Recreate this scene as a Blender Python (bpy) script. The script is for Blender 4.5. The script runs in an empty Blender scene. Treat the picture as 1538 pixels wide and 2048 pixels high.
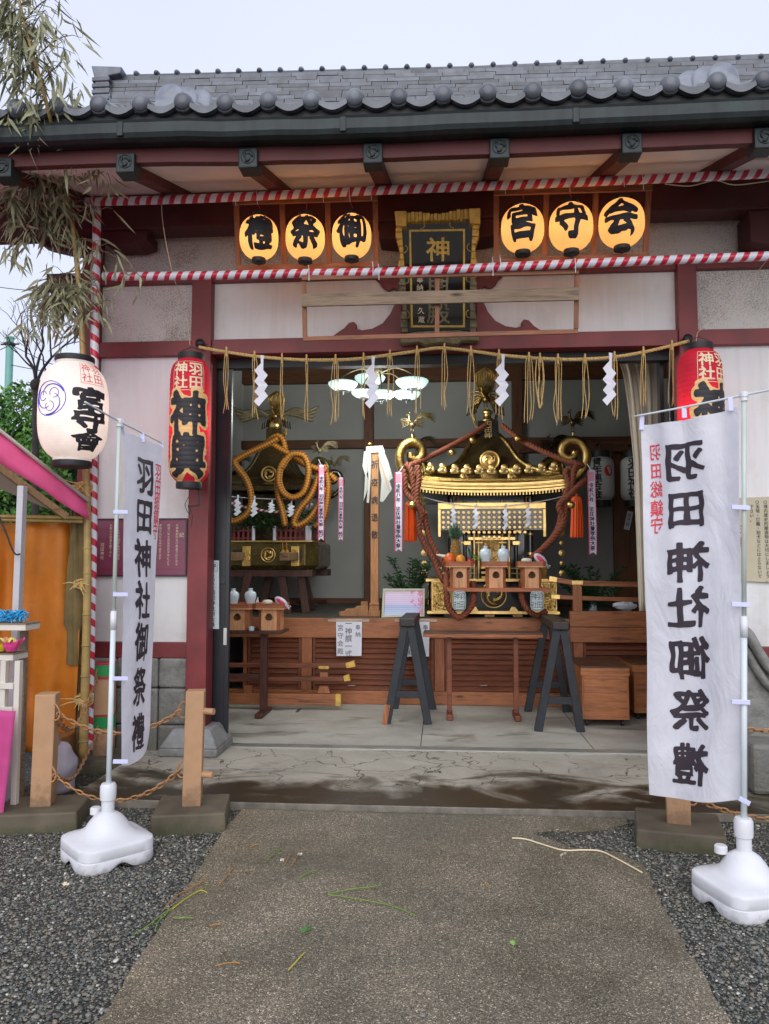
import bpy, bmesh, math, random
import numpy as np
from mathutils import Vector, Matrix, noise as mnoise
PI = math.pi
scene = bpy.context.scene
COL = scene.collection
random.seed(7)

# ------------------------------------------------------------------ camera
F_PX, PITCH, YAW, CAM_Z = 1550.0, math.radians(3.77), math.radians(4.2), 1.6
cd = bpy.data.cameras.new('camera'); cam = bpy.data.objects.new('camera', cd); COL.objects.link(cam)
cd.sensor_fit = 'HORIZONTAL'; cd.sensor_width = 36.0; cd.lens = 36.0 * F_PX / 1538.0
cd.clip_end = 500; cd.clip_start = 0.05
cam.location = (0, 0, CAM_Z); cam.rotation_euler = (PI/2 + PITCH, 0, YAW)
scene.camera = cam

# ------------------------------------------------------------------ world and sun (overcast)
SUN_EL, SUN_AZ = math.radians(30), math.radians(180)     # high, behind the camera
w = bpy.data.worlds.new("World"); scene.world = w; w.use_nodes = True
nt = w.node_tree; bg = nt.nodes['Background']
sky = nt.nodes.new('ShaderNodeTexSky'); sky.sky_type = 'NISHITA'; sky.sun_disc = False
sky.sun_elevation = SUN_EL; sky.sun_rotation = SUN_AZ
sc_ = nt.nodes.new('ShaderNodeVectorMath'); sc_.operation = 'SCALE'; sc_.inputs['Scale'].default_value = 0.012
nt.links.new(sky.outputs[0], sc_.inputs[0])
ad = nt.nodes.new('ShaderNodeVectorMath'); ad.operation = 'ADD'
cl = nt.nodes.new('ShaderNodeTexNoise'); cl.inputs['Scale'].default_value = 1.3; cl.inputs['Detail'].default_value = 3
cr = nt.nodes.new('ShaderNodeValToRGB')
cr.color_ramp.elements[0].position = .3; cr.color_ramp.elements[0].color = (.54, .575, .71, 1)
cr.color_ramp.elements[1].position = .7; cr.color_ramp.elements[1].color = (.585, .615, .725, 1)
tc = nt.nodes.new('ShaderNodeTexCoord'); nt.links.new(tc.outputs['Generated'], cl.inputs['Vector'])
nt.links.new(cl.outputs['Fac'], cr.inputs[0]); nt.links.new(cr.outputs[0], ad.inputs[0]); nt.links.new(sc_.outputs[0], ad.inputs[1])
nt.links.new(ad.outputs[0], bg.inputs[0]); bg.inputs[1].default_value = 1.0
sd = bpy.data.lights.new('sun', 'SUN'); sd.energy = 1.5; sd.angle = math.radians(70); sd.color = (1, .98, .95)
sun = bpy.data.objects.new('sun', sd); COL.objects.link(sun)
sun.rotation_euler = (PI/2 - SUN_EL, 0, PI - SUN_AZ)
scene.view_settings.view_transform = 'Standard'; scene.view_settings.look = 'None'
scene.view_settings.gamma = 1; scene.view_settings.exposure = 0.47
scene.cycles.max_bounces = 8; scene.cycles.diffuse_bounces = 4; scene.cycles.glossy_bounces = 3
scene.cycles.use_denoising = True

# ------------------------------------------------------------------ pixel <-> world helpers
def _ray(px, py):
    u = (px-769)/F_PX; v = -(py-1024)/F_PX
    a = PI/2 + PITCH
    y2 = v*math.cos(a) + math.sin(a); z2 = v*math.sin(a) - math.cos(a)
    return (u*math.cos(YAW) - y2*math.sin(YAW), u*math.sin(YAW) + y2*math.cos(YAW), z2)
def W(px, py, Y):
    r = _ray(px, py); t = Y/r[1]; return Vector((r[0]*t, Y, CAM_Z + r[2]*t))
def G(px, py, z=0.0):
    r = _ray(px, py); t = (z-CAM_Z)/r[2]; return Vector((r[0]*t, r[1]*t, z))
def X(px, Y, py=1100): return W(px, py, Y).x
def Z(py, Y, px=769): return W(px, py, Y).z

# ------------------------------------------------------------------ mesh builder
V3 = Vector
def spline(pts, n=6, closed=False):
    P = [V3(p) for p in pts]; out = []
    m = len(P)
    for i in range(m if closed else m-1):
        if closed: a, b, c, d = P[(i-1) % m], P[i], P[(i+1) % m], P[(i+2) % m]
        else: a, b, c, d = P[max(i-1, 0)], P[i], P[i+1], P[min(i+2, m-1)]
        for k in range(n):
            t = k/n
            out.append(0.5*((2*b) + (c-a)*t + (2*a-5*b+4*c-d)*t*t + (3*b-a-3*c+d)*t**3))
    if not closed: out.append(P[-1])
    return out
def frames(pts, closed=False):
    m = len(pts); T = []
    for i in range(m):
        a = pts[(i-1) % m] if (closed or i > 0) else pts[i]
        b = pts[(i+1) % m] if (closed or i < m-1) else pts[i]
        t = (b-a); T.append(t.normalized() if t.length > 1e-9 else V3((0, 0, 1)))
    up = V3((0, 0, 1)) if abs(T[0].z) < .9 else V3((1, 0, 0))
    n = T[0].cross(up).normalized(); out = []
    for t in T:
        n = (n - t*n.dot(t))
        n = n.normalized() if n.length > 1e-6 else t.orthogonal().normalized()
        out.append((n, t.cross(n)))
    return out

class MB:
    def __init__(s): s.v = []; s.f = []
    def add(s, vs, fs):
        n = len(s.v); s.v.extend(tuple(v) for v in vs); s.f.extend(tuple(i+n for i in f) for f in fs); return s
    def box(s, x0, x1, y0, y1, z0, z1):
        return s.add([(x0,y0,z0),(x1,y0,z0),(x1,y1,z0),(x0,y1,z0),(x0,y0,z1),(x1,y0,z1),(x1,y1,z1),(x0,y1,z1)],
                     [(0,3,2,1),(4,5,6,7),(0,1,5,4),(1,2,6,5),(2,3,7,6),(3,0,4,7)])
    def hexa(s, b, t):      # bottom quad, top quad
        return s.add(list(b)+list(t), [(3,2,1,0),(4,5,6,7),(0,1,5,4),(1,2,6,5),(2,3,7,6),(3,0,4,7)])
    def bar(s, a, b, w, h, up=(0, 0, 1), w2=None, h2=None):
        a = V3(a); b = V3(b); t = (b-a).normalized(); up = V3(up)
        sd = t.cross(up)
        if sd.length < 1e-4: sd = t.cross(V3((0, 1, 0)))
        sd.normalize(); u = sd.cross(t).normalized()
        w2 = w if w2 is None else w2; h2 = h if h2 is None else h2
        q = lambda c, w, h: [c-sd*w/2-u*h/2, c+sd*w/2-u*h/2, c+sd*w/2+u*h/2, c-sd*w/2+u*h/2]
        return s.hexa(q(a, w, h), q(b, w2, h2))
    def tube(s, pts, r, n=8, closed=False, flat=1.0):
        pts = [V3(p) for p in pts]; fr = frames(pts, closed); m = len(pts); vs = []; fs = []
        for i, p in enumerate(pts):
            rr = r[i] if isinstance(r, (list, tuple)) else r
            a, b = fr[i]
            for k in range(n):
                an = 2*PI*k/n; vs.append(p + a*rr*math.cos(an) + b*rr*flat*math.sin(an))
        for i in range(m if closed else m-1):
            j = (i+1) % m
            for k in range(n):
                l = (k+1) % n; fs.append((i*n+k, i*n+l, j*n+l, j*n+k))
        if not closed: fs.append(tuple(range(n-1, -1, -1))); fs.append(tuple((m-1)*n+k for k in range(n)))
        return s.add(vs, fs)
    def rope(s, pts, r, strands=3, pitch=.06, n=6, step=None):
        pts = [V3(p) for p in pts]; step = step or pitch/8
        L = [0]
        for i in range(1, len(pts)): L.append(L[-1] + (pts[i]-pts[i-1]).length)
        m = max(4, int(L[-1]/step)); P = []; j = 0
        for i in range(m+1):
            d = L[-1]*i/m
            while j < len(pts)-2 and L[j+1] < d: j += 1
            t = (d-L[j])/max(L[j+1]-L[j], 1e-9); P.append(pts[j].lerp(pts[j+1], min(max(t, 0), 1)))
        fr = frames(P)
        for k in range(strands):
            Q = []
            for i, p in enumerate(P):
                an = 2*PI*(k/strands + (L[-1]*i/m)/pitch); Q.append(p + (fr[i][0]*math.cos(an)+fr[i][1]*math.sin(an))*r*.5)
            s.tube(Q, r*.56, n)
        return s
    def lathe(s, prof, c=(0, 0, 0), n=24, M=None, sq=None):
        vs = []; fs = []; c = V3(c)
        for (r, z) in prof:
            for k in range(n):
                an = 2*PI*k/n; p = V3((r*math.cos(an), r*math.sin(an), z))
                if M: p = M @ p
                vs.append(c+p)
        m = len(prof)
        for i in range(m-1):
            for k in range(n):
                l = (k+1) % n; fs.append((i*n+k, i*n+l, (i+1)*n+l, (i+1)*n+k))
        if prof[0][0] > 1e-5: fs.append(tuple(range(n-1, -1, -1)))
        if prof[-1][0] > 1e-5: fs.append(tuple((m-1)*n+k for k in range(n)))
        return s.add(vs, fs)
    def ell(s, c, rx, ry, rz, nu=14, nv=9, M=None):
        c = V3(c); vs = []; fs = []
        for j in range(nv+1):
            ph = -PI/2 + PI*j/nv
            for k in range(nu):
                an = 2*PI*k/nu; p = V3((rx*math.cos(ph)*math.cos(an), ry*math.cos(ph)*math.sin(an), rz*math.sin(ph)))
                if M: p = M @ p
                vs.append(c+p)
        for j in range(nv):
            for k in range(nu):
                l = (k+1) % nu; fs.append((j*nu+k, j*nu+l, (j+1)*nu+l, (j+1)*nu+k))
        return s.add(vs, fs)
    def prism(s, poly, fn, d):
        n = len(poly); vs = [fn(u, v, 0) for u, v in poly] + [fn(u, v, d) for u, v in poly]
        fs = [tuple(range(n)), tuple(range(2*n-1, n-1, -1))] + [(i, i+n, (i+1) % n+n, (i+1) % n) for i in range(n)]
        return s.add(vs, fs)
    def pxprism(s, poly, Y, d):    # outline given in photo pixels, on the plane y = Y, thickness d backwards
        return s.prism([(W(a, b, Y).x, W(a, b, Y).z) for a, b in poly], lambda u, v, t: V3((u, Y+t, v)), d)
    def quad(s, a, b, c, d): return s.add([a, b, c, d], [(0, 1, 2, 3)])
    def leaf(s, p, d, L, wd, nrm=None, bend=.3):
        d = V3(d).normalized(); sd = d.cross(V3(nrm) if nrm else V3((random.uniform(-1,1), random.uniform(-1,1), random.uniform(-1,1))))
        if sd.length < 1e-3: sd = d.orthogonal()
        sd.normalize(); up = sd.cross(d); p = V3(p)
        g = lambda t, w, z: p + d*L*t + sd*wd*w + up*L*z
        return s.add([p, g(.3, -.5, bend*.1), g(.3, .5, bend*.1), g(.65, -.36, bend*.05), g(.65, .36, bend*.05), g(1, 0, -bend*.15)],
                     [(0, 1, 3, 4, 2), (3, 5, 4)])

ORG = {}
def _finish(me, smooth):
    if smooth:
        me.polygons.foreach_set('use_smooth', [True]*len(me.polygons))
    me.update()
def obj(name, mb, mat, parent=None, smooth=False, bevel=0, sub=0, solid=0, autos=False, fixn=True):
    L = ORG[parent.name] if parent is not None else V3((0, 0, 0))
    if parent is None:
        a = np.array(mb.v); mn = a.min(0); mx = a.max(0); L = V3(((mn[0]+mx[0])/2, (mn[1]+mx[1])/2, mn[2]))
    me = bpy.data.meshes.new(name)
    me.from_pydata([(v[0]-L[0], v[1]-L[1], v[2]-L[2]) for v in mb.v], [], mb.f)
    if fixn:
        bm = bmesh.new(); bm.from_mesh(me); bmesh.ops.recalc_face_normals(bm, faces=bm.faces); bm.to_mesh(me); bm.free()
    me.materials.append(mat); _finish(me, smooth)
    o = bpy.data.objects.new(name, me); COL.objects.link(o)
    if parent is None: o.location = L
    else: o.parent = parent
    ORG[o.name] = L
    if smooth and autos:
        me.set_sharp_from_angle(angle=math.radians(40))
    if bevel:
        b = o.modifiers.new('bevel', 'BEVEL'); b.width = bevel; b.segments = 2; b.limit_method = 'ANGLE'; b.angle_limit = math.radians(40)
    if solid:
        b = o.modifiers.new('solid', 'SOLIDIFY'); b.thickness = solid; b.offset = 0
    if sub:
        b = o.modifiers.new('sub', 'SUBSURF'); b.levels = sub; b.render_levels = sub
    return o
def tag(o, label=None, cat=None, group=None, kind=None):
    if label: o['label'] = label
    if cat: o['category'] = cat
    if group: o['group'] = group
    if kind: o['kind'] = kind
    return o
def thing(name, label, cat, loc, group=None):
    o = bpy.data.objects.new(name, None); o.empty_display_size = .1; COL.objects.link(o); o.location = V3(loc); ORG[o.name] = V3(loc)
    return tag(o, label, cat, group)

# ------------------------------------------------------------------ materials
def lin(h):
    if not isinstance(h, str): return tuple(h)
    c = [int(h[i:i+2], 16)/255 for i in (0, 2, 4)]
    return tuple(x/12.92 if x <= .04045 else ((x+.055)/1.055)**2.4 for x in c)
def _base(name):
    m = bpy.data.materials.new(name); m.use_nodes = True; nt = m.node_tree
    return m, nt, nt.nodes['Principled BSDF']
def _n(nt, t, **kw):
    n = nt.nodes.new(t)
    for k, v in kw.items():
        if k in n.inputs: n.inputs[k].default_value = v
        else: setattr(n, k, v)
    return n
def _ramp(nt, src, stops):
    r = nt.nodes.new('ShaderNodeValToRGB'); e = r.color_ramp.elements
    while len(e) < len(stops): e.new(.5)
    for i, (p, c) in enumerate(stops):
        e[i].position = p; c = lin(c) if not isinstance(c, (int, float)) else (c, c, c); e[i].color = (*c[:3], 1)
    nt.links.new(src, r.inputs[0]); return r.outputs[0]
def _mix(nt, fac, a, b, mode='MIX'):
    m = nt.nodes.new('ShaderNodeMix'); m.data_type = 'RGBA'; m.blend_type = mode
    for s, v in ((m.inputs[0], fac), (m.inputs[6], a), (m.inputs[7], b)):
        if hasattr(v, 'links') or isinstance(v, bpy.types.NodeSocket): nt.links.new(v, s)
        elif isinstance(v, (int, float)): s.default_value = v if s == m.inputs[0] else (v, v, v, 1)
        else: s.default_value = (*lin(v)[:3], 1)
    return m.outputs[2]
def _obj(nt, scale=(1, 1, 1), rot=(0, 0, 0)):
    t = nt.nodes.new('ShaderNodeTexCoord'); g = nt.nodes.new('ShaderNodeNewGeometry') 
    mp = nt.nodes.new('ShaderNodeMapping'); mp.inputs['Scale'].default_value = scale; mp.inputs['Rotation'].default_value = rot
    nt.links.new(g.outputs['Position'], mp.inputs[0]); nt.nodes.remove(t); return mp.outputs[0]
def _noise(nt, vec, scale, detail=4, rough=.55, dist=0):
    n = _n(nt, 'ShaderNodeTexNoise', Scale=scale, Detail=detail, Roughness=rough, Distortion=dist); nt.links.new(vec, n.inputs['Vector']); return n.outputs['Fac']
def _bump(nt, b, h, strength=.3, dist=.01, prev=None):
    n = _n(nt, 'ShaderNodeBump', Strength=strength, Distance=dist); nt.links.new(h, n.inputs['Height'])
    if prev is not None: nt.links.new(prev, n.inputs['Normal'])
    nt.links.new(n.outputs[0], b.inputs['Normal']); return n.outputs[0]
def _scale(c, k): c = lin(c); return tuple(min(1, x*k) for x in c)
def mat(name, col, rough=.6, metal=0, var=.15, vs=6, bump=0, bs=60, bd=.004, coat=0, spec=None, emit=None, es=0, sheen=0, sss=0):
    m, nt, b = _base(name); v = _obj(nt)
    n = _noise(nt, v, vs); c = _ramp(nt, n, [(.3, _scale(col, 1-var)), (.7, _scale(col, 1+var))]); nt.links.new(c, b.inputs['Base Color'])
    b.inputs['Roughness'].default_value = rough; b.inputs['Metallic'].default_value = metal
    n2 = _noise(nt, v, vs*4, 3)
    mr = _n(nt, 'ShaderNodeMapRange'); mr.inputs['To Min'].default_value = max(0, rough-.1); mr.inputs['To Max'].default_value = min(1, rough+.1)
    nt.links.new(n2, mr.inputs[0]); nt.links.new(mr.outputs[0], b.inputs['Roughness'])
    if bump: _bump(nt, b, _noise(nt, v, bs, 4), bump, bd)
    if coat: b.inputs['Coat Weight'].default_value = coat; b.inputs['Coat Roughness'].default_value = .1
    if spec is not None: b.inputs['Specular IOR Level'].default_value = spec
    if emit: b.inputs['Emission Color'].default_value = (*lin(emit), 1); b.inputs['Emission Strength'].default_value = es
    return m
def wood(name, c1, c2, axis='x', rough=.6, scale=1.0, bump=.25, knots=True, coat=0):
    m, nt, b = _base(name)
    s = {'x': (1.2, 14, 14), 'y': (14, 1.2, 14), 'z': (14, 14, 1.2)}[axis]
    v = _obj(nt, tuple(k*scale for k in s)); n = _noise(nt, v, 1.6, 6, .6, 1.2)
    v2 = _obj(nt, tuple(k*scale*3.5 for k in s)); n2 = _noise(nt, v2, 2.0, 3)
    c = _ramp(nt, n, [(.30, _scale(c2, .75)), (.46, c1), (.56, _scale(c1, 1.25)), (.64, c1), (.72, _scale(c2, .7))])
    pl_ = _noise(nt, _obj(nt), 1.3*scale, 3); c = _mix(nt, .45, c, _mix(nt, 1.0, c, _ramp(nt, pl_, [(.35, (.6, .55, .5)), (.65, (1.5, 1.45, 1.4))]), 'MULTIPLY'))
    c = _mix(nt, .35, c, _ramp(nt, n2, [(.35, _scale(c2, .8)), (.65, _scale(c1, 1.15))]))
    if knots:
        s2 = {'x': (1.5, 5, 5), 'y': (5, 1.5, 5), 'z': (5, 5, 1.5)}[axis]
        vo = _n(nt, 'ShaderNodeTexVoronoi', Scale=1.6); nt.links.new(_obj(nt, s2), vo.inputs['Vector'])
        k = _ramp(nt, vo.outputs['Distance'], [(.04, 0.0), (.16, 1.0)])
        c = _mix(nt, k, _scale(c2, .45), c)
    nt.links.new(c, b.inputs['Base Color']); b.inputs['Roughness'].default_value = rough
    b.inputs['Coat Weight'].default_value = coat
    _bump(nt, b, n2, bump, .002); return m

M = {}
M['red'] = mat('oxblood paint', '762d2f', .5, var=.26, vs=3.5, bump=.2, bs=70)
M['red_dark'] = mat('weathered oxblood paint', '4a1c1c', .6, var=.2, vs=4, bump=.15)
M['black_steel'] = mat('black lacquered door', '1c1f25', .35, var=.12, vs=5)
M['alu'] = mat('aluminium rail', 'b9b9b4', .35, 1, var=.1)
M['tile'] = mat('grey roof tile', '5a5e66', .4, .0, var=.34, vs=9, bump=.2, bs=70, coat=.25)
M['tile_light'] = mat('pale wet roof tile', '747985', .35, 0, var=.2, vs=14, coat=.3)
M['gold'] = mat('gilded metal', (.70, .45, .14), .38, 1, var=.3, vs=14, bump=.7, bs=55, bd=.012)
M['gold_flat'] = mat('plain gilding', (.78, .53, .20), .36, 1, var=.2, vs=12, bump=.15, bs=80)
M['gold_paint'] = mat('gold leaf paint', (.60, .38, .08), .45, .35, var=.25, vs=20, bump=.2)
M['old_gold'] = mat('worn grey gilding', (.20, .16, .09), .6, .3, var=.4, vs=16, bump=.6, bs=50, bd=.01)
M['lacquer'] = mat('black lacquer', (.012, .011, .012), .16, 0, var=.2, vs=6, coat=.6)
M['bronze'] = mat('dark bronze lacquer', (.075, .052, .022), .25, .55, var=.35, vs=7, bump=.15, bs=30)
M['blackpaint'] = mat('black painted wood', '1d2229', .5, var=.35, vs=10, bump=.35, bs=40)
M['black'] = mat('matt black', (.012, .012, .014), .55, var=.1)
M['white_paper'] = mat('white paper', 'dfe0ea', .7, var=.03, vs=8)
M['ink'] = mat('ink', (.017, .015, .02), .6, var=.1)
M['banner_ink'] = mat('faded banner ink', '352b35', .7, var=.12)
M['red_ink'] = mat('red ink', 'c8323c', .6, var=.08)
M['banner_red'] = mat('banner red ink', 'd8404c', .6, var=.08)
M['cream_ink'] = mat('cream ink', 'e2cfae', .6, var=.05)
M['blue_ink'] = mat('blue ink', '2c46c8', .5, var=.05)
M['plastic'] = mat('white plastic', 'd8d9dd', .42, var=.05, vs=7, bump=.12, bs=25)
M['pole_white'] = mat('pole plastic', 'cfd8dc', .35, var=.05)
M['porcelain'] = mat('porcelain', 'c9d6df', .18, var=.03, coat=.5)
M['rice'] = mat('rice cake', 'd8d3c2', .6, var=.05)
M['straw'] = mat('straw rope', 'c8a86c', .8, var=.25, vs=60, bump=.4, bs=300, bd=.002)
M['rope_brown'] = mat('russet braided rope', '7c3f28', .7, var=.25, vs=50, bump=.8, bs=180, bd=.006)
M['tassel'] = mat('orange tassel', 'e85a1e', .6, var=.15, vs=60)
M['stone'] = mat('wet stone', '7c7b76', .55, var=.35, vs=9, bump=.6, bs=22, bd=.02)
M['stone_trim'] = mat('dressed stone', '7f8080', .6, var=.15, vs=14, bump=.3, bs=90)
M['footing'] = mat('mossy concrete footing', '5d5444', .7, var=.25, vs=6, bump=.4, bs=60)
M['post_paint'] = mat('beige painted post', 'b58c68', .55, var=.08, vs=12, bump=.12, bs=50)
M['bamboo'] = mat('bamboo culm', 'a68a50', .45, var=.25, vs=9)
M['bamboo_old'] = mat('grey bamboo culm', '6d5c42', .6, var=.25, vs=9)
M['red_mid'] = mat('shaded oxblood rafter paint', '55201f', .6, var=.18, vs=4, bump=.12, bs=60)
M['drape_paper'] = mat('greyish draped paper', 'aeaca8', .8, var=.06)
M['warm_outline'] = mat('warm cream outline ink', 'e8b878', .6, var=.06)
M['bamboo_leaf'] = mat('dry bamboo leaf', '8f8f70', .7, var=.4, vs=9)
M['leaf'] = mat('hedge leaf', (.06, .17, .03), .55, var=.5, vs=2.5)
M['leaf_l'] = mat('light hedge leaf', (.15, .32, .04), .55, var=.4, vs=2.5)
M['leaf_d'] = mat('sakaki leaf', (.02, .075, .02), .35, var=.4, vs=20)
M['bark'] = mat('bark', (.035, .028, .024), .9, var=.3, vs=10)
M['iron'] = mat('dark iron', (.04, .04, .04), .5, .6, var=.2)
M['chain'] = mat('painted chain', 'a87a50', .5, var=.3, vs=30, bump=.2)
M['plaster'] = mat('white plaster', 'dadadb', .8, var=.03, vs=3, bump=.15, bs=220, bd=.002)
M['soffit'] = mat('soffit plaster', 'e6dcd6', .85, var=.05, vs=2, bump=.05)
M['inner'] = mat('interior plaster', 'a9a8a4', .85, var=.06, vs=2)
M['green_tape'] = mat('green tape', '1d8a48', .3, var=.1)
M['red_tape'] = mat('red tape', 'a8232c', .4, var=.1)
M['gold_dim'] = mat('aged gilding', (.36, .23, .075), .4, 1, var=.4, vs=14, bump=.6, bs=60, bd=.01)
M['pink'] = mat('pink canopy cloth', 'e0588a', .7, var=.08)
M['magenta'] = mat('magenta cloth', 'b8407c', .7, var=.15, vs=8)
M['orange'] = mat('orange tarpaulin', 'b8690c', .6, var=.2, vs=3.5, bump=.3, bs=9, bd=.02)
M['canvas'] = mat('canopy underside', 'a89d8f', .8, var=.08)
M['shelf'] = mat('white shelf board', 'cfc8bd', .6, var=.08)
M['curtain'] = mat('beige curtain', 'c6bdab', .8, var=.08)
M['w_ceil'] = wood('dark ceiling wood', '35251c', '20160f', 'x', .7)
M['w_stage'] = wood('orange stage wood', 'a2653f', '6e4128', 'x', .5)
M['w_stage_z'] = wood('orange stage post wood', '9e613b', '6c3f26', 'z', .5)
M['w_louver'] = wood('red brown slat wood', '774128', '4c2818', 'x', .55, knots=False)
def grime(m, col, zlo, zhi, amt, isl=0.0, scale=9):
    """splashed dirt near the ground and tone differences from piece to piece"""
    nt = m.node_tree; b = nt.nodes['Principled BSDF']; s = b.inputs['Base Color']; c = s.links[0].from_socket; v = _obj(nt)
    if isl:
        g = nt.nodes.new('ShaderNodeNewGeometry'); oi = nt.nodes.new('ShaderNodeObjectInfo'); a = _n(nt, 'ShaderNodeMath', operation='ADD'); nt.links.new(g.outputs['Random Per Island'], a.inputs[0]); nt.links.new(oi.outputs['Random'], a.inputs[1])
        f = _n(nt, 'ShaderNodeMath', operation='FRACT'); nt.links.new(a.outputs[0], f.inputs[0])
        c = _mix(nt, 1.0, c, _ramp(nt, f.outputs[0], [(0, 1-isl), (1, 1.0)]), 'MULTIPLY'); c = _mix(nt, 1.0, c, 1+isl*.5, 'MULTIPLY')
    if amt:
        sp = nt.nodes.new('ShaderNodeSeparateXYZ'); nt.links.new(v, sp.inputs[0]); r = _n(nt, 'ShaderNodeMapRange'); r.inputs['From Min'].default_value = zlo; r.inputs['From Max'].default_value = zhi
        r.inputs['To Min'].default_value = .30; r.inputs['To Max'].default_value = -.12; nt.links.new(sp.outputs[2], r.inputs[0]); a = _n(nt, 'ShaderNodeMath', operation='ADD'); nt.links.new(r.outputs[0], a.inputs[0]); nt.links.new(_noise(nt, v, scale, 6, .7), a.inputs[1])
        c = _mix(nt, _ramp(nt, a.outputs[0], [(.52, 0.0), (.78, amt)]), c, col)
    nt.links.new(c, s)
grime(M['tile'], '6b6a5a', 0, 1, 0, .58); grime(M['plastic'], '7d7468', -.02, .07, .45, 0, 26); grime(M['footing'], '3f4426', -.02, .11, .8, 0, 7)
grime(M['post_paint'], '4f4030', .10, .35, .6, 0, 12); grime(M['stone'], '4a4a36', .0, .7, .6, .25); grime(M['red'], '4a2a26', .05, .6, .5, 0, 6); grime(M['stone_trim'], '55513f', .0, .3, .6)
M['w_dark'] = wood('dark brown table wood', '4c2a20', '2f1812', 'z', .5, knots=False)
M['w_post'] = wood('hinoki post wood', 'a8764a', '7d5030', 'z', .6)
M['w_pale'] = wood('pale stand wood', 'd09b70', 'b57d52', 'z', .55, knots=False, bump=.1)
M['w_edge'] = wood('reddish stand edge wood', 'a5623e', '824a2c', 'x', .55, knots=False, bump=.1)
M['w_grey'] = wood('weathered plank', '8a7763', '5f5142', 'x', .8)
M['w_lath'] = wood('lath wood', '8d5c42', '66402c', 'x', .7, knots=False)
M['w_lath_z'] = wood('upright lath wood', '85573c', '5f3c28', 'z', .7, knots=False)
M['w_box'] = wood('crate wood', 'b06f42', '7c4827', 'x', .5, scale=.8)
M['w_boxtop'] = wood('crate lid wood', '55382a', '38241a', 'x', .45, knots=False)
M['w_inner'] = wood('interior beam wood', '6b4127', '42281a', 'x', .6, knots=False)
M['w_inner_z'] = wood('interior post wood', '6b4127', '42281a', 'z', .6, knots=False)
M['ply'] = wood('brown plywood', '6a3f22', '4c2a16', 'z', .5, scale=.5, knots=False)
M['w_trunk'] = wood('log wood', '7d6142', '5c452e', 'x', .8)
# ------------------------------------------------------------------ special materials
def m_gravel():
    m, nt, b = _base('wet gravel'); v = _obj(nt)
    vo = _n(nt, 'ShaderNodeTexVoronoi', Scale=105.0); nt.links.new(v, vo.inputs['Vector'])
    sep = nt.nodes.new('ShaderNodeSeparateColor'); nt.links.new(vo.outputs['Color'], sep.inputs[0])
    c = _ramp(nt, sep.outputs[0], [(.0, '1b1d1f'), (.35, '343736'), (.6, '4c4d48'), (.82, '6b685e'), (.93, '8e8a80'), (.985, 'c8c4ba')])
    c = _mix(nt, _ramp(nt, vo.outputs['Distance'], [(.25, 0.0), (.7, .85)]), c, (.008, .008, .008))
    c = _mix(nt, .5, c, _ramp(nt, _noise(nt, v, 1.2, 3), [(.3, '565754'), (.7, '9a9a98')]), 'MULTIPLY')
    c = _mix(nt, 1.0, c, (2.5, 2.5, 2.3), 'MULTIPLY')
    nt.links.new(c, b.inputs['Base Color']); b.inputs['Roughness'].default_value = .42
    h = nt.nodes.new('ShaderNodeMath'); h.operation = 'MULTIPLY'; h.inputs[1].default_value = -1; nt.links.new(vo.outputs['Distance'], h.inputs[0])
    _bump(nt, b, h.outputs[0], .9, .012); return m
def m_path():
    m, nt, b = _base('exposed aggregate concrete'); v = _obj(nt)
    vo = _n(nt, 'ShaderNodeTexVoronoi', Scale=210.0); nt.links.new(v, vo.inputs['Vector'])
    sep = nt.nodes.new('ShaderNodeSeparateColor'); nt.links.new(vo.outputs['Color'], sep.inputs[0])
    g = _ramp(nt, sep.outputs[0], [(.0, '3c3b37'), (.3, '545149'), (.6, '67635a'), (.86, '79746b'), (.97, '9c978c'), (1, 'c2bdb2')])
    big = _noise(nt, v, 1.1, 5, .6, .6)
    tone = _ramp(nt, big, [(.34, '8f8a80'), (.5, 'a8a297'), (.66, 'cabfb4')])
    c = _mix(nt, .92, g, tone, 'MULTIPLY')
    sp = nt.nodes.new('ShaderNodeSeparateXYZ'); nt.links.new(v, sp.inputs[0])
    # drier, browner strip beside the left edge; olive film on the wetter middle
    film = _noise(nt, v, .9, 4, .6); c = _mix(nt, _ramp(nt, film, [(.5, 0.0), (.72, .55)]), c, _mix(nt, 1.0, c, '9a9478', 'MULTIPLY'))
    c = _mix(nt, 1.0, c, (2.75, 2.72, 2.6), 'MULTIPLY')
    xr = _n(nt, 'ShaderNodeMapRange'); xr.inputs['From Min'].default_value = -1.25; xr.inputs['From Max'].default_value = -.80; xr.inputs['To Min'].default_value = 1.0; xr.inputs['To Max'].default_value = .0; nt.links.new(sp.outputs[0], xr.inputs[0])
    xs_ = _n(nt, 'ShaderNodeMath', operation='MULTIPLY'); nt.links.new(xr.outputs[0], xs_.inputs[0]); nt.links.new(_ramp(nt, _noise(nt, v, 2.6, 4), [(.35, .25), (.65, .8)]), xs_.inputs[1])
    c = _mix(nt, xs_.outputs[0], c, _mix(nt, 1.0, c, (1.32, 1.22, 1.12), 'MULTIPLY'))
    nt.links.new(c, b.inputs['Base Color'])
    nt.links.new(_ramp(nt, big, [(.35, .35), (.6, .75)]), b.inputs['Roughness'])
    h = _n(nt, 'ShaderNodeMath', operation='MULTIPLY'); h.inputs[1].default_value = -1; nt.links.new(vo.outputs['Distance'], h.inputs[0])
    _bump(nt, b, h.outputs[0], .5, .004); return m
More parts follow.
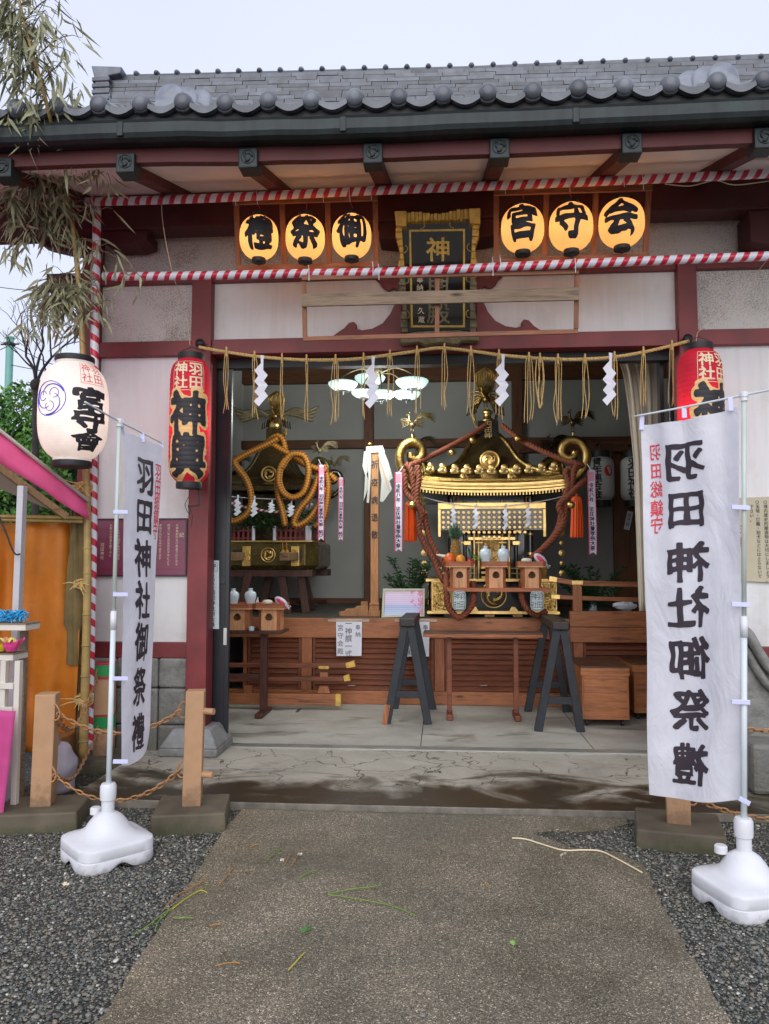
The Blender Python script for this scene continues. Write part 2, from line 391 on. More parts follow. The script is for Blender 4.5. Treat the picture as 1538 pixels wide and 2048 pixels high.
def m_slab(name, wet=True, tone='a39d90'):
    m, nt, b = _base(name); v = _obj(nt); vs = _obj(nt, (1, 1.6, 1))
    n = _noise(nt, v, 2.2, 6, .65, .5); fine = _noise(nt, v, 90, 3)
    c = _ramp(nt, n, [(.28, _scale(tone, .62)), (.48, tone), (.66, _scale(tone, 1.22))])
    c = _mix(nt, .35, c, _ramp(nt, fine, [(.3, _scale(tone, .7)), (.7, _scale(tone, 1.2))]))
    if wet:
        sp = nt.nodes.new('ShaderNodeSeparateXYZ'); nt.links.new(v, sp.inputs[0])
        wn = _noise(nt, vs, 1.25, 6, .62, .8)
        a = _n(nt, 'ShaderNodeMapRange'); a.inputs['From Min'].default_value = 5.05; a.inputs['From Max'].default_value = 6.2
        a.inputs['To Min'].default_value = .34; a.inputs['To Max'].default_value = -.12; nt.links.new(sp.outputs[1], a.inputs[0])
        s = _n(nt, 'ShaderNodeMath', operation='ADD'); nt.links.new(wn, s.inputs[0]); nt.links.new(a.outputs[0], s.inputs[1])
        wetf = _ramp(nt, s.outputs[0], [(.56, 0.0), (.72, 1.0)])
        c = _mix(nt, wetf, c, _mix(nt, 1.0, c, 'b5ad9e', 'MULTIPLY'))
        pale = _noise(nt, vs, 3.2, 5, .7, 1.0); c = _mix(nt, _ramp(nt, pale, [(.57, 0.0), (.68, .55)]), c, 'b4b0a6')
        c = _mix(nt, wetf, c, _mix(nt, 1.0, c, '857b6c', 'MULTIPLY'))
        nt.links.new(_ramp(nt, wetf, [(0, .7), (1, .34)]), b.inputs['Roughness'])
        ve = _n(nt, 'ShaderNodeTexVoronoi', feature='DISTANCE_TO_EDGE', Scale=2.3)
        dn = _n(nt, 'ShaderNodeTexNoise', Scale=5.0, Detail=5.0); nt.links.new(v, dn.inputs['Vector'])
        dv = nt.nodes.new('ShaderNodeVectorMath'); dv.operation = 'MULTIPLY_ADD'; dv.inputs[1].default_value = (.35, .35, .35)
        nt.links.new(dn.outputs['Color'], dv.inputs[0]); nt.links.new(v, dv.inputs[2]); nt.links.new(dv.outputs[0], ve.inputs['Vector'])
        cm = _ramp(nt, _noise(nt, v, 1.7, 2), [(.36, 0.0), (.48, 1.0)])
        ck = _ramp(nt, ve.outputs['Distance'], [(.006, 1.0), (.016, 0.0)])
        f = _n(nt, 'ShaderNodeMath', operation='MULTIPLY'); nt.links.new(ck, f.inputs[0]); nt.links.new(cm, f.inputs[1])
        c = _mix(nt, f.outputs[0], c, '433d34')
    else:
        vn = _noise(nt, _obj(nt, (.8, 2.2, 1)), 1.6, 5, .6, .6); c = _mix(nt, _ramp(nt, vn, [(.58, 0.0), (.68, .7)]), c, _mix(nt, 1.0, c, '8d8578', 'MULTIPLY'))
        nt.links.new(_ramp(nt, vn, [(.5, .55), (.7, .3)]), b.inputs['Roughness'])
    c = _mix(nt, 1.0, c, 1.0, 'MULTIPLY'); nt.links.new(c, b.inputs['Base Color'])
    _bump(nt, b, fine, .25, .003); return m
def m_mould():
    m, nt, b = _base('mould speckled plaster'); v = _obj(nt)
    sp_ = _noise(nt, v, 95, 3, .6); a = _noise(nt, v, 1.6, 4, .6)
    s = _n(nt, 'ShaderNodeMath', operation='ADD'); nt.links.new(sp_, s.inputs[0])
    k = _n(nt, 'ShaderNodeMapRange'); k.inputs['To Min'].default_value = -.16; k.inputs['To Max'].default_value = .17; k.inputs['From Min'].default_value = .3; k.inputs['From Max'].default_value = .7
    nt.links.new(a, k.inputs[0]); nt.links.new(k.outputs[0], s.inputs[1])
    c = _ramp(nt, s.outputs[0], [(.50, 'd2cec9'), (.64, 'aca49c'), (.80, '857b72')]); nt.links.new(c, b.inputs['Base Color']); b.inputs['Roughness'].default_value = .9
    _bump(nt, b, _noise(nt, v, 160, 3), .35, .003); return m
def m_plaster():
    m, nt, b = _base('rain stained white plaster'); v = _obj(nt)
    st = _noise(nt, _obj(nt, (9, 9, .7)), 1.3, 5, .6); bl = _noise(nt, v, 2.2, 5, .65)
    c = _ramp(nt, st, [(.36, 'd8d7d6'), (.55, 'dfdfe0'), (.75, 'dbd9d6')])
    c = _mix(nt, _ramp(nt, bl, [(.55, 0.0), (.78, .45)]), c, 'b6b0a6')
    sp = nt.nodes.new('ShaderNodeSeparateXYZ'); nt.links.new(v, sp.inputs[0])
    a = _n(nt, 'ShaderNodeMapRange'); a.inputs['From Min'].default_value = .95; a.inputs['From Max'].default_value = 1.5; a.inputs['To Min'].default_value = .30; a.inputs['To Max'].default_value = 0; nt.links.new(sp.outputs[2], a.inputs[0])
    q = _n(nt, 'ShaderNodeMath', operation='MULTIPLY'); nt.links.new(a.outputs[0], q.inputs[0]); nt.links.new(_ramp(nt, bl, [(.35, .2), (.65, 1.0)]), q.inputs[1])
    c = _mix(nt, q.outputs[0], c, '8c8578')
    nt.links.new(c, b.inputs['Base Color']); b.inputs['Roughness'].default_value = .85
    _bump(nt, b, _noise(nt, v, 210, 3), .22, .0025); return m
def m_patina():
    m, nt, b = _base('patinated copper'); v = _obj(nt, (1, 1, 2)); n = _noise(nt, v, 3.5, 6, .7, .4)
    c = _ramp(nt, n, [(.3, '171c1f'), (.56, '232a2b'), (.70, '2c3a38'), (.78, '5c8a7c')])
    sr = _noise(nt, _obj(nt, (14, 1, .6)), 1.2, 3); c = _mix(nt, .35, c, _ramp(nt, sr, [(.35, '151b1c'), (.7, '313e3d')]))
    nt.links.new(c, b.inputs['Base Color']); b.inputs['Roughness'].default_value = .5; b.inputs['Metallic'].default_value = .25
    _bump(nt, b, n, .2, .006); return m
def m_stripe():
    m, nt, b = _base('red and white tape'); uv = nt.nodes.new('ShaderNodeUVMap'); sp = nt.nodes.new('ShaderNodeSeparateXYZ'); nt.links.new(uv.outputs[0], sp.inputs[0])
    a = _n(nt, 'ShaderNodeMath', operation='ADD'); nt.links.new(sp.outputs[0], a.inputs[0]); nt.links.new(sp.outputs[1], a.inputs[1])
    wv = _n(nt, 'ShaderNodeMath', operation='MULTIPLY_ADD'); wv.inputs[1].default_value = .12; nt.links.new(_noise(nt, _obj(nt), 2.5, 2), wv.inputs[0]); nt.links.new(a.outputs[0], wv.inputs[2])
    f = _n(nt, 'ShaderNodeMath', operation='FRACT'); nt.links.new(wv.outputs[0], f.inputs[0])
    c = _ramp(nt, f.outputs[0], [(0, 'd4d3dc'), (.54, 'd4d3dc'), (.56, 'c0203a'), (.98, 'b81c36')])
    nt.links.new(c, b.inputs['Base Color']); b.inputs['Roughness'].default_value = .3
    _bump(nt, b, _noise(nt, _obj(nt), 90, 2), .25, .003); return m
def m_shade(name, col, trans=.55, rough=.7, rib=0):
    m, nt, b = _base(name); v = _obj(nt); out = nt.nodes['Material Output']
    c = _ramp(nt, _noise(nt, v, 7, 3), [(.3, _scale(col, .92)), (.7, _scale(col, 1.06))])
    nt.links.new(c, b.inputs['Base Color']); b.inputs['Roughness'].default_value = rough
    if rib: _bump(nt, b, _noise(nt, _obj(nt, (1, 1, .6)), 5.5, 5, .55, 1.2), .55, .03)
    t = nt.nodes.new('ShaderNodeBsdfTranslucent'); nt.links.new(c, t.inputs[0])
    mx = nt.nodes.new('ShaderNodeMixShader'); mx.inputs[0].default_value = trans
    nt.links.new(b.outputs[0], mx.inputs[1]); nt.links.new(t.outputs[0], mx.inputs[2]); nt.links.new(mx.outputs[0], out.inputs[0]); return m
def m_braid():
    m, nt, b = _base('ochre braided rope'); uv = nt.nodes.new('ShaderNodeUVMap')
    def chk(sx, sy, rot):
        mp = nt.nodes.new('ShaderNodeMapping'); mp.inputs['Scale'].default_value = (sx, sy, 1); mp.inputs['Rotation'].default_value = (0, 0, rot); nt.links.new(uv.outputs[0], mp.inputs[0]); return mp.outputs[0]
    wv = _n(nt, 'ShaderNodeTexChecker', Scale=1.0); wv.inputs[1].default_value = (*lin('b5761c'), 1); wv.inputs[2].default_value = (*lin('6e3d0c'), 1)
    nt.links.new(chk(2.0, 2.0, PI/4), wv.inputs[0])
    nt.links.new(wv.outputs[0], b.inputs['Base Color']); b.inputs['Roughness'].default_value = .7
    _bump(nt, b, wv.outputs[1], .8, .006); return m
def m_picture():
    m, nt, b = _base('printed picture'); v = _obj(nt); sp = nt.nodes.new('ShaderNodeSeparateXYZ'); nt.links.new(v, sp.inputs[0])
    zr = _n(nt, 'ShaderNodeMapRange'); zr.inputs['From Min'].default_value = 1.03; zr.inputs['From Max'].default_value = 1.30; nt.links.new(sp.outputs[2], zr.inputs[0])
    c = _ramp(nt, zr.outputs[0], [(0, 'a9bede'), (.3, '8fa6d4'), (.42, 'c7b3d8'), (1, 'd9bfd2')])
    wv = _n(nt, 'ShaderNodeTexWave', Scale=14.0, bands_direction='Z'); nt.links.new(v, wv.inputs['Vector'])
    c = _mix(nt, .18, c, _ramp(nt, wv.outputs['Fac'], [(.3, '9c8cb4'), (.8, 'eadff0')]))
    bl = _noise(nt, v, 26, 4, .6); xr = _n(nt, 'ShaderNodeMath', operation='SUBTRACT'); xr.inputs[1].default_value = -.22; nt.links.new(sp.outputs[0], xr.inputs[0])
    xa = _n(nt, 'ShaderNodeMath', operation='ABSOLUTE'); nt.links.new(xr.outputs[0], xa.inputs[0])
    s = _n(nt, 'ShaderNodeMath', operation='MULTIPLY_ADD'); s.inputs[1].default_value = -1.2; nt.links.new(xa.outputs[0], s.inputs[0]); nt.links.new(bl, s.inputs[2])
    c = _mix(nt, _ramp(nt, s.outputs[0], [(.43, 0.0), (.5, .9)]), c, 'cf5f8e')
    nt.links.new(c, b.inputs['Base Color']); b.inputs['Roughness'].default_value = .2; return m
def m_glow(name, col, s):
    m, nt, b = _base(name); b.inputs['Base Color'].default_value = (*lin(col), 1); b.inputs['Emission Color'].default_value = (*lin(col), 1); b.inputs['Emission Strength'].default_value = s
    b.inputs['Roughness'].default_value = .3; return m
M['gravel'] = m_gravel(); M['path'] = m_path(); M['slab'] = m_slab('cracked wet slab'); M['floor'] = m_slab('indoor concrete', False, 'aaa79e')
M['mould'] = m_mould(); M['plaster'] = m_plaster(); M['patina'] = m_patina(); M['stripe'] = m_stripe(); M['braid'] = m_braid(); M['picture'] = m_picture()
M['amber_shade'] = m_shade('amber lantern paper', (.88, .55, .24), .6)
M['white_shade'] = m_shade('white lantern paper', (.86, .80, .76), .4)
M['red_shade'] = m_shade('red lantern paper', (.60, .018, .055), .35)
M['banner'] = m_shade('banner cloth', (.80, .80, .87), .3, .8, 1)
M['glass_lamp'] = m_glow('glowing glass bowl', 'c4e6de', .75); M['glass_lamp'].node_tree.nodes['Principled BSDF'].inputs['Base Color'].default_value = (.22, .28, .27, 1)
M['clear_bag'] = m_shade('plastic bag film', (.55, .5, .56), .4, .25)
M['lantern_dim'] = m_shade('unlit lantern paper', (.6, .6, .6), .2)

# ------------------------------------------------------------------ lettering (built-in font, turned into mesh)
_GC = {}
def _glyph(ch, off):
    key = (ch, off)
    if key in _GC: return _GC[key]
    c = bpy.data.curves.new('t', 'FONT'); c.body = ch; c.offset = off; c.resolution_u = 4
    o = bpy.data.objects.new('t', c); COL.objects.link(o)
    bpy.context.view_layer.update()
    me = bpy.data.meshes.new_from_object(o.evaluated_get(bpy.context.evaluated_depsgraph_get()))
    vs = np.array([v.co[:2] for v in me.vertices]) if len(me.vertices) else np.zeros((0, 2)); fs = [tuple(p.vertices) for p in me.polygons]
    bpy.data.objects.remove(o); bpy.data.curves.remove(c); bpy.data.meshes.remove(me)
    if len(vs): vs = vs - np.array([.5, .36])
    _GC[key] = (vs, fs); return _GC[key]
_SDF = {}
def _bold(ch, off, N=84, ax=1.0, ay=1.0):
    """thick brush version of a glyph: rasterised, grown by a disc and contoured again on a fine grid"""
    key = (ch, off, N, ax, ay)
    if key in _SDF: return _SDF[key]
    vs, fs = _glyph(ch, 0.0); A = .5 + off + .06; h = 2*A/N; g = -A + h*np.arange(N+1)
    mask = np.zeros((N+1, N+1), bool)
    for f in fs:
        for k in range(1, len(f)-1):
            a, b, c = vs[f[0]], vs[f[k]], vs[f[k+1]]
            i0, j0 = np.floor((np.minimum(np.minimum(a, b), c)+A)/h).astype(int); i1, j1 = np.ceil((np.maximum(np.maximum(a, b), c)+A)/h).astype(int)
            i0, j0 = max(i0, 0), max(j0, 0); gx, gy = np.meshgrid(g[i0:i1+1], g[j0:j1+1], indexing='ij')
            d = (b[0]-a[0])*(c[1]-a[1]) - (b[1]-a[1])*(c[0]-a[0])
            if abs(d) < 1e-12: continue
            s = ((gx-a[0])*(c[1]-a[1]) - (gy-a[1])*(c[0]-a[0]))/d; t = ((b[0]-a[0])*(gy-a[1]) - (b[1]-a[1])*(gx-a[0]))/d
            mask[i0:i1+1, j0:j1+1][(s >= -.02) & (t >= -.02) & (s+t <= 1.02)] = True
    R = int(off/h*max(ax, ay)) + 3; D = np.full((N+1, N+1), 1e3)
    for di in range(-R, R+1):
        for dj in range(-R, R+1):
            dist = math.hypot(di*h/ax, dj*h/ay); s = np.zeros_like(mask)
            s[max(di, 0):N+1+min(di, 0), max(dj, 0):N+1+min(dj, 0)] = mask[max(-di, 0):N+1+min(-di, 0), max(-dj, 0):N+1+min(-dj, 0)]
            D = np.where(s & (dist < D), dist, D)
    gx, gy = np.meshgrid(g, g, indexing='ij'); ph = (ord(ch) % 17)*.9
    Fd = off*(1 + .34*np.sin(gx*8.5+gy*2.2+ph)*np.sin(gy*7.3-gx*1.7+ph*1.7) + .14*np.sin(gx*23+ph)*np.sin(gy*19)) - D; Fd[D > 100] = -.2
    Fd[1:-1, 1:-1] = (Fd[1:-1, 1:-1]*4 + Fd[:-2, 1:-1] + Fd[2:, 1:-1] + Fd[1:-1, :-2] + Fd[1:-1, 2:])/8
    V = []; Fc = []; idx = {}
    def vert(k, p):
        if k not in idx: idx[k] = len(V); V.append(p)
        return idx[k]
    for i in range(N):
        for j in range(N):
            q = [(i, j), (i+1, j), (i+1, j+1), (i, j+1)]; val = [Fd[a] for a in q]
            if max(val) <= 0: continue
            P = []
            for k in range(4):
                a, b = q[k], q[(k+1) % 4]; va, vb = val[k], val[(k+1) % 4]
                if va > 0: P.append(vert(a, (g[a[0]], g[a[1]])))
                if (va > 0) != (vb > 0):
                    t = va/(va-vb); kk = (min(a, b), max(a, b)); P.append(vert(kk, (g[a[0]]+(g[b[0]]-g[a[0]])*t, g[a[1]]+(g[b[1]]-g[a[1]])*t)))
            if len(P) >= 3: Fc.append(tuple(P))
    _SDF[key] = (np.array(V), Fc); return _SDF[key]
def letters(items, fn, off=0.0, cut=0, wob=0.0, seed=0, shear=0, ax=1.0, ay=1.0, N=84):
    """items: (char, u, v, su, sv); fn(u, v) -> point. cut = cell size in metres for bending onto curved surfaces"""
    mb = MB()
    for n_, (ch, u, v, su, sv) in enumerate(items):
        if off >= .012: vs, fs = _bold(ch, off, N, ax, ay)
        else:
            vs, fs = _glyph(ch, 0.0)
            if cut and len(vs):
                bm = bmesh.new(); B = [bm.verts.new((p[0], p[1], 0)) for p in vs]
                for f in fs:
                    try: bm.faces.new([B[i] for i in f])
                    except ValueError: pass
                for axn in (0, 1):
                    k = -.6
                    while k < .6:
                        bmesh.ops.bisect_plane(bm, geom=bm.verts[:]+bm.edges[:]+bm.faces[:], plane_co=(k, 0, 0) if axn == 0 else (0, k, 0), plane_no=(1, 0, 0) if axn == 0 else (0, 1, 0), dist=1e-6)
                        k += max(.04, cut/max(su, sv))
                bm.verts.index_update(); vs = [tuple(w.co[:2]) for w in bm.verts]; fs = [tuple(w.index for w in f.verts) for f in bm.faces]; bm.free()
        P = []
        for x, y in vs:
            if wob:
                q = V3((x*3.1+seed+n_*7, y*3.1, seed*1.7)); x, y = x + mnoise.noise(q)*wob, y + mnoise.noise(q+V3((9, 3, 7)))*wob
            P.append(fn(u + (x+shear*y)*su, v + y*sv))
        mb.add(P, fs)
    return mb
def flat(o, r, u, eps=0.002):
    """plane map: origin, right vector, up vector; lifted eps towards r x u"""
    o, r, u = V3(o), V3(r).normalized(), V3(u).normalized(); n = r.cross(u).normalized()*eps
    return lambda a, b: o + r*a + u*b + n
def column(txt, u, vtop, size, pitch=None, sv=None):
    pitch = pitch or size; return [(c, u, vtop - pitch*(i+.5), size, sv or size) for i, c in enumerate(txt) if c != ' ']
def stripes_uv(name, pts, r, label, turns_per_m, parent=None, cat='pole', mat_='stripe', n=14, umul=1.0):
    pts = [V3(p) for p in pts]; mb = MB().tube(pts, r, n)
    o = obj(name, mb, M[mat_], parent, smooth=True, fixn=False)
    uv = o.data.uv_layers.new(name='UVMap'); L = [0]
    for i in range(1, len(pts)): L.append(L[-1] + (pts[i]-pts[i-1]).length)
    for poly in o.data.polygons:
        vi = list(poly.vertices); ks = [i % n for i in vi]; wrap = (0 in ks and n-1 in ks)
        for li, i in zip(poly.loop_indices, vi):
            k = i % n; k = n if (wrap and k == 0) else k
            uv.data[li].uv = (k/n*umul, L[i//n]*turns_per_m)
    if label: tag(o, label, cat)
    return o
# ================================================================== GROUND
YW_ = 6.40                       # facade plane
def sheet(name, poly, z, m, t=None, **kw):
    mb = MB()
    if t: mb.prism(poly, lambda u, v, d: V3((u, v, z-d)), t)
    else: mb.add([(x, y, z) for x, y in poly], [tuple(range(len(poly)))])
    return tag(obj(name, mb, m, **kw), kind='structure')
sheet('ground', [(-60, -20), (60, -20), (60, 90), (-60, 90)], 0, M['gravel'])
L = [(-1.29, 5.045), (-1.30, 4.6), (-1.27, 4.1), (-1.25, 3.6), (-1.22, 3.1), (-1.19, 2.7), (-1.17, 1.5), (-1.17, -6)]
R_ = [(1.02, -6), (1.0, 1.5), (.985, 2.7), (1.0, 3.3), (1.02, 3.9), (1.06, 4.25), (.98, 4.45), (.72, 4.52), (.62, 4.62), (.50, 4.75), (.66, 4.82), (.80, 4.8), (1.02, 4.86), (1.12, 4.93), (1.14, 5.045)]
rr = random.Random(3)
poly = []
for S in (L, R_):
    for a, b in zip(S[:-1], S[1:]):
        n = max(1, int(math.dist(a, b)/.05)) if max(a[1], b[1]) > 2 else 1
        for i in range(n): poly.append((a[0]+(b[0]-a[0])*i/n + rr.uniform(-.008, .008), a[1]+(b[1]-a[1])*i/n + (rr.uniform(-.006, .006) if a[1] < 5 else 0)))
    poly.append(S[-1])
sheet('path', poly, .014, M['path'], .03)
xl = G(240, 1585, .05).x
tag(obj('porch_slab', MB().box(-2.47, 6, 5.075, 6.50, -.05, .052), M['slab']), kind='structure')
tag(obj('kerb', MB().box(-2.47, 6, 5.058, 5.0745, -.05, .050), mat('worn kerb edge', '6f695e', .6, var=.35, vs=12, bump=.3, bs=60), bevel=.005), kind='structure')
tag(obj('floor', MB().box(-4.2, 6, 6.5, 11.7, -.05, .058), M['floor']), kind='structure')
mb = MB(); jx = X(845, 7.3, 1440)
mb.box(jx-.003, jx+.003, 6.62, 8.55, .055, .0595); mb.box(1.25, 1.256, 6.62, 8.4, .055, .0595)
tag(obj('floor_joint', mb, M['black']), kind='structure')

# gravel stones lying on the sheet (nobody could count them)
def pebbles():
    rs = np.random.RandomState(5); N = 95000
    y = 1.9 + (rs.rand(N)**1.25)*3.6; x = rs.uniform(-3.4, 3.0, N)
    lx = np.interp(y, [-6, 2.7, 3.6, 4.6, 5.05], [-1.17, -1.19, -1.25, -1.30, -1.29]); rx = np.interp(y, [-6, 2.7, 3.9, 4.25, 4.45, 4.6, 4.9, 5.05], [1.0, .985, 1.02, 1.06, .9, .66, 1.05, 1.14])
    k = ((x < lx+.0) | (x > rx-.0)) & ~((y > 5.03) & (x > -2.47)) & (np.abs(x) < .62*y+.25)
    kk = rs.rand(N) < .018; k = k | (kk & (y < 5.0)); inside = kk & (x > lx) & (x < rx)
    x, y, inside = x[k], y[k], inside[k]; n = len(x)
    s = rs.gamma(5, .00085, n) + .0018; s[inside] *= .6
    t = (1+5**.5)/2
    ico = np.array([(0,1,t),(0,-1,t),(0,1,-t),(0,-1,-t),(1,t,0),(-1,t,0),(1,-t,0),(-1,-t,0),(t,0,1),(-t,0,1),(t,0,-1),(-t,0,-1)])/1.9
    fc = np.array([(0,1,8),(0,8,4),(0,4,5),(0,5,9),(0,9,1),(1,6,8),(8,6,10),(8,10,4),(4,10,2),(4,2,5),(5,2,11),(5,11,9),(9,11,7),(9,7,1),(7,6,1),(3,10,6),(3,6,7),(3,7,11),(3,11,2),(3,2,10)])
    sc = np.stack([rs.uniform(.7, 1.5, n), rs.uniform(.7, 1.4, n), rs.uniform(.45, .8, n)], 1)*s[:, None]
    v = ico[None]*sc[:, None]*rs.uniform(.85, 1.15, (n, 12, 1)); an = rs.rand(n)*6.28; ca, sa = np.cos(an)[:, None], np.sin(an)[:, None]
    vx = v[..., 0]*ca - v[..., 1]*sa + x[:, None]; vy = v[..., 0]*sa + v[..., 1]*ca + y[:, None]; vz = v[..., 2] + (s*.35)[:, None] + np.where(inside, .014, 0)[:, None]
    V = np.stack([vx, vy, vz], 2).reshape(-1, 3); Fc = (fc[None] + (np.arange(n)*12)[:, None, None]).reshape(-1, 3)
    me = bpy.data.meshes.new('gravel_stones'); me.vertices.add(len(V)); me.vertices.foreach_set('co', V.ravel())
    me.loops.add(Fc.size); me.loops.foreach_set('vertex_index', Fc.ravel()); me.polygons.add(len(Fc)); me.polygons.foreach_set('loop_start', np.arange(len(Fc))*3); me.update()
    me.validate()
    m, nt, b = _base('loose stone'); g = nt.nodes.new('ShaderNodeNewGeometry')
    c = _ramp(nt, g.outputs['Random Per Island'], [(0, '404242'), (.3, '595c56'), (.55, '6f7069'), (.75, '7b776d'), (.88, '7e6e5c'), (.95, '93918a'), (.993, 'c8c4ba')])
    nt.links.new(c, b.inputs['Base Color']); b.inputs['Roughness'].default_value = .4
    me.materials.append(m); o = bpy.data.objects.new('gravel', me); COL.objects.link(o)
    return tag(o, 'loose wet grey gravel stones scattered on both sides of the path', None, None, 'stuff')
pebbles()

# ================================================================== BUILDING
B = thing('shrine_hall', 'low festival hall with white walls, oxblood beams and grey tiled roof', 'building', (0, YW_, 0))
xc0, xc1 = X(178, YW_, 700)-.06, X(200, YW_, 700)        # corner column
XA0, XA1, XB0, XB1 = -2.115, -1.943, 1.932, 2.084         # door columns
zl0, zl1 = 3.37, 3.50; zu0, zu1 = 4.005, 4.10             # lintel and upper beam
zs0, zs1 = Z(1315, YW_, 300), Z(1284, YW_, 300)           # lower beam
def col_(x0, x1, y0, z1): return obj('column', MB().box(x0, x1, y0, y0+.19, .05, z1), M['red'], B, bevel=.006)
col_(xc0, xc1, 6.36, 4.5); col_(XA0, XA1, 6.34, zu1-.012); col_(XB0, XB1, 6.34, zu1-.012)
def beam(x0, x1, z0, z1, y=6.375, t=.12, m='red', name='beam'): return obj(name, MB().box(x0, x1, y, y+t, z0, z1), M[m], B, bevel=.005)
# lintel, upper beam and lower beam run between the columns
beam(xc1, XA0, zl0, zl1); beam(XA1, XB0, zl0, zl1, 6.365, .14); beam(XB1, 6, zl0, zl1)
beam(xc1, XA0, zu0, zu1); beam(XA1, XB0, zu0, zu1); beam(XB1, 6, zu0, zu1)
for x0_, x1_ in ((XA0, XA1), (XB0, XB1)): beam(x0_, x1_, zu1-.0115, zu1, 6.375, .12)
beam(xc1, XA0, zs0, zs1); beam(XB1, 6, zs0, zs1)
x_be = W(95, 555, YW_).x; obj('beam_end', MB().box(x_be, xc0, 6.38, 6.5, zu0-.03, zu1+.02), M['red_dark'], B, bevel=.004)
# plaster panels
def wall(x0, x1, z0, z1, m='plaster', y=6.43): return obj('wall', MB().box(x0, x1, y, y+.08, z0, z1), M[m], B)
wall(xc1, XA0, zs1, zl0); wall(XB1, 6, zs1, zl0)
wall(xc1, XA0, zl1, zu0, 'mould'); wall(XA1, XB0, zl1, zu0, 'plaster'); wall(XB1, 6, zl1, zu0, 'mould')
wall(xc0+.02, 6, zu1, 5.2, 'mould', 6.45)
# stone plinth below the lower beam
for i, (x0, x1) in enumerate(((xc1-.05, -2.72), (-2.715, -2.36), (-2.355, XA0))):
    for z0, z1 in ((-.02, .26), (.265, .56), (.565, zs0)):
        obj('plinth_block', MB().box(x0, x1, 6.37, 6.5, z0, z1), M['stone'], B, bevel=.02)
obj('plinth_block', MB().box(XB1, 6, 6.37, 6.5, -.02, zs0), M['stone'], B, bevel=.015)
mb = MB(); c = W(385, 1508, 6.18); 
for cx in ((XA0+XA1)/2, (XB0+XB1)/2):
    a, b_ = .24, .15
    q = lambda s, z: [(cx-s, 6.40-s, z), (cx+s, 6.40-s, z), (cx+s, 6.40+s, z), (cx-s, 6.40+s, z)]
    obj('column_stone', MB().hexa(q(a, .053), q(a, .12)).hexa(q(a, .1201), q(b_, .26)), M['stone_trim'], B, bevel=.012)
# side return of the left wall (seen from a step to the left) and the hall's shell
obj('wall', MB().box(xc0+.02, xc0+.10, 6.56, 11.6, .05, 5.0), M['plaster'], B)
obj('wall', MB().box(5.9, 6.0, 6.52, 11.6, .05, 5.0), M['plaster'], B)
YB = 11.5
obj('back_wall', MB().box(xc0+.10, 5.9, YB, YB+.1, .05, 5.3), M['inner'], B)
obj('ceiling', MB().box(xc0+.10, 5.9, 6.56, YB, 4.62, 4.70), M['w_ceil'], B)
for (ya, yb, yy) in ((738, 765, YB-.09), (880, 897, YB-.08)):
    obj('inner_beam', MB().box(xc0+.1, 5.9, yy-.05, YB-.001, Z(yb, yy, 700), Z(ya, yy, 700)+(.25 if ya < 800 else 0)), M['w_inner'], B, bevel=.005)
obj('inner_beam', MB().box(xc0+.1, 5.9, YB-.12, YB-.002, Z(1206, YB, 700), Z(1196, YB, 700)), M['w_inner'], B)
for (pa, pb) in ((730, 748), (1026, 1046)):
    obj('inner_post', MB().box(X(pa, YB), X(pb, YB), YB-.16, YB-.003, .9, 4.62), M['w_inner_z'], B, bevel=.005)
xp = X(1228, 11.0); obj('board_wall', MB().box(xp, xp+1.6, 10.95, 11.05, .95, Z(905, 11, 1250)), M['ply'], B)
obj('inner_beam', MB().box(X(1040, 10.8), 5.8, 10.7, 10.82, Z(905, 10.8, 1250), Z(884, 10.8, 1250)), M['w_inner'], B, bevel=.004)
# door frame, track and leaves
obj('door_track', MB().box(XA1, XB0, 6.52, 6.62, Z(728, 6.52, 900), zl0+.02), M['black'], B)
mb = MB()
for k in range(4): mb.box(XA1, 2.6, 6.505+k*.034, 6.517+k*.034, .058, .068)
obj('door_rail', mb.box(XA1, 2.6, 6.50, 6.63, .0565, .0605), M['alu'], B)
def leaf_(x0, x1, y, name='door'):
    z1 = Z(722, y, 450)
    d = obj(name, MB().box(x0, x1, y, y+.035, .07, z1), M['black_steel'], B, bevel=.004)
    for (a, b_, c1, c2) in ((x0, x0+.035, .07, z1), (x1-.035, x1, .07, z1), (x0+.035, x1-.035, .07, .14), (x0+.035, x1-.035, 1.42, 1.47), (x0+.035, x1-.035, z1-.07, z1)):
        obj('rail', MB().box(a, b_, y-.012, y-.0005, c1, c2), M['black_steel'], d, bevel=.003)
    return d
xd = X(460, 6.56, 1100)
dl = leaf_(xd-.42, xd, 6.56); leaf_(xd-.62, xd-.10, 6.61)
obj('handle', MB().box(X(447, 6.54, 1270), X(453.5, 6.54, 1270), 6.538, 6.547, Z(1290, 6.54, 450), Z(1256, 6.54, 450)), M['alu'], dl)
xr_ = X(1338, 6.6, 900); leaf_(xr_, xr_+.3, 6.56)
obj('door_jamb', MB().box(X(1322, 6.64, 900), X(1330, 6.64, 900), 6.63, 6.72, .07, zl0), M['black_steel'], B)

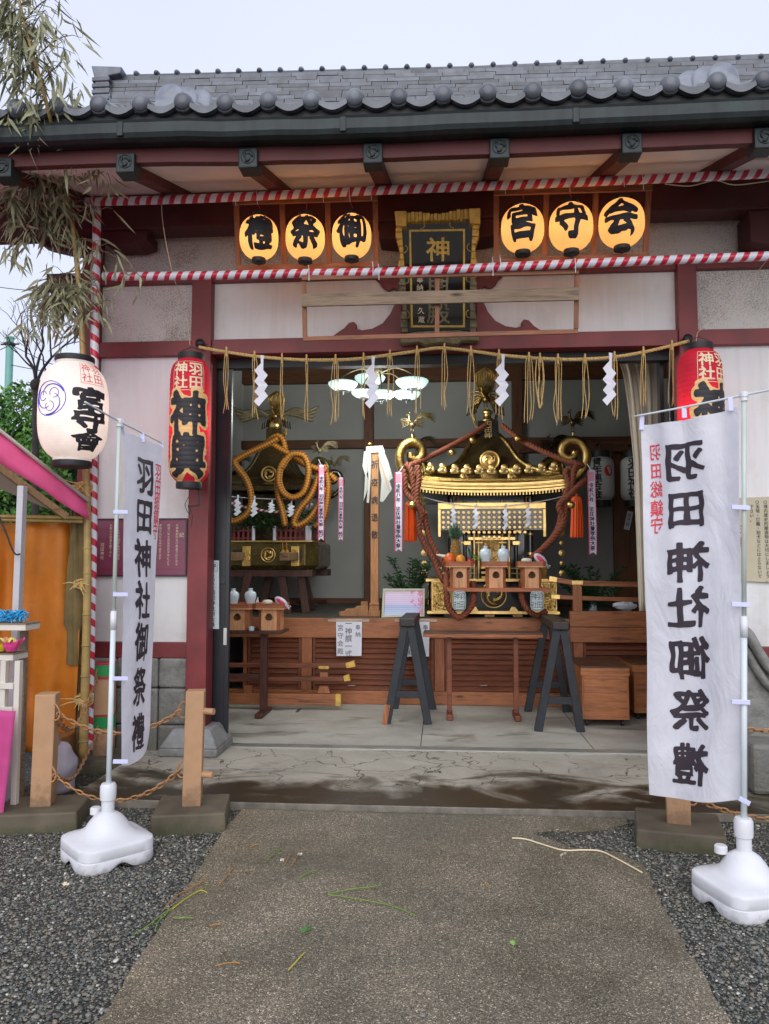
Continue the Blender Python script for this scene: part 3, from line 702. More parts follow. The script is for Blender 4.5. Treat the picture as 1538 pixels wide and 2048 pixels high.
# purlin on brackets, soffit, rafters, fascia, gutter
zE = W(620, 318, 5.0).z; zWl = W(620, 378, 6.15).z; sl = (zWl-zE)/1.15
def zs(y): return zE + sl*(y-5.0)
xg = -4.05
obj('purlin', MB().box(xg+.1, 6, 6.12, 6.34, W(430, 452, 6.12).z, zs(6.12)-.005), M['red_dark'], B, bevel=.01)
for (px0, px1) in ((205, 294), (758, 1000), (1500, 1640)):
    a, b_ = W(px0, 490, 6.16).x, W(px1, 490, 6.16).x; zt = W(430, 452, 6.12).z
    zb = W((px0+px1)/2, 488 if px0 != 758 else 480, 6.16).z
    pts = [(a, zt), (b_, zt), (b_, zb+.03), (b_-.25*(b_-a), zb), (a+.25*(b_-a), zb), (a, zb+.03)]
    obj('bracket_arm', MB().prism(pts, lambda u, v, t: V3((u, 6.15+t, v)), .26), M['red_dark'], B, bevel=.006)
# gable side purlin ends standing out to the left
xq = W(75, 490, 6.3).x
obj('purlin_end', MB().prism([(xq, W(75, 470, 6.3).z), (xc0, W(75, 470, 6.3).z), (xc0, W(150, 500, 6.3).z), (xq+.28, W(150, 500, 6.3).z), (xq+.05, W(90, 488, 6.3).z), (xq, W(90, 488, 6.3).z+.02)], lambda u, v, t: V3((u, 6.36+t, v)), .12), M['red_dark'], B, bevel=.004)
obj('purlin_end', MB().box(xg+.1, xc0+.03, 6.355, 6.49, W(75, 470, 6.3).z+.002, zs(6.36)), M['red_dark'], B, bevel=.004)
q = [(xg, 4.996), (6, 4.996), (6, 6.9), (xg, 6.9)]
obj('soffit', MB().prism(q, lambda u, v, t: V3((u, v, zs(v)+t)), .03), M['soffit'], B)
caps_px = [21, 262, 503, 748, 997, 1257, 1517]; cy = [326, 320, 313, 306, 297, 288, 275]
cx_ = [W(a, b_, 5.0).x for a, b_ in zip(caps_px, cy)] + [2.9]; cx_ = [cx_[0]-.84] + cx_
for i, xx in enumerate(cx_):
    hw, hh = .052, .075
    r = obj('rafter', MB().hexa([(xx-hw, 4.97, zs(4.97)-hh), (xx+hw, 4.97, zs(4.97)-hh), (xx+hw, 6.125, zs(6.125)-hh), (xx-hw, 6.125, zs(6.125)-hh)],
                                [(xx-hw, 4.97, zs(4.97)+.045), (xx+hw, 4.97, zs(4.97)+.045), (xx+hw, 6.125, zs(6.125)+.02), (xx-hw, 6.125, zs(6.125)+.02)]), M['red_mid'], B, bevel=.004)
    zc = zs(4.97)-.012
    cp = obj('rafter_cap', MB().box(xx-.064, xx+.064, 4.90, 5.03, zc-.075, zc+.062), M['patina'], r, bevel=.008)
    mb = MB()
    for k in range(3):
        a0 = k*2*PI/3; mb.tube([V3((xx+math.cos(a0+t*.9)*.032*(1-t*.25), 4.897, zc+math.sin(a0+t*.9)*.032*(1-t*.25))) for t in [i/5*2 for i in range(6)]], [.009, .008, .007, .005, .003, .001], 6)
    mb.tube([V3((xx+math.cos(t)*.045, 4.898, zc+math.sin(t)*.045)) for t in [2*PI*i/20 for i in range(20)]], .003, 5, closed=True)
    obj('crest', mb, M['patina'], cp, smooth=True)
balls = [(196, 210), (282, 208), (368, 205), (451, 207), (538, 202), (621, 201), (710, 197), (797, 195), (884, 190), (974, 187), (1062, 184), (1152, 179), (1249, 174), (1335, 170), (1426, 165), (1524, 161)]
YE = 4.80
bw = [W(a, b_, YE) for a, b_ in balls]; x0b = bw[6].x; pit = (bw[15].x-bw[0].x)/15
def ze(x): return float(np.interp(x, [p.x for p in bw], [p.z for p in bw]))
zf0 = lambda x: ze(x)-.0
def strip(y0, y1, dz0, dz1, name, m, step=.25, bev=0, bot=None):
    xs = list(np.arange(xg, 6.01, step)); mb = MB(); vs = []; fs = []
    for i, x in enumerate(xs):
        z = ze(x); vs += [(x, y0, z+dz0), (x, y1, z+dz0), (x, y1, z+dz1), (x, y0, z+dz1)]
    for i in range(len(xs)-1):
        a = 4*i
        for k in range(4): fs.append((a+k, a+4+k, a+4+(k+1) % 4, a+(k+1) % 4))
    fs += [(0, 1, 2, 3), tuple(4*(len(xs)-1)+k for k in (3, 2, 1, 0))]
    return obj(name, mb.add(vs, fs), m, B, bevel=bev)
zb0 = ze(-.4); fb = W(770, 318, 4.95).z-zb0
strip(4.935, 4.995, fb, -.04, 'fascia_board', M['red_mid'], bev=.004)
gz0 = W(770, 270, 4.82).z-zb0; gz1 = W(770, 230, 4.80).z-zb0
# gutter: box trough with a rounded lower front
xs = list(np.arange(xg-.02, 6.01, .12)); vs = []; fs = []
pr = [(4.93, gz0+.008), (4.84, gz0), (4.805, gz0+.012), (4.79, gz0+.04), (4.79, gz1-.015), (4.782, gz1), (4.795, gz1+.006), (4.80, gz1), (4.80, gz0+.05), (4.93, gz0+.03)]
for x in xs:
    z = ze(x)
    for y, d in pr: vs.append((x, y, z+d+.002*math.sin(x*3)))
k_ = len(pr)
for i in range(len(xs)-1):
    for k in range(k_): fs.append((i*k_+k, (i+1)*k_+k, (i+1)*k_+(k+1) % k_, i*k_+(k+1) % k_))
gut = obj('gutter', MB().add(vs, fs), M['patina'], B)
for x in (-2.1, -.62, .86, 2.34):
    z = ze(x); obj('gutter_joint', MB().box(x-.02, x+.02, 4.782, 4.80, z+gz0+.015, z+gz1-.01), M['patina'], gut, bevel=.004)
strip(4.83, 4.95, gz1+.02, -.045, 'eave_board', M['black'])
# tiled slope: pans, cover rolls, round end tiles
i0 = int((xg-x0b)/pit)-0; nt_ = int((6-xg)/pit); RY = 8.6
rz = [W(205, 160, RY), W(770, 160, RY), W(1538, 125, RY)]
def zr(x): return float(np.interp(x, [rz[0].x, 0.3, rz[2].x, 6], [rz[0].z, rz[0].z-.10, rz[2].z, rz[2].z+.15]))
def zt_(x, y): t = (y-YE)/(RY-YE); return (ze(x)-.02)*(1-t) + (zr(x)-.62)*t - .25*t*(1-t)
vs = []; fs = []; nx = 12; ys = [YE-.005] + list(np.arange(YE+.26, RY, .26)) + [RY]
xs = [x0b + pit*(i0 + k/nx) for k in range(nt_*nx+1)]
def pan(x):
    u = ((x-x0b)/pit) % 1.0; d = min(u, 1-u)*pit
    return (math.sqrt(max(0, .062**2-d*d)) if d < .055 else -.004-.027*math.sin(PI*(d-.055)/(pit-.11)) - .0)
for j, y in enumerate(ys):
    for st in (0, 1):
        for x in xs: vs.append((x, y+(.001*st), zt_(x, y)+pan(x) - (.0 if (st == 1) else .018)))
nxs = len(xs)
for j in range(2*len(ys)-1):
    for i in range(nxs-1): fs.append((j*nxs+i, j*nxs+i+1, (j+1)*nxs+i+1, (j+1)*nxs+i))
roof = obj('roof', MB().add(vs, fs), M['tile'], B, fixn=False)
# back slope of the roof
obj('roof', MB().hexa([(xg, RY, zt_(0, RY)-.3), (6, RY, zt_(0, RY)-.3), (6, 12.6, ze(0)-.1), (xg, 12.6, ze(0)-.1)], [(xg, RY, zt_(0, RY)), (6, RY, zt_(0, RY)), (6, 12.6, ze(0)), (xg, 12.6, ze(0))]), M['tile'], B)
obj('gable_wall', MB().prism([(6.56, zs(6.56)), (RY, zt_(0, RY)-.1), (12.3, zs(5)), (11.6, 3.6), (6.56, 3.6)], lambda u, v, t: V3((xc0+.03+t, u, v)), .05), M['plaster'], B)
obj('barge_board', MB().prism([(4.98, zs(5)-.02), (RY, zt_(0, RY)-.28), (RY, zt_(0, RY)-.06), (4.98, zs(5)+.12)], lambda u, v, t: V3((xg+t, u, v)), .05), M['red_dark'], B)
for k in range(nt_):     # crescent fronts of the pan tiles and the round end tiles
    xb = x0b + pit*(i0+k)
    if xb > 3.2 or xb < -3.9: continue
    z = ze(xb)
    mb = MB(); mb.ell((xb, YE-.012, z), .059, .040, .059, 18, 10)
    mb.lathe([(.061, -.012), (.065, 0), (.061, .10)], (xb, YE-.0, z), 20, Matrix.Rotation(-PI/2, 3, 'X'))
    obj('end_tile', mb, M['tile'], roof, smooth=True)
    mb = MB(); n = 14; vs = []; fs = []
    for i in range(n+1):
        u = i/n; x = xb + .05 + (pit-.10)*u; s_ = math.sin(PI*u); zz = ze(x)-.005
        top = zz - .002 - .028*s_; bot = zz - .036 - .040*s_
        vs += [(x, YE-.022, top), (x, YE-.022, bot), (x, YE+.02, bot), (x, YE+.02, top)]
    for i in range(n):
        for q_ in range(4): fs.append((4*i+q_, 4*i+4+q_, 4*i+4+(q_+1) % 4, 4*i+(q_+1) % 4))
    fs += [(0, 1, 2, 3), (4*n+3, 4*n+2, 4*n+1, 4*n)]
    obj('pan_front', mb.add(vs, fs), M['tile'], roof)
# two short descending ridges of pale wet tiles just above the eave
for (pa, pb) in ((318, 368), (1432, 1482)):
    for s_ in range(3):
        y0 = YE+.12+s_*.20; xx = W(pa, 200, YE+.1).x + .035*s_*(1 if pa < 800 else -1)+.06; zz = ze(xx)+.045+s_*.105
        mb = MB(); A = [(math.cos(t), math.sin(t)) for t in [PI*i/12 for i in range(13)]]
        for (ya, yb, r_) in ((y0, y0+.21, .085), (y0-.012, y0+.02, .098)):
            mb.prism([(c_*r_, s__*r_*.9) for c_, s__ in A], lambda u, v, t, ya=ya, yb=yb, xx=xx, zz=zz: V3((xx+u, ya+t*(yb-ya), zz+v+t*.09)), 1)
        obj('descending_ridge_tile', mb, M['tile_light'], roof, smooth=True, autos=True)
# main ridge: courses of thin flat tiles, cap roll, round knobs, end piece
rid = obj('ridge', MB().hexa([(rz[0].x+.1, RY-.09, zr(-3)-.9), (6, RY-.09, zr(6)-.9), (6, RY+.2, zr(6)-.9), (rz[0].x+.1, RY+.2, zr(-3)-.9)], [(rz[0].x+.1, RY-.09, zr(-3)-.05), (6, RY-.09, zr(2)-.0), (6, RY+.2, zr(2)), (rz[0].x+.1, RY+.2, zr(-3)-.05)]), M['tile'], B)
rs = random.Random(11); h_ = .052
for r_ in range(13):
    mb = MB(); x = rz[0].x + rs.uniform(-.02, .2)
    while x < 4.6:
        w_ = rs.choice((.24, .3, .3, .36)); z0 = (zr(x)+zr(min(x+w_, 6)))/2 - .035 - (r_+1)*h_; yy = RY-.115-.012*r_ + rs.uniform(-.006, .006)
        a = zr(x)-.035-(r_+1)*h_; b_ = zr(x+w_)-.035-(r_+1)*h_
        mb.hexa([(x+.003, yy, a+.004), (x+w_-.003, yy, b_+.004), (x+w_-.003, yy+.1, b_+.004), (x+.003, yy+.1, a+.004)], [(x+.003, yy, a+h_-.006), (x+w_-.003, yy, b_+h_-.006), (x+w_-.003, yy+.1, b_+h_-.006), (x+.003, yy+.1, a+h_-.006)]); x += w_
    obj('tile_course', mb, M['tile'], rid)
xs = list(np.arange(rz[0].x, 4.7, .2)); obj('ridge_roll', MB().tube([V3((x, RY-.04, zr(x)-.03)) for x in xs], .055, 12), M['tile'], rid, smooth=True)
x = rz[0].x+.2
while x < 4.4:
    obj('ridge_knob', MB().ell((x, RY-.05, zr(x)+.015), .038, .075, .036, 12, 7), M['tile'], rid, smooth=True); x += .245
x = rz[0].x; z = zr(x)
pts = [(x-.05, z+.05), (x+.32, z+.02), (x+.3, z-.06), (x+.16, z-.08), (x+.20, z-.42), (x-.02, z-.45), (x+.0, z-.14), (x-.02, z-.06)]
obj('ridge_end', MB().prism(pts, lambda u, v, t: V3((u, RY-.2+t, v)), .3), M['tile'], rid, bevel=.012)
for k in range(5): obj('ridge_end_course', MB().box(x-.03, x+.18, RY-.215, RY-.1, z-.15-k*.075, z-.10-k*.075), M['tile'], rid, bevel=.008)

# frog-leg strut behind the plaque
Lo = [(663, 673), (676, 664), (688, 656), (698, 645), (708, 643), (714, 650), (712, 657), (724, 660), (744, 657), (765, 646), (780, 628), (790, 606), (804, 604), (804, 673)]
Up = [(750, 556), (806, 556), (806, 588), (796, 584), (788, 576), (776, 582), (764, 572), (758, 562)]
for P_ in (Lo, Up):
    for mir in (0, 1):
        q = [((2*878-a) if mir else a, b_ - (5 if mir else 0)) for a, b_ in P_]
        if mir: q = q[::-1]
        obj('frog_leg_strut', MB().pxprism(q, 6.375, .055), M['red'], B, bevel=.006)
# ================================================================== STRIPED POLES, LANTERN FRAMES, LANTERNS
def yl(px, y0, y1): return y0 + (y1-y0)*(px-180)/1358
up = [W(px, py, yl(px, 5.72, 5.62)) for px, py in ((172, 404), (380, 398), (560, 390), (800, 379), (1000, 371), (1260, 360), (1538, 347), (1700, 338))]
stripes_uv('striped_pole', spline(up, 4), .0335, 'long red and white taped pole slung highest, above the round lanterns', 10.8)
lo = [W(px, py, yl(px, 5.72, 5.58)) for px, py in ((207, 553), (400, 551), (600, 547), (800, 543), (1000, 534), (1260, 523), (1538, 512), (1700, 505))]
stripes_uv('striped_pole', spline(lo, 4), .033, 'long red and white taped pole crossing in front of the black plaque', 10.8)
vp = [W(px, py, 5.78) for px, py in ((194, 412), (192, 560), (189, 700), (187, 900), (186, 1060), (183, 1200), (180, 1350), (179, 1380))]+[W(177, 1500, 5.78)]
stripes_uv('striped_pole', spline(vp, 4), .033, 'upright red and white taped pole beside the bamboo', 8.2)
# white cable ties on the two horizontal poles
for i, (px, a, b_) in enumerate(((470, 392, 412), (513, 386, 408), (645, 380, 404), (698, 380, 404), (741, 378, 400), (1009, 368, 388), (1138, 355, 384), (1247, 356, 374), (1285, 352, 380))):
    yy = yl(px, 5.66, 5.56); p = [W(px, a-6, yy), W(px+1, a+8, yy-.02), W(px+2, b_, yy-.01)]
    tag(obj('cable_tie', MB().tube(p, .0028, 5), M['white_paper']), 'white cable tie on the upper striped pole, %s from the left' % ['first', 'second', 'third', 'fourth', 'fifth', 'sixth', 'seventh', 'eighth', 'ninth'][i], 'cable tie', 'cable ties on the striped poles')
for i, (px, a, b_) in enumerate(((617, 534, 562), (745, 526, 552), (757, 532, 560), (985, 518, 552), (1000, 514, 540), (1150, 520, 545))):
    yy = yl(px, 5.66, 5.54); p = [W(px, a-4, yy), W(px+1, a+9, yy-.02), W(px+1, b_, yy-.01)]
    tag(obj('cable_tie', MB().tube(p, .0028, 5), M['white_paper']), 'white cable tie on the lower striped pole, %s from the left' % ['first', 'second', 'third', 'fourth', 'fifth', 'sixth'][i], 'cable tie', 'cable ties on the striped poles')

def lath_frame(label, tl, tr, br, bl, mids, Y, w=.045, t=.022):
    T = thing('lantern_frame', label, 'frame', W((bl[0]+br[0])/2, bl[1], Y))
    P_ = [W(*p, Y) for p in (tl, tr, br, bl)]
    for a, b_ in ((P_[0], P_[1]), (P_[3], P_[2])): obj('rail', MB().bar(a-V3((.02, 0, 0)), b_+V3((.02, 0, 0)), t, w), M['w_lath'], T, bevel=.002)
    for a, b_ in [(P_[0], P_[3]), (P_[1], P_[2])] + [(W(m[0], m[1], Y), W(m[2], m[3], Y)) for m in mids]:
        o = V3((0, t+.001, 0)); obj('upright', MB().bar(a+o, b_+o, w*.9, t, up=(0, 1, 0)), M['w_lath_z'], T, bevel=.002)
    return T
YF = 5.84
lath_frame('light wooden lath frame holding the three lit lanterns left of the plaque', (471, 404), (750, 396), (752, 529), (476, 537), [(563, 402, 568, 534), (654, 399, 658, 532)], YF)
lath_frame('light wooden lath frame holding the three lit lanterns right of the plaque', (993, 385), (1299, 376), (1292, 512), (993, 523), [(1094, 382, 1089, 520), (1193, 379, 1188, 516)], YF-.04)
def lantern_prof(R, H, kind, n=28, rib=0):
    out = []
    for i in range(n+1):
        t = -1 + 2*i/n
        if kind == 'round': r = R*(1-abs(t)**2.6)**.52
        elif kind == 'fat': r = R*(1-abs(t)**3.4)**.42
        else: r = R*(1-abs(t)**9)**.35
        out.append((r, t*H/2))
    return out
def rad_at(prof, z):
    zs_ = [p[1] for p in prof]; rs_ = [p[0] for p in prof]; return float(np.interp(z, zs_, rs_))
def lantern(name, label, c, R, H, kind, shade, cap_r, cap_h, texts, power, col, rib=.0, ribn=0, cord=.08, group=None, extras=None, yaw=0.0):
    c = V3(c); T = thing(name, label, 'lantern', (c.x, c.y, c.z-H/2-cap_h), group)
    n = 28 if not ribn else ribn*4; yaw += math.atan2(-c.x, c.y)
    prof = lantern_prof(R, H, kind, n)
    zc = None
    for i, (r, z) in enumerate(prof):
        if r < cap_r*.98: prof[i] = (cap_r*.98, z)
    if ribn: prof = [(r + rib*math.sin(PI*((i/4) % 1.0)) - rib, z) for i, (r, z) in enumerate(prof)]
    obj('paper_shade', MB().lathe(prof, c, 40), M[shade], T, smooth=True, fixn=True)
    zt, zb = c.z+H/2, c.z-H/2
    ring = lambda z0, z1: MB().lathe([(cap_r*.86, z0), (cap_r, z0), (cap_r*1.03, (z0+z1)/2), (cap_r, z1), (cap_r*.86, z1), (cap_r*.84, (z0+z1)/2)], (c.x, c.y, 0), 28)
    obj('rim', ring(zt-.006, zt+cap_h), M['black'], T, smooth=True, autos=True); obj('rim', ring(zb-cap_h, zb+.006), M['black'], T, smooth=True, autos=True)
    hb = MB()
    hb.tube([(c.x-cap_r*.9, c.y, zt+cap_h*.5), (c.x-cap_r*.75, c.y, zt+cap_h+cord*.5), (c.x, c.y, zt+cap_h+cord), (c.x+cap_r*.75, c.y, zt+cap_h+cord*.5), (c.x+cap_r*.9, c.y, zt+cap_h*.5)], .003, 5)
    obj('hanger', hb, M['iron'], T, smooth=True)
    def fn(eps):
        def f(u, v):
            r = rad_at(prof, v) + eps; a = -PI/2 + yaw + u/R; return V3((c.x + r*math.cos(a), c.y + r*math.sin(a), c.z + v))
        return f
    for nm, mb in texts(fn): obj('lettering', mb, M[nm], T, fixn=False)
    ld = bpy.data.lights.new('bulb', 'POINT'); ld.energy = power; ld.color = col; ld.shadow_soft_size = min(.03, R*.3)
    lo_ = bpy.data.objects.new('bulb', ld); COL.objects.link(lo_); lo_.parent = T; lo_.location = c - ORG[T.name] + V3((0, 0, .0))
    return T
row = [('禮', 518, 476, 78, 101, 'Round lit amber lantern with the character 禮, leftmost of six'), ('祭', 610.5, 476, 79, 102, 'round lit amber lantern with the character 祭'),
       ('御', 703.5, 473, 79, 100, 'round lit amber lantern with the character 御'), ('宮', 1045, 458, 84, 106, 'round lit amber lantern with the character 宮'),
       ('守', 1142, 455, 85, 107, 'round lit amber lantern with the character 守'), ('会', 1243, 447, 87, 107, 'round lit amber lantern with the character 会')]
for i, (ch, px, py, wd, ht, lab) in enumerate(row):
    Y = 5.70; c = W(px, py, Y); k = Y/1550*1.03; R = wd*k/2; H = (ht-12)*k
    def tx(fn, ch=ch, R=R, H=H, i=i):
        yield 'ink', letters([(ch, 0, 0, R*1.66, H*.80)], fn(.0028), off=.044, wob=.05, seed=i+1, N=72)
    T = lantern('paper_lantern', lab[0].lower()+lab[1:], c, R, H, 'round', 'amber_shade', R*.36, .022, tx, 1.15, (1, .82, .55), rib=.0016, ribn=13, cord=.03, group='round lanterns over the doorway')
    rc = [c+V3((.01, 0, H/2+.05)), c+V3((-.01+.02*(i % 2), .01, H/2+.11)), c+V3((.03, .04, H/2+.15))]
    obj('cord', MB().tube(spline(rc, 4), .0035, 5), M['red_tape'], T)
    obj('socket', MB().lathe([(.008, 0), (.012, .006), (.012, .014), (.008, .018)], c-V3((0, 0, H/2+.045)), 12), M['black'], T)

def seal(fn, half, z0, z1, chars, ink, wid=.004, off=.0, u0=0.0, eps=.003):
    """square seal: border plus 2x2 characters, right column first"""
    ch = [(chars[0], u0+half*.48, z1-(z1-z0)*.27, half*.92, (z1-z0)*.46), (chars[1], u0+half*.48, z1-(z1-z0)*.73, half*.92, (z1-z0)*.46),
          (chars[2], u0-half*.48, z1-(z1-z0)*.27, half*.92, (z1-z0)*.46), (chars[3], u0-half*.48, z1-(z1-z0)*.73, half*.92, (z1-z0)*.46)]
    mb = letters(ch, fn(eps), off=off, cut=.02)
    f = fn(eps)
    def strip_(a, b_, c_, d_):
        n = 8
        for i in range(n):
            p = lambda t: (a[0]+(b_[0]-a[0])*t, a[1]+(b_[1]-a[1])*t); q = lambda t: (c_[0]+(d_[0]-c_[0])*t, c_[1]+(d_[1]-c_[1])*t)
            mb.quad(f(*p(i/n)), f(*p((i+1)/n)), f(*q((i+1)/n)), f(*q(i/n)))
    A, B_, C_, D_ = (u0-half, z0), (u0+half, z0), (u0+half, z1), (u0-half, z1)
    e = wid; a2, b2, c2, d2 = (u0-half+e, z0+e), (u0+half-e, z0+e), (u0+half-e, z1-e), (u0-half+e, z1-e)
    strip_(A, B_, a2, b2); strip_(B_, C_, b2, c2); strip_(C_, D_, c2, d2); strip_(D_, A, d2, a2)
    return mb
def red_lantern(label, px, ptop, pbot, wd, Y, rot, yaw):
    c = W(px, (ptop+pbot)/2, Y); k = Y/1550*1.02; R = wd*k/2; H = (pbot-ptop)*k
    def tx(fn):
        z = lambda f: H/2 - f*H
        yield 'cream_ink', seal(fn, R*.80, z(.285), z(.045), '羽田神社', 'cream_ink', .004, .028, rot, eps=.003)
        big = [('神', rot, z(.47), R*1.98, H*.36), ('輿', rot, z(.80), R*1.98, H*.36)]
        yield 'warm_outline', letters(big, fn(.003), off=.125, wob=.03, seed=4, N=72)
        yield 'ink', letters(big, fn(.006), off=.046, wob=.03, seed=4, N=72)
    return lantern('long_lantern', label, c, R, H, 'long', 'red_shade', R*.62, .045, tx, 2.3, (1, .66, .35), rib=.0022, ribn=26, cord=.06, yaw=yaw)
T = red_lantern('long red paper lantern hanging on the door column beside the purple signboard', 380, 716, 968, 82, 6.02, 0, -.12)
p = W(378, 980, 6.02)
obj('pull_cord', MB().tube(spline([p, p+V3((0, 0, -.05)), p+V3((-.03, 0, -.12)), p+V3((.01, 0, -.2)), p+V3((-.005, 0, -.12)), p+V3((.03, 0, -.2)), p+V3((.02, 0, -.3))], 5), .003, 5), M['black'], T)
obj('bracket', MB().bar(W(398, 975, 6.1), W(398, 1012, 6.1), .012, .012).bar(W(398, 1011, 6.1), W(380, 1013, 6.06), .012, .012).bar(W(398, 975, 6.1), W(398, 975, 6.33), .012, .012), M['iron'], T)
red_lantern('long red paper lantern partly behind the large white banner', 1401, 703, 955, 84, 6.02, .05, .42)
for px, py, lab in ((403, 690, 'small round black rope knob on the beam beside the left column'), (1372, 681, 'small round black rope knob on the beam beside the right column')):
    p = W(px, py, 6.33); T = thing('rope_hook', lab, 'rope hook', p)
    obj('knob', MB().lathe([(.0, -.03), (.036, -.025), (.04, 0), (.03, .02), (0, .026)], p-V3((0, .05, 0)), 18, Matrix.Rotation(PI/2, 3, 'X')), M['iron'], T, smooth=True)
    obj('stem', MB().tube([p-V3((0, .05, 0)), p+V3((0, .03, 0))], .012, 8), M['iron'], T)

# big white lantern on the bamboo
Yl = 5.35; c = W(147, 824, Yl); k = Yl/1550*1.03; R = 137*k/2*.985; H = 205*k
def txw(fn):
    z = lambda f: H/2 - f*H; u = R*.50
    yield 'red_ink', seal(fn, R*.40, z(.27), z(.045), '羽田神社', 'red_ink', .003, .0, u+.02)
    yield 'ink', letters([('宮', u, z(.42), R*1.12, H*.225), ('守', u, z(.63), R*1.12, H*.235), ], fn(.0025), off=.05, wob=.04, seed=9, ay=1.15)
    yield 'ink', letters([('會', u, z(.825), R*1.1, H*.19)], fn(.0025), off=.034, wob=.03, seed=9)
    f = fn(.0025); mb = MB(); u0, v0, rr_ = -R*.74, H*.075, R*.52
    P_ = lambda a, r: f(u0+math.cos(a)*r, v0+math.sin(a)*r*.98)
    mb.tube([P_(2*PI*i/40, rr_) for i in range(40)], .0030, 5, closed=True)
    for q in range(3):
        a0 = q*2*PI/3+.4
        mb.tube([P_(a0+t*2.3, rr_*(.96-.50*(t**1.5))) for t in [i/22 for i in range(23)]], [.006-.0035*i/22 for i in range(23)], 5)
        cx_1, cy_1 = math.cos(a0+2.4)*rr_*.45, math.sin(a0+2.4)*rr_*.45
        mb.tube([f(u0+cx_1+math.cos(b_)*rr_*.27, v0+cy_1+math.sin(b_)*rr_*.27) for b_ in [2*PI*i/24*.85+a0 for i in range(25)]], .0028, 5)
    yield 'blue_ink', mb
lantern('barrel_lantern', 'large white paper lantern with blue comma crest hanging on the bamboo', c, R, H, 'fat', 'white_shade', R*.56, .035, txw, 2.1, (1, .87, .78), rib=.0012, ribn=34, cord=.16)

# ------------------------------------------------------------------ name plaque
def plaque():
    T = thing('name_plaque', 'tall black name plaque with gilded carved border reading 神輿殿', 'plaque', W(876, 688, 6.2))
    yy = lambda py: 6.28 - .40*(688-py)/263     # the head leans forward
    P_ = lambda px, py, d=0: W(px, py, yy(py)) + V3((0, d, 0))
    def slab_(name, q, m, d0, d1, bev=.004, par=T): return obj(name, MB().prism(q, lambda u, v, t: P_(u, v, d0+t*(d1-d0)), 1), M[m], par, bevel=bev)
    bd = slab_('board', [(800, 440), (948, 438), (948, 672), (806, 672)], 'lacquer', 0, .03)
    rs = random.Random(2)
    def wavy(x0, y0, x1, y1, n, w_, s, m, name='border'):
        for i in range(n):
            a, b_ = i/n, (i+1)/n; mx = (a+b_)/2
            for _ in range(1):
                ux, uy = x0+(x1-x0)*a, y0+(y1-y0)*a; vx, vy = x0+(x1-x0)*b_, y0+(y1-y0)*b_
                o = s*(3.0*math.sin(mx*PI*3) + rs.uniform(-.6, .6))
                if abs(x1-x0) > abs(y1-y0): q = [(ux, uy-w_/2+o), (vx, vy-w_/2+o), (vx, vy+w_/2), (ux, uy+w_/2)]
                else: q = [(ux-w_/2+(o if s < 0 else 0), uy), (ux-w_/2+(o if s < 0 else 0), vy), (ux+w_/2+(o if s > 0 else 0), vy), (ux+w_/2+(o if s > 0 else 0), uy)]
                slab_(name, q, m, -.05-.012*(i % 2), .035, .006)
    wavy(800, 442, 950, 435, 20, 17, -1, 'gold_paint')
    wavy(799, 456, 806, 560, 15, 11, -1, 'gold_paint'); wavy(806, 560, 811, 668, 13, 11, -1, 'old_gold')
    wavy(950, 450, 945, 560, 15, 11, 1, 'gold_paint'); wavy(945, 560, 945, 668, 13, 11, 1, 'old_gold')
    slab_('border_foot', [(800, 672), (840, 666), (915, 664), (957, 668), (958, 685), (925, 684), (915, 692), (880, 688), (850, 693), (838, 687), (801, 690)], 'old_gold', -.05, .04, .008)
    for (x, y) in ((790, 430), (936, 425)): slab_('border_corner', [(x, y), (x+24, y-1), (x+24, y+30), (x+3, y+30)], 'gold_paint', -.072, .03, .007)
    for q in ([(818, 460), (930, 458), (930, 462), (818, 464)], [(818, 464), (822, 464), (826, 655), (822, 655)], [(926, 462), (930, 462), (930, 655), (926, 655)], [(822, 651), (930, 651), (930, 655), (822, 655)]):
        slab_('gold_line', q, 'gold_paint', -.004, 0, 0)
    for (cx1, cy1, sx_) in ((845, 450, 1), (903, 448, -1), (811, 498, 1), (938, 495, -1), (814, 560, 1), (937, 557, -1), (815, 630, 1), (936, 628, -1)):
        pts = [P_(cx1+sx_*8*math.cos(t)-4*sx_, cy1+8*math.sin(t), -.004) for t in [i*.35-1.2 for i in range(9)]]; obj('scroll', MB().tube(pts, .0035, 5), M['gold_paint'], T)
    def fn(u, v): return P_(u, v, -.006)
    m1 = letters([('神', 877, -500, 50, 50)], lambda u, v: fn(u, -v), off=.022, cut=0)
    obj('lettering', m1, M['gold_paint'], T, solid=.008)
    m1 = letters([('輿', 877, -573, 50, 50), ('殿', 877, -626, 48, 48)], lambda u, v: fn(u, -v), off=.015, cut=0)
    obj('lettering', m1, M['old_gold'], T, solid=.008)
    m1 = letters([('奉', 840, -560, 14, 14), ('納', 840, -576, 14, 14), ('久', 842, -622, 14, 14), ('蔵', 843, -640, 14, 14)], lambda u, v: fn(u, -v), off=.0)
    obj('lettering', m1, M['cream_ink'], T)
plaque()
# empty lath frame in front of the plaque
T = thing('sign_frame', 'empty wooden lath frame with a wide grey plank crossing the plaque', 'frame', W(880, 675, 5.62)); Y = 5.66
for a, b_, w_ in (((604, 556), (1158, 543), .038), ((607, 678), (1156, 663), .032)): obj('rail', MB().bar(W(*a, Y), W(*b_, Y), .02, w_), M['w_lath'], T, bevel=.002)
for a, b_ in (((608, 562), (610, 674)), ((875, 550), (874, 667)), ((1154, 550), (1152, 658))): obj('upright', MB().bar(W(*a, Y+.021), W(*b_, Y+.021), .034, .02, up=(0, 1, 0)), M['w_lath_z'], T, bevel=.002)
obj('plank', MB().bar(W(604, 601, Y-.021), W(1158, 588, Y-.021), .02, .095), M['w_grey'], T, bevel=.003)

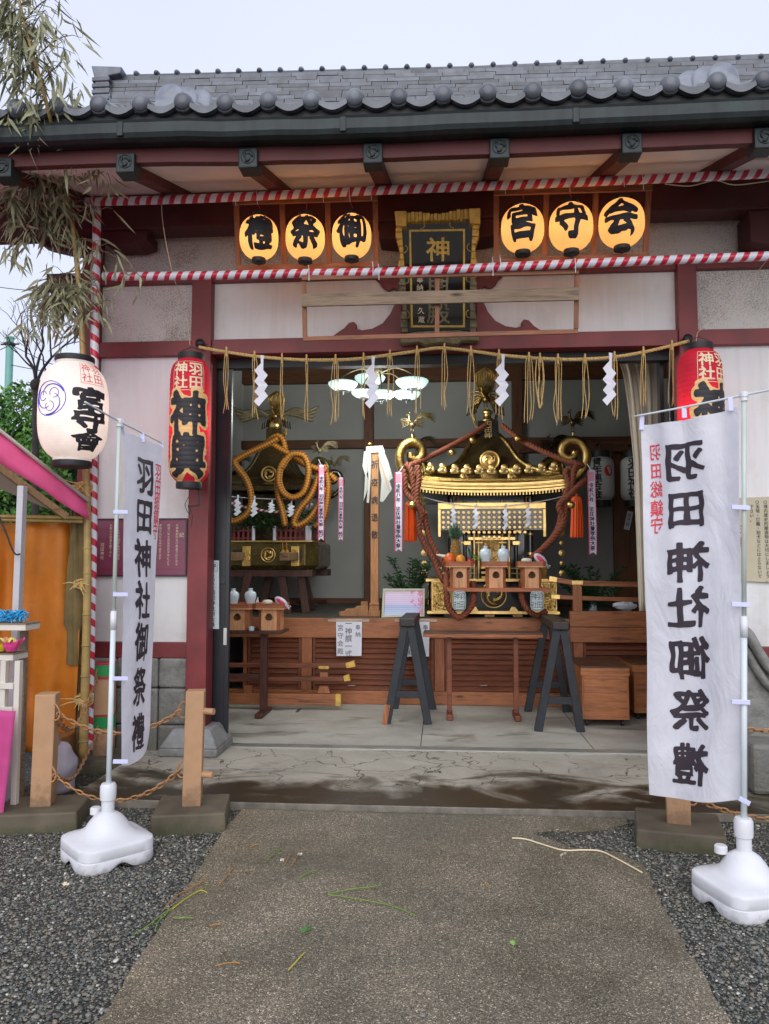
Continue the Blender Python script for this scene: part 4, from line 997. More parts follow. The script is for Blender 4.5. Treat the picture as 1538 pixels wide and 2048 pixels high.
# ------------------------------------------------------------------ straw rope, paper streamers, straw tassels
YR = 6.22
rp = [(398, 694), (440, 702), (515, 713), (590, 719), (650, 720), (710, 718), (770, 711), (820, 704), (858, 698), (877, 696), (900, 697), (950, 703), (1010, 711), (1100, 718), (1180, 718), (1250, 711), (1320, 697), (1378, 682)]
RP = spline([W(a, b_, YR) for a, b_ in rp], 5)
tag(obj('straw_rope', MB().rope(RP, .0145, 3, .075, 6, .012), M['straw'], smooth=True), 'twisted straw rope sagging across the doorway', 'rope')
def rope_y(px): return float(np.interp(px, [a for a, _ in rp], [b_ for _, b_ in rp]))
ordn = ['first', 'second', 'third', 'fourth', 'fifth', 'sixth', 'seventh', 'eighth', 'ninth', 'tenth', 'eleventh', 'twelfth', 'thirteenth', 'fourteenth', 'fifteenth', 'sixteenth', 'seventeenth', 'eighteenth', 'nineteenth', 'twentieth']
rs = random.Random(21)
for i, (px, bot) in enumerate(((453, 833), (509, 841), (564, 848), (613, 850), (671, 851), (727, 846), (780, 841), (834, 831), (889, 826), (942, 836), (998, 842), (1058, 848), (1080, 817), (1116, 852), (1170, 847), (1229, 843), (1287, 823), (1344, 818))):
    mb = MB(); t = rope_y(px); ns = rs.choice((2, 3, 3, 4))
    for k in range(ns):
        dx = (k-(ns-1)/2)*rs.uniform(3.5, 6); b_ = bot - rs.uniform(0, 14)
        pts = [W(px+dx*.3, t-4, YR-.02), W(px+dx*.8, t+12, YR-.018), W(px+dx+rs.uniform(-3, 3), t+(b_-t)*.45, YR-.01), W(px+dx*.9+rs.uniform(-3, 3), t+(b_-t)*.75, YR-.012), W(px+dx*rs.uniform(.4, 1.5), b_, YR-.015)]
        mb.tube(spline(pts, 4), [.0032]*16+[.0015], 5)
    if i == 12: mb.tube(spline([W(px-7, 720, YR-.02), W(px-9, 760, YR-.02), W(px-3, 805, YR-.02), W(px, 816, YR-.02), W(px+4, 800, YR-.02), W(px+8, 760, YR-.02), W(px+5, 720, YR-.02)], 4), .0045, 5)
    mb.tube([W(px, t-10, YR-.02), W(px, t-2, YR-.03), W(px, t+9, YR-.02)], .008, 6)
    tag(obj('straw_tassel', mb, M['straw']), 'thin hanging straw tassel, %s from the left on the doorway rope' % ordn[i], 'straw tassel', 'straw tassels on the rope')
def shide(px, ptop, w_, h_, Y, name='paper_streamer', label=None, cat='paper streamer', group=None, par=None, n=4, m='white_paper', neck=None):
    """zigzag paper strip: each fold is a slanted parallelogram, thin folded paper"""
    T_ = par; mb = MB(); sx, sy = w_/135.0, h_/475.0
    P_ = [(345, 90), (382, 95), (376, 150), (375, 232), (420, 277), (380, 330), (420, 372), (385, 425), (422, 470), (328, 570), (280, 520), (330, 476), (285, 430), (328, 380), (283, 333), (325, 285), (285, 233), (352, 165), (350, 150)]
    f_ = lambda u, v, t: W(px + (u-352)*sx, ptop + (v-95)*sy, Y + t + .008*math.sin((v+u*.6)/50))
    for a in ([0, 1, 2, 18], [18, 2, 3, 4, 5, 15, 16, 17], [15, 5, 6, 13, 14], [13, 6, 7, 11, 12], [11, 7, 8, 9, 10]):
        mb.prism([P_[k] for k in a], f_, .0015)
    o = obj(name, mb, M[m], T_)
    if T_ is None: tag(o, label, cat, group)
    return o
for i, (px, tp, bt, lab) in enumerate(((522, 711, 813, 'white zigzag paper streamer hanging left of the chandelier'), (744, 713, 817, 'white zigzag paper streamer in front of the chandelier'), (1004, 709, 813, 'white zigzag paper streamer before the golden bird on the shrine'), (1219, 706, 811, 'white zigzag paper streamer beside the beige curtain'))):
    shide(px, tp, 27, bt-tp, YR-.06, label=lab, group='large paper streamers on the rope')

# ------------------------------------------------------------------ signs on the walls
def sign(name, label, cat, q, Y, m, t=.015, edge=None):
    a, b_, c_, d_ = [W(p[0], p[1], Y) for p in q]; T_ = thing(name, label, cat, (a+c_)/2)
    obj('panel', MB().prism([(a.x, a.z), (b_.x, b_.z), (c_.x, c_.z), (d_.x, d_.z)], lambda u, v, s: V3((u, Y+s, v)), t), m, T_, bevel=.002); return T_, a, b_, c_, d_
M['plum'] = mat('plum signboard', '7d3a52', .35, var=.08); M['plum_edge'] = mat('signboard edge', '3e2430', .5)
T, a, b_, c_, d_ = sign('explanation_board', 'plum signboard with columns of small white writing, behind the narrow banner', 'signboard', ((188, 1040), (372, 1040), (372, 1150), (188, 1150)), 6.405, M['plum'])
e = .012
for x0, x1, z0, z1 in ((a.x-e, b_.x+e, a.z, a.z+e), (a.x-e, b_.x+e, c_.z-e, c_.z), (a.x-e, a.x, c_.z, a.z), (b_.x, b_.x+e, c_.z, a.z)): obj('edge', MB().box(x0, x1, 6.398, 6.418, z0, z1), M['plum_edge'], T)
txt = ['大神輿製作及び寄進された方々', '昭和八年五月吉日氏子中により', '奉納されたものであります', '八幡宮神輿殿に納められ', '神幸祭の時渡御されるものです', 'この神輿は町の宝として', '末永く護り伝えるべく', 'ここに記すものである', '令和の大修理を経て今に', '羽田神社']
items = []; W_ = b_.x-a.x; Hh = a.z-c_.z
for i, s in enumerate(txt): 
    sz = .024 if i < 9 else .034; items += column(s, b_.x-.075-i*.072, a.z-.035-(.05 if i in (3, 7) else 0)-(0 if i < 9 else .16), sz, sz*1.06)
items += [('記', b_.x-.035, a.z-.13, .042, .042)]
f = lambda u, v: V3((u, 6.4025, v))
for ux_ in sorted({it_[1] for it_ in items}): obj('lettering', letters([it_ for it_ in items if it_[1] == ux_], f), M['cream_ink'], T)
mb = MB()
for k in range(5): mb.box(a.x+.02, b_.x-.02, 6.4030, 6.4045, a.z-.08-k*.085, a.z-.0785-k*.085)
obj('ruling', mb, M['plum_edge'], T)
M['sticker'] = mat('white sticker', 'c6d4d6', .4, var=.03)
T, a, b_, c_, d_ = sign('door_notice', 'narrow white festival notice on the black door, starting with boxed 守', 'notice', ((417, 1121), (438, 1121), (438, 1258), (417, 1258)), 6.545, M['sticker'], .002)
f = lambda u, v: V3((u, 6.5425, v)); wid = b_.x-a.x; ux = (a.x+b_.x)/2-.006; hh = a.z-c_.z
it = [('守', ux, a.z-hh*.095, .06, .062)] + column('令和八年', ux+.005, a.z-hh*.20, .026, .033) + column('羽田神社例大祭', ux+.004, a.z-hh*.43, .042, .0455)
obj('lettering', letters(it, f, off=.02), M['ink'], T)
bx = MB(); z0, z1 = a.z-hh*.16, a.z-hh*.035
for q in ((ux-.037, ux+.04, z0, z0+.002), (ux-.037, ux+.04, z1, z1+.002), (ux+.038, ux+.04, z0, z1)): bx.box(q[0], q[1], 6.541, 6.543, q[2], q[3])
obj('box_line', bx, M['ink'], T)
M['cream_sign'] = mat('cream signboard', 'b5ac93', .5, var=.05)
T, a, b_, c_, d_ = sign('rules_board', 'cream notice board with black rules and red heading on the right wall', 'signboard', ((1471, 996), (1620, 990), (1620, 1168), (1471, 1162)), 6.405, M['cream_sign'], .01)
f = lambda u, v: V3((u, 6.4025, v)); k = 6.4/1550
c1 = W(1531, 1000, 6.4); c2 = W(1515, 1000, 6.4); c3 = W(1505, 1000, 6.4)
it = column('○境内歴史的建造物は大切にしましょう。', c1.x, c1.z, .0335, .0348) + column('○玉垣・灯籠・狛犬などには上らないで', c2.x, c2.z, .0335, .0348) + column('下さい。', c3.x-.008, c3.z-.035, .0335, .036)
it += column('社殿にはお手を触れないで下さい', W(1550, 1000, 6.4).x, c1.z, .0335, .0348)
obj('lettering', letters(it, f, off=.012), M['ink'], T)
for ch_, y_ in (('注', 1057), ('意', 1084)): obj('lettering', letters([(ch_, W(1483, y_, 6.4).x, W(1483, y_, 6.4).z, .085, .085)], f, off=.012), M['red_ink'], T)
# thin wires on the facade
tag(obj('hanging_wire', MB().tube(spline([W(323, 405, 5.75), W(325, 440, 5.75), W(333, 490, 5.8), W(345, 545, 5.9), W(362, 600, 6.2), W(374, 640, 6.3), W(380, 690, 6.2)], 4), .003, 5), M['cream_ink']), 'pale cord hanging from the upper striped pole to the red lantern', 'cord')
tag(obj('hanging_wire', MB().tube([W(1538, 515, 5.6), W(1470, 600, 5.9), W(1395, 665, 6.1), W(1391, 690, 6.03)], .002, 5), M['cream_ink']), 'thin wire slanting down to the partly hidden red lantern', 'wire')
tag(obj('hanging_wire', MB().tube(spline([W(1330, 368, 5.68), W(1380, 372, 5.68), W(1430, 361, 5.68), W(1470, 370, 5.68), W(1538, 362, 5.68)], 4), .004, 5), M['cream_ink']), 'loose pale cable drooping under the upper striped pole', 'cable')

# ================================================================== BANNERS
def nobori(label, base, pole_px, ybase_top, side, H_txt, mirrored, bar_pts, cloth, loops, txt_u, seed):
    """pole_px: (px, py) of pole top and low end; bar_pts: world points; cloth(u, v) -> point, u 0..1 along the bar, v 0..1 down"""
    T_ = thing('banner_stand', label, 'banner', base)
    # weighted white plastic tank
    S = .193 if side > 0 else .205; mb = MB(); rings = []; N = 64
    prof = [(.97, .0), (1.0, .012), (1.0, .058), (.988, .061), (.988, .064), (1.0, .067), (1.0, .108), (.99, .118), (.955, .124), (.78, .134), (.66, .146), (.57, .170), (.48, .20), (.36, .228), (.25, .242), (.18, .25)]
    vs = []; fs = []; ry = .80 if side < 0 else .32
    for j, (s, z) in enumerate(prof):
        p_ = 5.0 if j < 10 else (3.2 if j < 11 else 2.0)
        for i in range(N):
            a = 2*PI*i/N; c0, s0 = math.cos(a), math.sin(a)
            r = S*s/((abs(c0)**p_ + abs(s0)**p_)**(1/p_))
            zz = z
            if j < 2: zz = z + .035*max(0, math.cos(2*(2*a)))**2.0 if j == 0 else z + .034*max(0, math.cos(4*a))**2
            vs.append((base.x + r*math.cos(a+ry), base.y + r*math.sin(a+ry), zz))
    for j in range(len(prof)-1):
        for i in range(N): fs.append((j*N+i, j*N+(i+1) % N, (j+1)*N+(i+1) % N, (j+1)*N+i))
    fs += [tuple(range(N-1, -1, -1)), tuple((len(prof)-1)*N+i for i in range(N))]
    bs = obj('water_base', MB().add(vs, fs), M['plastic'], T_, smooth=True, autos=True)
    obj('collar', MB().lathe([(.034, .245), (.034, .31), (.041, .315), (.043, .34), (.043, .385), (.036, .40), (.02, .402)], (base.x, base.y, 0), 28), M['plastic'], bs, smooth=True, autos=True)
    cp_ = V3((base.x-.09, base.y+.05, .22)); obj('filler_cap', MB().lathe([(.03, 0), (.03, .03), (.024, .036), (0, .037)], cp_, 16), M['plastic'], bs, smooth=True, autos=True)
    pt, pb = pole_px; mid = pb.lerp(pt, .47)
    obj('pole', MB().tube([pb, mid], .0145, 14), M['pole_white'], T_, smooth=True); obj('pole_joint', MB().tube([mid-V3((0, 0, .05)), mid+V3((0, 0, .05))], [.018, .0165], 14), M['plastic'], T_, smooth=True)
    M_ = M['upper_tube']; obj('pole', MB().tube([mid, pt], .0115, 14), M_, T_, smooth=True)
    obj('pole_cap', MB().lathe([(.017, -.03), (.017, -.012), (.02, -.01), (.02, .01), (.014, .016), (0, .018)], pt, 16), M['plastic'], T_, smooth=True, autos=True)
    obj('cross_bar', MB().tube(spline(bar_pts, 5), .0055, 8), M['pole_white'], T_, smooth=True)
    nu, nv = 60, 150; vs = [cloth(i/nu, j/nv) for j in range(nv+1) for i in range(nu+1)]
    fs = [(j*(nu+1)+i, j*(nu+1)+i+1, (j+1)*(nu+1)+i+1, (j+1)*(nu+1)+i) for j in range(nv) for i in range(nu)]
    cl_ = obj('cloth', MB().add(vs, fs), M['banner'], T_, smooth=True, fixn=False)
    def nrm(u, v):
        e = .01; a = (cloth(u+e, v)-cloth(u-e, v)); b_ = (cloth(u, v+e)-cloth(u, v-e)); n_ = a.cross(b_).normalized()
        return n_ if n_.dot(V3((0, 0, 1.6)) - cloth(u, v)) > 0 else -n_
    Wd, Hd = (cloth(1, .3)-cloth(0, .3)).length, 1.8
    def on(u, v):  # u, v in metres from top-left corner as read from the front side
        uu = u/.6; uu = 1-uu if mirrored else uu; vv = -v/1.8; return cloth(uu, vv) + nrm(uu, vv)*.0030
    big, small = H_txt; its = []
    for ch, cy_, s_ in big: its.append((ch, txt_u[0], -cy_, s_*1.1, s_*(.86 if mirrored else .84)))
    obj('lettering', letters(its, on, off=.030, wob=.035, seed=seed, ax=1.15), M['banner_ink'], cl_)
    its = [(ch, txt_u[1], -cy_, s_, s_) for ch, cy_, s_ in small]
    obj('lettering', letters(its, on, off=.02, wob=.03, seed=seed+3, N=60), M['banner_red'], cl_)
    for a, b_ in loops:
        d = (b_-a); obj('loop', MB().bar(a, b_, .012, .022, up=(0, 0, 1)) if abs(d.z) < .03 else MB().bar(a, b_, .024, .008, up=(0, 1, 0)), M['loop'], T_, bevel=.002)
    return T_
M['loop'] = mat('banner loop tape', 'cfd0ee', .6, var=.03)
M['upper_tube'] = mat('thin pole tube', 'b9c4bd', .35, var=.1, vs=3)
# right banner, seen from behind so its writing is reversed
bR = V3((1.415, 3.86, 0)); pT = W(1488, 790, 3.86); pB = W(1497, 1700, 3.86); pB.z = max(.3, pB.z)
zT = pT.z
def solveY(px, py, z, y0=3.0, y1=6.0):
    for _ in range(40):
        ym = (y0+y1)/2
        if W(px, py, ym).z > z: y1 = ym
        else: y0 = ym
    return ym
Yend = solveY(1268, 833, zT-.03); eR = W(1268, 833, Yend)
dR = V3((pT.x-eR.x, pT.y-eR.y, 0)); 
TL, TR = W(1281, 850, Yend-.0), W(1479, 812, pT.y+.01); BL, BR = W(1301, 1588, Yend), W(1486, 1600, pT.y+.01)
def clothR(u, v):
    a = TL.lerp(BL, v); b_ = TR.lerp(BR, v); p = a.lerp(b_, u)
    n_ = V3((-dR.y, dR.x, 0)).normalized(); p = p + n_*(.012*math.sin(u*9+v*5)*(.4+v) + .012*math.sin(u*17-v*3)*(1-v)**2 + .007*math.sin(v*13-u*4) + .02*math.sin(PI*u)*math.sin(PI*v))
    p.z += -.018*math.sin(PI*u)*(1-v)**3 - .02*math.sin(PI*u)*v**4
    return p
def vfrac(py): return (py-830)/(1594-830)*1.8
bigR = [('羽', vfrac(918), .235), ('田', vfrac(1018), .225), ('神', vfrac(1128), .235), ('社', vfrac(1220), .235), ('御', vfrac(1322), .235), ('祭', vfrac(1424), .235), ('禮', vfrac(1528), .225)]
smR = [('羽', vfrac(890), .085), ('田', vfrac(930), .083), ('総', vfrac(969), .088), ('鎮', vfrac(1009), .09), ('守', vfrac(1045), .088)]
lpR = [(W(1284, 833, Yend-.01), W(1283, 860, Yend-.01)), (W(1368, 816, (Yend+pT.y)/2), W(1369, 836, (Yend+pT.y)/2)), (W(1460, 795, pT.y+.03), W(1462, 822, pT.y+.03))]
lpR += [(W(1463, y, pT.y-.012), W(1500, y+2, pT.y-.02)) for y in (1014, 1208, 1403, )] + [(W(1478, 1596, pT.y-.0), W(1500, 1608, pT.y-.02))]
barR = [eR, W(1380, 812, (Yend+pT.y)/2-.02), pT-V3((0, 0, .0)), pT + (pT-eR).normalized()*.35]
nobori('wide white banner with reversed black writing on a white plastic stand', bR, (pT, V3((bR.x, bR.y, .3))), 0, 1, (bigR, smR), True, barR, clothR, lpR, (.325, .515), 3)
# left banner, seen nearly edge on
bL = G(213, 1712, 0); bL.y = 4.2; bL.x = W(214, 1690, 4.2).x; pT2 = W(239, 843, 4.2)
eL = W(327, 888, 4.72); sL = W(170, 804, 3.85)
TL2, TR2 = W(245, 862, 4.25), W(324, 893, 4.70); BL2, BR2 = W(240, 1530, 4.24), W(296, 1512, 4.62)
def clothL(u, v):
    a = TL2.lerp(BL2, v); b_ = TR2.lerp(BR2, v); a.x += .012*math.sin(PI*v); p = a.lerp(b_, u)
    k = (v**3); p += V3((-.10, .05, 0))*u*u*max(0, v-.9)*2
    n_ = V3((.75, -.55, 0)); p = p + n_*(.016*math.sin(PI*u)*(.4+.6*v) + .008*math.sin(u*7+v*8) + .006*math.sin(v*14))
    p.z += .05*max(0, v-.94)*12*(u**2) - .02*math.sin(PI*u)*v
    return p
def vf2(py): return (py-868)/(1530-868)*1.8
bigL = [('羽', vf2(946), .26), ('田', vf2(1030), .245), ('神', vf2(1118), .26), ('社', vf2(1205), .26), ('御', vf2(1288), .26), ('祭', vf2(1378), .26), ('禮', vf2(1470), .25)]
smL = [('羽', vf2(928), .10), ('田', vf2(962), .10), ('総', vf2(994), .10), ('鎮', vf2(1026), .10), ('守', vf2(1057), .10)]
lpL = [(W(226, y, 4.185), W(256, y, 4.22)) for y in (1024, 1189, 1357, 1523)] + [(W(244, 850, 4.23), W(245, 868, 4.25)), (W(285, 865, 4.46), W(286, 885, 4.46)), (W(323, 884, 4.70), W(323, 898, 4.70))]
nobori('narrow-looking white banner turned nearly edge on, on a white plastic stand', bL, (pT2, V3((bL.x, bL.y, .3))), 0, -1, (bigL, smL), False, [sL, pT2, W(285, 866, 4.46), eL], clothL, lpL, (.33, .53), 8)
# ================================================================== INSIDE: THE STAGE
YS = 8.6; zst = W(700, 1237, YS).z; zst2 = W(1200, 1222, YS).z; zf = .058
ST = thing('wooden_stage', 'orange-brown wooden stage with slatted front carrying both portable shrines', 'stage', (0, YS, zf))
xs0, xs1, xm = -3.0, 5.0, X(1136, YS)
obj('deck', MB().box(xs0, xs1, YS+.02, 11.36, zst-.06, zst), mat('worn grey deck', '4b463f', .5, var=.4, vs=10, bump=.2), ST)
zb_ = W(700, 1275, YS).z
obj('fascia', MB().box(xs0, xm-.002, YS-.05, YS+.019, zb_, zst+.005), M['w_stage'], ST, bevel=.004)
obj('fascia', MB().box(xm, xs1, YS-.06, YS+.019, W(1200, 1254, YS).z+.004, zst2), M['w_stage'], ST, bevel=.005)
obj('fascia', MB().box(xm, xs1, YS-.06, YS+.019, W(1200, 1284, YS).z, W(1200, 1254, YS).z), M['w_stage'], ST, bevel=.005)
obj('foot_beam', MB().box(xs0, xs1, YS-.04, YS+.05, zf+.002, W(700, 1380, YS).z), M['w_stage'], ST, bevel=.005)
zt2 = W(700, 1380, YS).z; posts = [(490, 497), (605, 626), (868, 888), (1143, 1162), (1330, 1350)]
for a, b_ in posts: obj('post', MB().box(X(a, YS), X(b_, YS), YS-.03, YS+.06, zt2+.001, zb_-.001), M['w_stage_z'], ST, bevel=.004)
edges = [(497, 605), (626, 868), (888, 1143), (1162, 1330)]
for n_, (a, b_) in enumerate(edges):
    x0, x1 = X(a, YS)+.006, X(b_, YS)-.006; ns = 10; dz = (zb_-zt2)/ns
    pn = obj('slatted_panel', MB().box(x0, x1, YS+.035, YS+.05, zt2, zb_), M['w_louver'], ST)
    for k in range(ns):
        z0 = zt2 + k*dz
        obj('slat', MB().add([(x0+.03, YS+.03, z0+dz*.97), (x1-.03, YS+.03, z0+dz*.97), (x1-.03, YS-.004, z0+dz*.12), (x0+.03, YS-.004, z0+dz*.12), (x0+.03, YS+.033, z0+dz*.05), (x1-.03, YS+.033, z0+dz*.05)], [(0, 1, 2, 3), (3, 2, 5, 4)]), M['w_louver'], pn, solid=.008)
    for q in ((x0, x0+.03), (x1-.03, x1)): obj('stile', MB().box(q[0], q[1], YS-.015, YS+.03, zt2+.001, zb_-.002), M['w_louver'], pn, bevel=.003)
for px in (703, 967, 1062):
    p = W(px, 1371, YS-.05); obj('handle', MB().tube([p+V3((-.04, .03, 0)), p+V3((-.036, 0, 0)), p+V3((.036, 0, 0)), p+V3((.04, .03, 0))], .005, 6), M['alu'], ST)
# handrail on the stage
HR = thing('stage_rail', 'wooden handrail with gilt tips along the stage beside the green branches', 'railing', W(1200, 1222, YS))
a1, a2 = W(1100, 1168, YS-.02), W(1400, 1176, YS-.02)
for (p0, p1, p2, hh) in ((W(1098, 1157, YS-.02), W(1150, 1166, YS-.02), W(1400, 1172, YS-.02), .055), (W(1102, 1193, YS-.02), W(1160, 1196, YS-.02), W(1400, 1203, YS-.02), .045)):
    obj('rail', MB().bar(p1, p2, .05, hh), M['w_stage'], HR, bevel=.004); obj('rail', MB().bar(p0, p1+V3((.001, 0, 0)), .048, hh*.98), M['w_stage'], HR, bevel=.004)
    obj('gilt_tip', MB().bar(p0+V3((-.004, -.002, 0)), p0.lerp(p1, .3)+V3((0, -.002, 0)), .054, hh*1.08), M['gold_flat'], HR, bevel=.004)
obj('post', MB().box(X(1143, YS), X(1161, YS), YS-.055, YS+.03, zst2+.001, W(1150, 1166, YS).z-.02), M['w_stage_z'], HR, bevel=.004)
obj('gilt_cap', MB().box(X(1141, YS), X(1164, YS), YS-.06, YS+.035, W(1150, 1166, YS).z-.02, W(1150, 1166, YS).z+.03), M['gold_flat'], HR, bevel=.005)
# packed-away railing piece leaning low in front of the stage
YR2 = 8.25
RL = thing('spare_railing', 'low wooden railing piece with gilt tips lying in front of the stage', 'railing', W(600, 1410, YR2))
xl_ = X(440, YR2)
def wx(px, py): return W(px, py, YR2)
for (y0, y1, x1, hh, tip0) in ((1330, 1331, 692, .045, 690), (1358, 1357, 688, .05, 686)):
    obj('rail', MB().bar(V3((xl_, YR2, wx(440, y0).z)), wx(x1, y1), .06, hh), M['w_louver'], RL, bevel=.006)
    up_ = .03; a = wx(x1, y1); b_ = wx(x1+18 if y0 == 1330 else x1+12, y1-4 if y0 == 1330 else y1-3)
    obj('gilt_tip', MB().bar(a, b_, .066, hh*1.12, h2=hh*1.4), M['gold_paint'], RL, bevel=.004)
obj('rail', MB().box(xl_, wx(672, 1400).x, YR2-.05, YR2+.04, wx(600, 1409).z, wx(600, 1386).z), M['w_stage'], RL, bevel=.005)
obj('gilt_tip', MB().box(wx(672, 1400).x, wx(683, 1400).x, YR2-.052, YR2+.042, wx(600, 1409).z-.002, wx(600, 1386).z+.002), M['gold_paint'], RL, bevel=.004)
mb = MB(); a = wx(648, 1386); mb.hexa([(a.x-.07, YR2-.03, a.z), (a.x+.07, YR2-.03, a.z), (a.x+.07, YR2+.03, a.z), (a.x-.07, YR2+.03, a.z)], [(a.x-.045, YR2-.03, wx(0, 1364).z), (a.x+.045, YR2-.03, wx(0, 1364).z), (a.x+.045, YR2+.03, wx(0, 1364).z), (a.x-.045, YR2+.03, wx(0, 1364).z)])
obj('strut', mb, M['w_stage_z'], RL, bevel=.004)
obj('strut', MB().box(a.x-.045, a.x+.045, YR2-.028, YR2+.028, wx(0, 1352).z, wx(0, 1337).z), M['w_stage_z'], RL, bevel=.006)
obj('gilt_cap', MB().box(a.x-.055, a.x+.055, YR2-.037, YR2+.037, wx(0, 1331).z, wx(0, 1326).z+.006), M['gold_paint'], RL, bevel=.004)
obj('strut', MB().box(wx(505, 0).x, wx(520, 0).x, YR2-.026, YR2+.026, wx(0, 1386).z, wx(0, 1364).z), M['w_stage_z'], RL, bevel=.004)
obj('runner', MB().box(wx(607, 0).x, wx(613, 0).x, YR2-.2, YR2+.03, zf, wx(0, 1409).z-.002), M['w_stage_z'], RL, bevel=.003)

# ------------------------------------------------------------------ tables, trestles, crates
YT = 7.9
T = thing('offering_table', 'narrow dark brown table carrying the two stands on the left', 'table', G(520, 1425, zf))
zt1 = W(560, 1262, 7.75).z
obj('tabletop', MB().box(X(405, 7.9), X(567, 7.8), 7.72, 8.12, zt1-.03, zt1), M['w_dark'], T, bevel=.004)
lx = X(531, 7.92)
obj('leg', MB().box(lx-.035, lx+.035, 7.87, 7.94, zf+.05, zt1-.03), M['w_dark'], T, bevel=.004); obj('foot', MB().box(lx-.04, lx+.04, 7.68, 8.12, zf, zf+.05), M['w_dark'], T, bevel=.012)
obj('leg', MB().box(lx-.95, lx-.88, 7.87, 7.94, zf+.05, zt1-.03), M['w_dark'], T, bevel=.004); obj('foot', MB().box(lx-.955, lx-.875, 7.68, 8.12, zf, zf+.05), M['w_dark'], T, bevel=.012)
obj('stretcher', MB().box(lx-.88, lx-.036, 7.89, 7.92, .42, .47), M['w_dark'], T, bevel=.003)
T = thing('long_bench', 'long narrow bench with dark top and reddish legs between the two black trestles', 'bench', G(965, 1425, zf))
zt3 = W(950, 1266, 7.75).z
obj('tabletop', MB().box(X(846, 7.75), X(1084, 7.75), 7.75, 8.05, zt3-.012, zt3), M['w_boxtop'], T, bevel=.002)
obj('apron', MB().box(X(846, 7.75), X(1084, 7.75), 7.752, 7.775, zt3-.042, zt3-.0125), M['w_edge'], T, bevel=.002)
obj('apron', MB().box(X(846, 7.75), X(1084, 7.75), 8.02, 8.045, zt3-.042, zt3-.0125), M['w_edge'], T, bevel=.002)
for px in (897.5, 1030):
    x = X(px, 7.85); obj('leg', MB().box(x-.024, x+.024, 7.87, 7.92, zf+.06, zt3-.0125), M['w_louver'], T, bevel=.004)
    obj('foot', MB().box(x-.03, x+.03, 7.72, 8.06, zf, zf+.06), M['w_louver'], T, bevel=.012)
def trestle(label, c0, c1, feet0, feet1, ztop, paint_tip=False):
    T = thing('black_trestle', label, 'trestle', (c0+c1)/2*1.0)
    T.location.z = zf; ORG[T.name] = V3(T.location)
    a, b_ = V3((c0.x, c0.y-.06, ztop-.04)), V3((c1.x, c1.y+.06, ztop-.04))
    obj('beam', MB().bar(a, b_, .155, .08), M['w_beamtop'], T, bevel=.012)
    L0 = []
    for c, feet in ((c0, feet0), (c1, feet1)):
        for s_, fx in zip((-1, 1), feet):
            top = V3((c.x+s_*.03, c.y, ztop-.082)); bot = V3((fx, c.y, zf))
            obj('leg', MB().bar(top, bot, .05, .075, up=(1, 0, 0)), M['blackpaint'], T, bevel=.004)
            if paint_tip and c is c0 and s_ == -1:
                obj('worn_patch', MB().bar(top.lerp(bot, .80)+V3((-.022, -.012, 0)), bot+V3((-.022, -.012, .002)), .045, .05, up=(1, 0, 0)), M['w_stage_z'], T)
        za = zf + .28; t_ = (ztop-.082-za)/(ztop-.082-zf)
        x0 = c.x-.03 + (feet[0]-(c.x-.03))*t_; x1 = c.x+.03 + (feet[1]-(c.x+.03))*t_
        obj('crossbar', MB().bar(V3((x0+.03, c.y, za)), V3((x1-.03, c.y, za)), .035, .065), M['blackpaint'], T, bevel=.003)
        L0.append((c.x, c.y))
    return T
M['w_beamtop'] = wood('black worn beam top', '2a2322', '131214', 'y', .5, knots=True)
g0 = G(770, 1446, zf); g1 = G(858, 1450, zf); yf = (g0.y+g1.y)/2; zt5 = W(812, 1236, yf).z; y2 = 8.32
xcf = X(815, yf, 1240); trestle('black painted trestle with a worn orange foot, standing left of the bench', V3((xcf, yf, 0)), V3((xcf+.02, y2, 0)), (g0.x+.02, g1.x-.01), (g0.x+.05, g1.x+.03), zt5, True)
g0 = G(1074, 1462, zf); g1 = G(1164, 1464, zf); yf = (g0.y+g1.y)/2; zt6 = W(1120, 1242, yf).z
xcf = X(1120, yf, 1240); trestle('black painted trestle standing beside the wooden crate', V3((xcf, yf, 0)), V3((xcf+.02, 8.28, 0)), (g0.x+.01, g1.x-.01), (g0.x+.02, g1.x+.02), zt6)
def crate(label, x0, x1, y0, y1, z1, strips=True):
    T = thing('wooden_crate', label, 'crate', ((x0+x1)/2, (y0+y1)/2, zf))
    z0 = zf+.07
    obj('body', MB().box(x0, x1, y0, y1, z0, z1-.09), M['w_box'], T, bevel=.003)
    obj('lid', MB().box(x0-.01, x1+.01, y0-.01, y1+.01, z1-.088, z1-.014), M['w_box'], T, bevel=.004)
    obj('lid_top', MB().box(x0-.014, x1+.014, y0-.014, y1+.014, z1-.013, z1), M['w_boxtop'], T, bevel=.003)
    fr = M['w_edge']
    for q in ((x0, x0+.02, z0, z1-.09), (x1-.02, x1, z0, z1-.09)): obj('batten', MB().box(q[0], q[1], y0-.008, y0-.0005, q[2], q[3]), M['w_stage_z'], T, bevel=.002)
    for k in (.0, .27, .62, .93):
        zz = z0 + (z1-.09-z0)*k; obj('batten', MB().box(x0+.021, x1-.021, y0-.006, y0-.0005, zz, zz+.045), M['w_stage'], T, bevel=.002)
    for (x, y) in ((x0+.05, y0+.06), (x1-.05, y0+.06), (x0+.05, y1-.06), (x1-.05, y1-.06)):
        w_ = obj('caster', MB().lathe([(0, -.014), (.03, -.012), (.033, 0), (.03, .012), (0, .014)], (x, y, zf+.033), 16, Matrix.Rotation(PI/2, 3, 'Y')), M['black'], T, smooth=True, autos=True)
    return T
zc1 = W(1210, 1333, 7.55).z
crate('low wooden crate on black casters beside the right trestle', X(1164, 7.55, 1400), X(1258, 7.55, 1400), 7.55, 8.25, zc1)
crate('second wooden crate on casters, mostly behind the wide banner', X(1268, 7.9, 1400), X(1268, 7.9, 1400)+.62, 7.9, 8.45, zc1-.01)

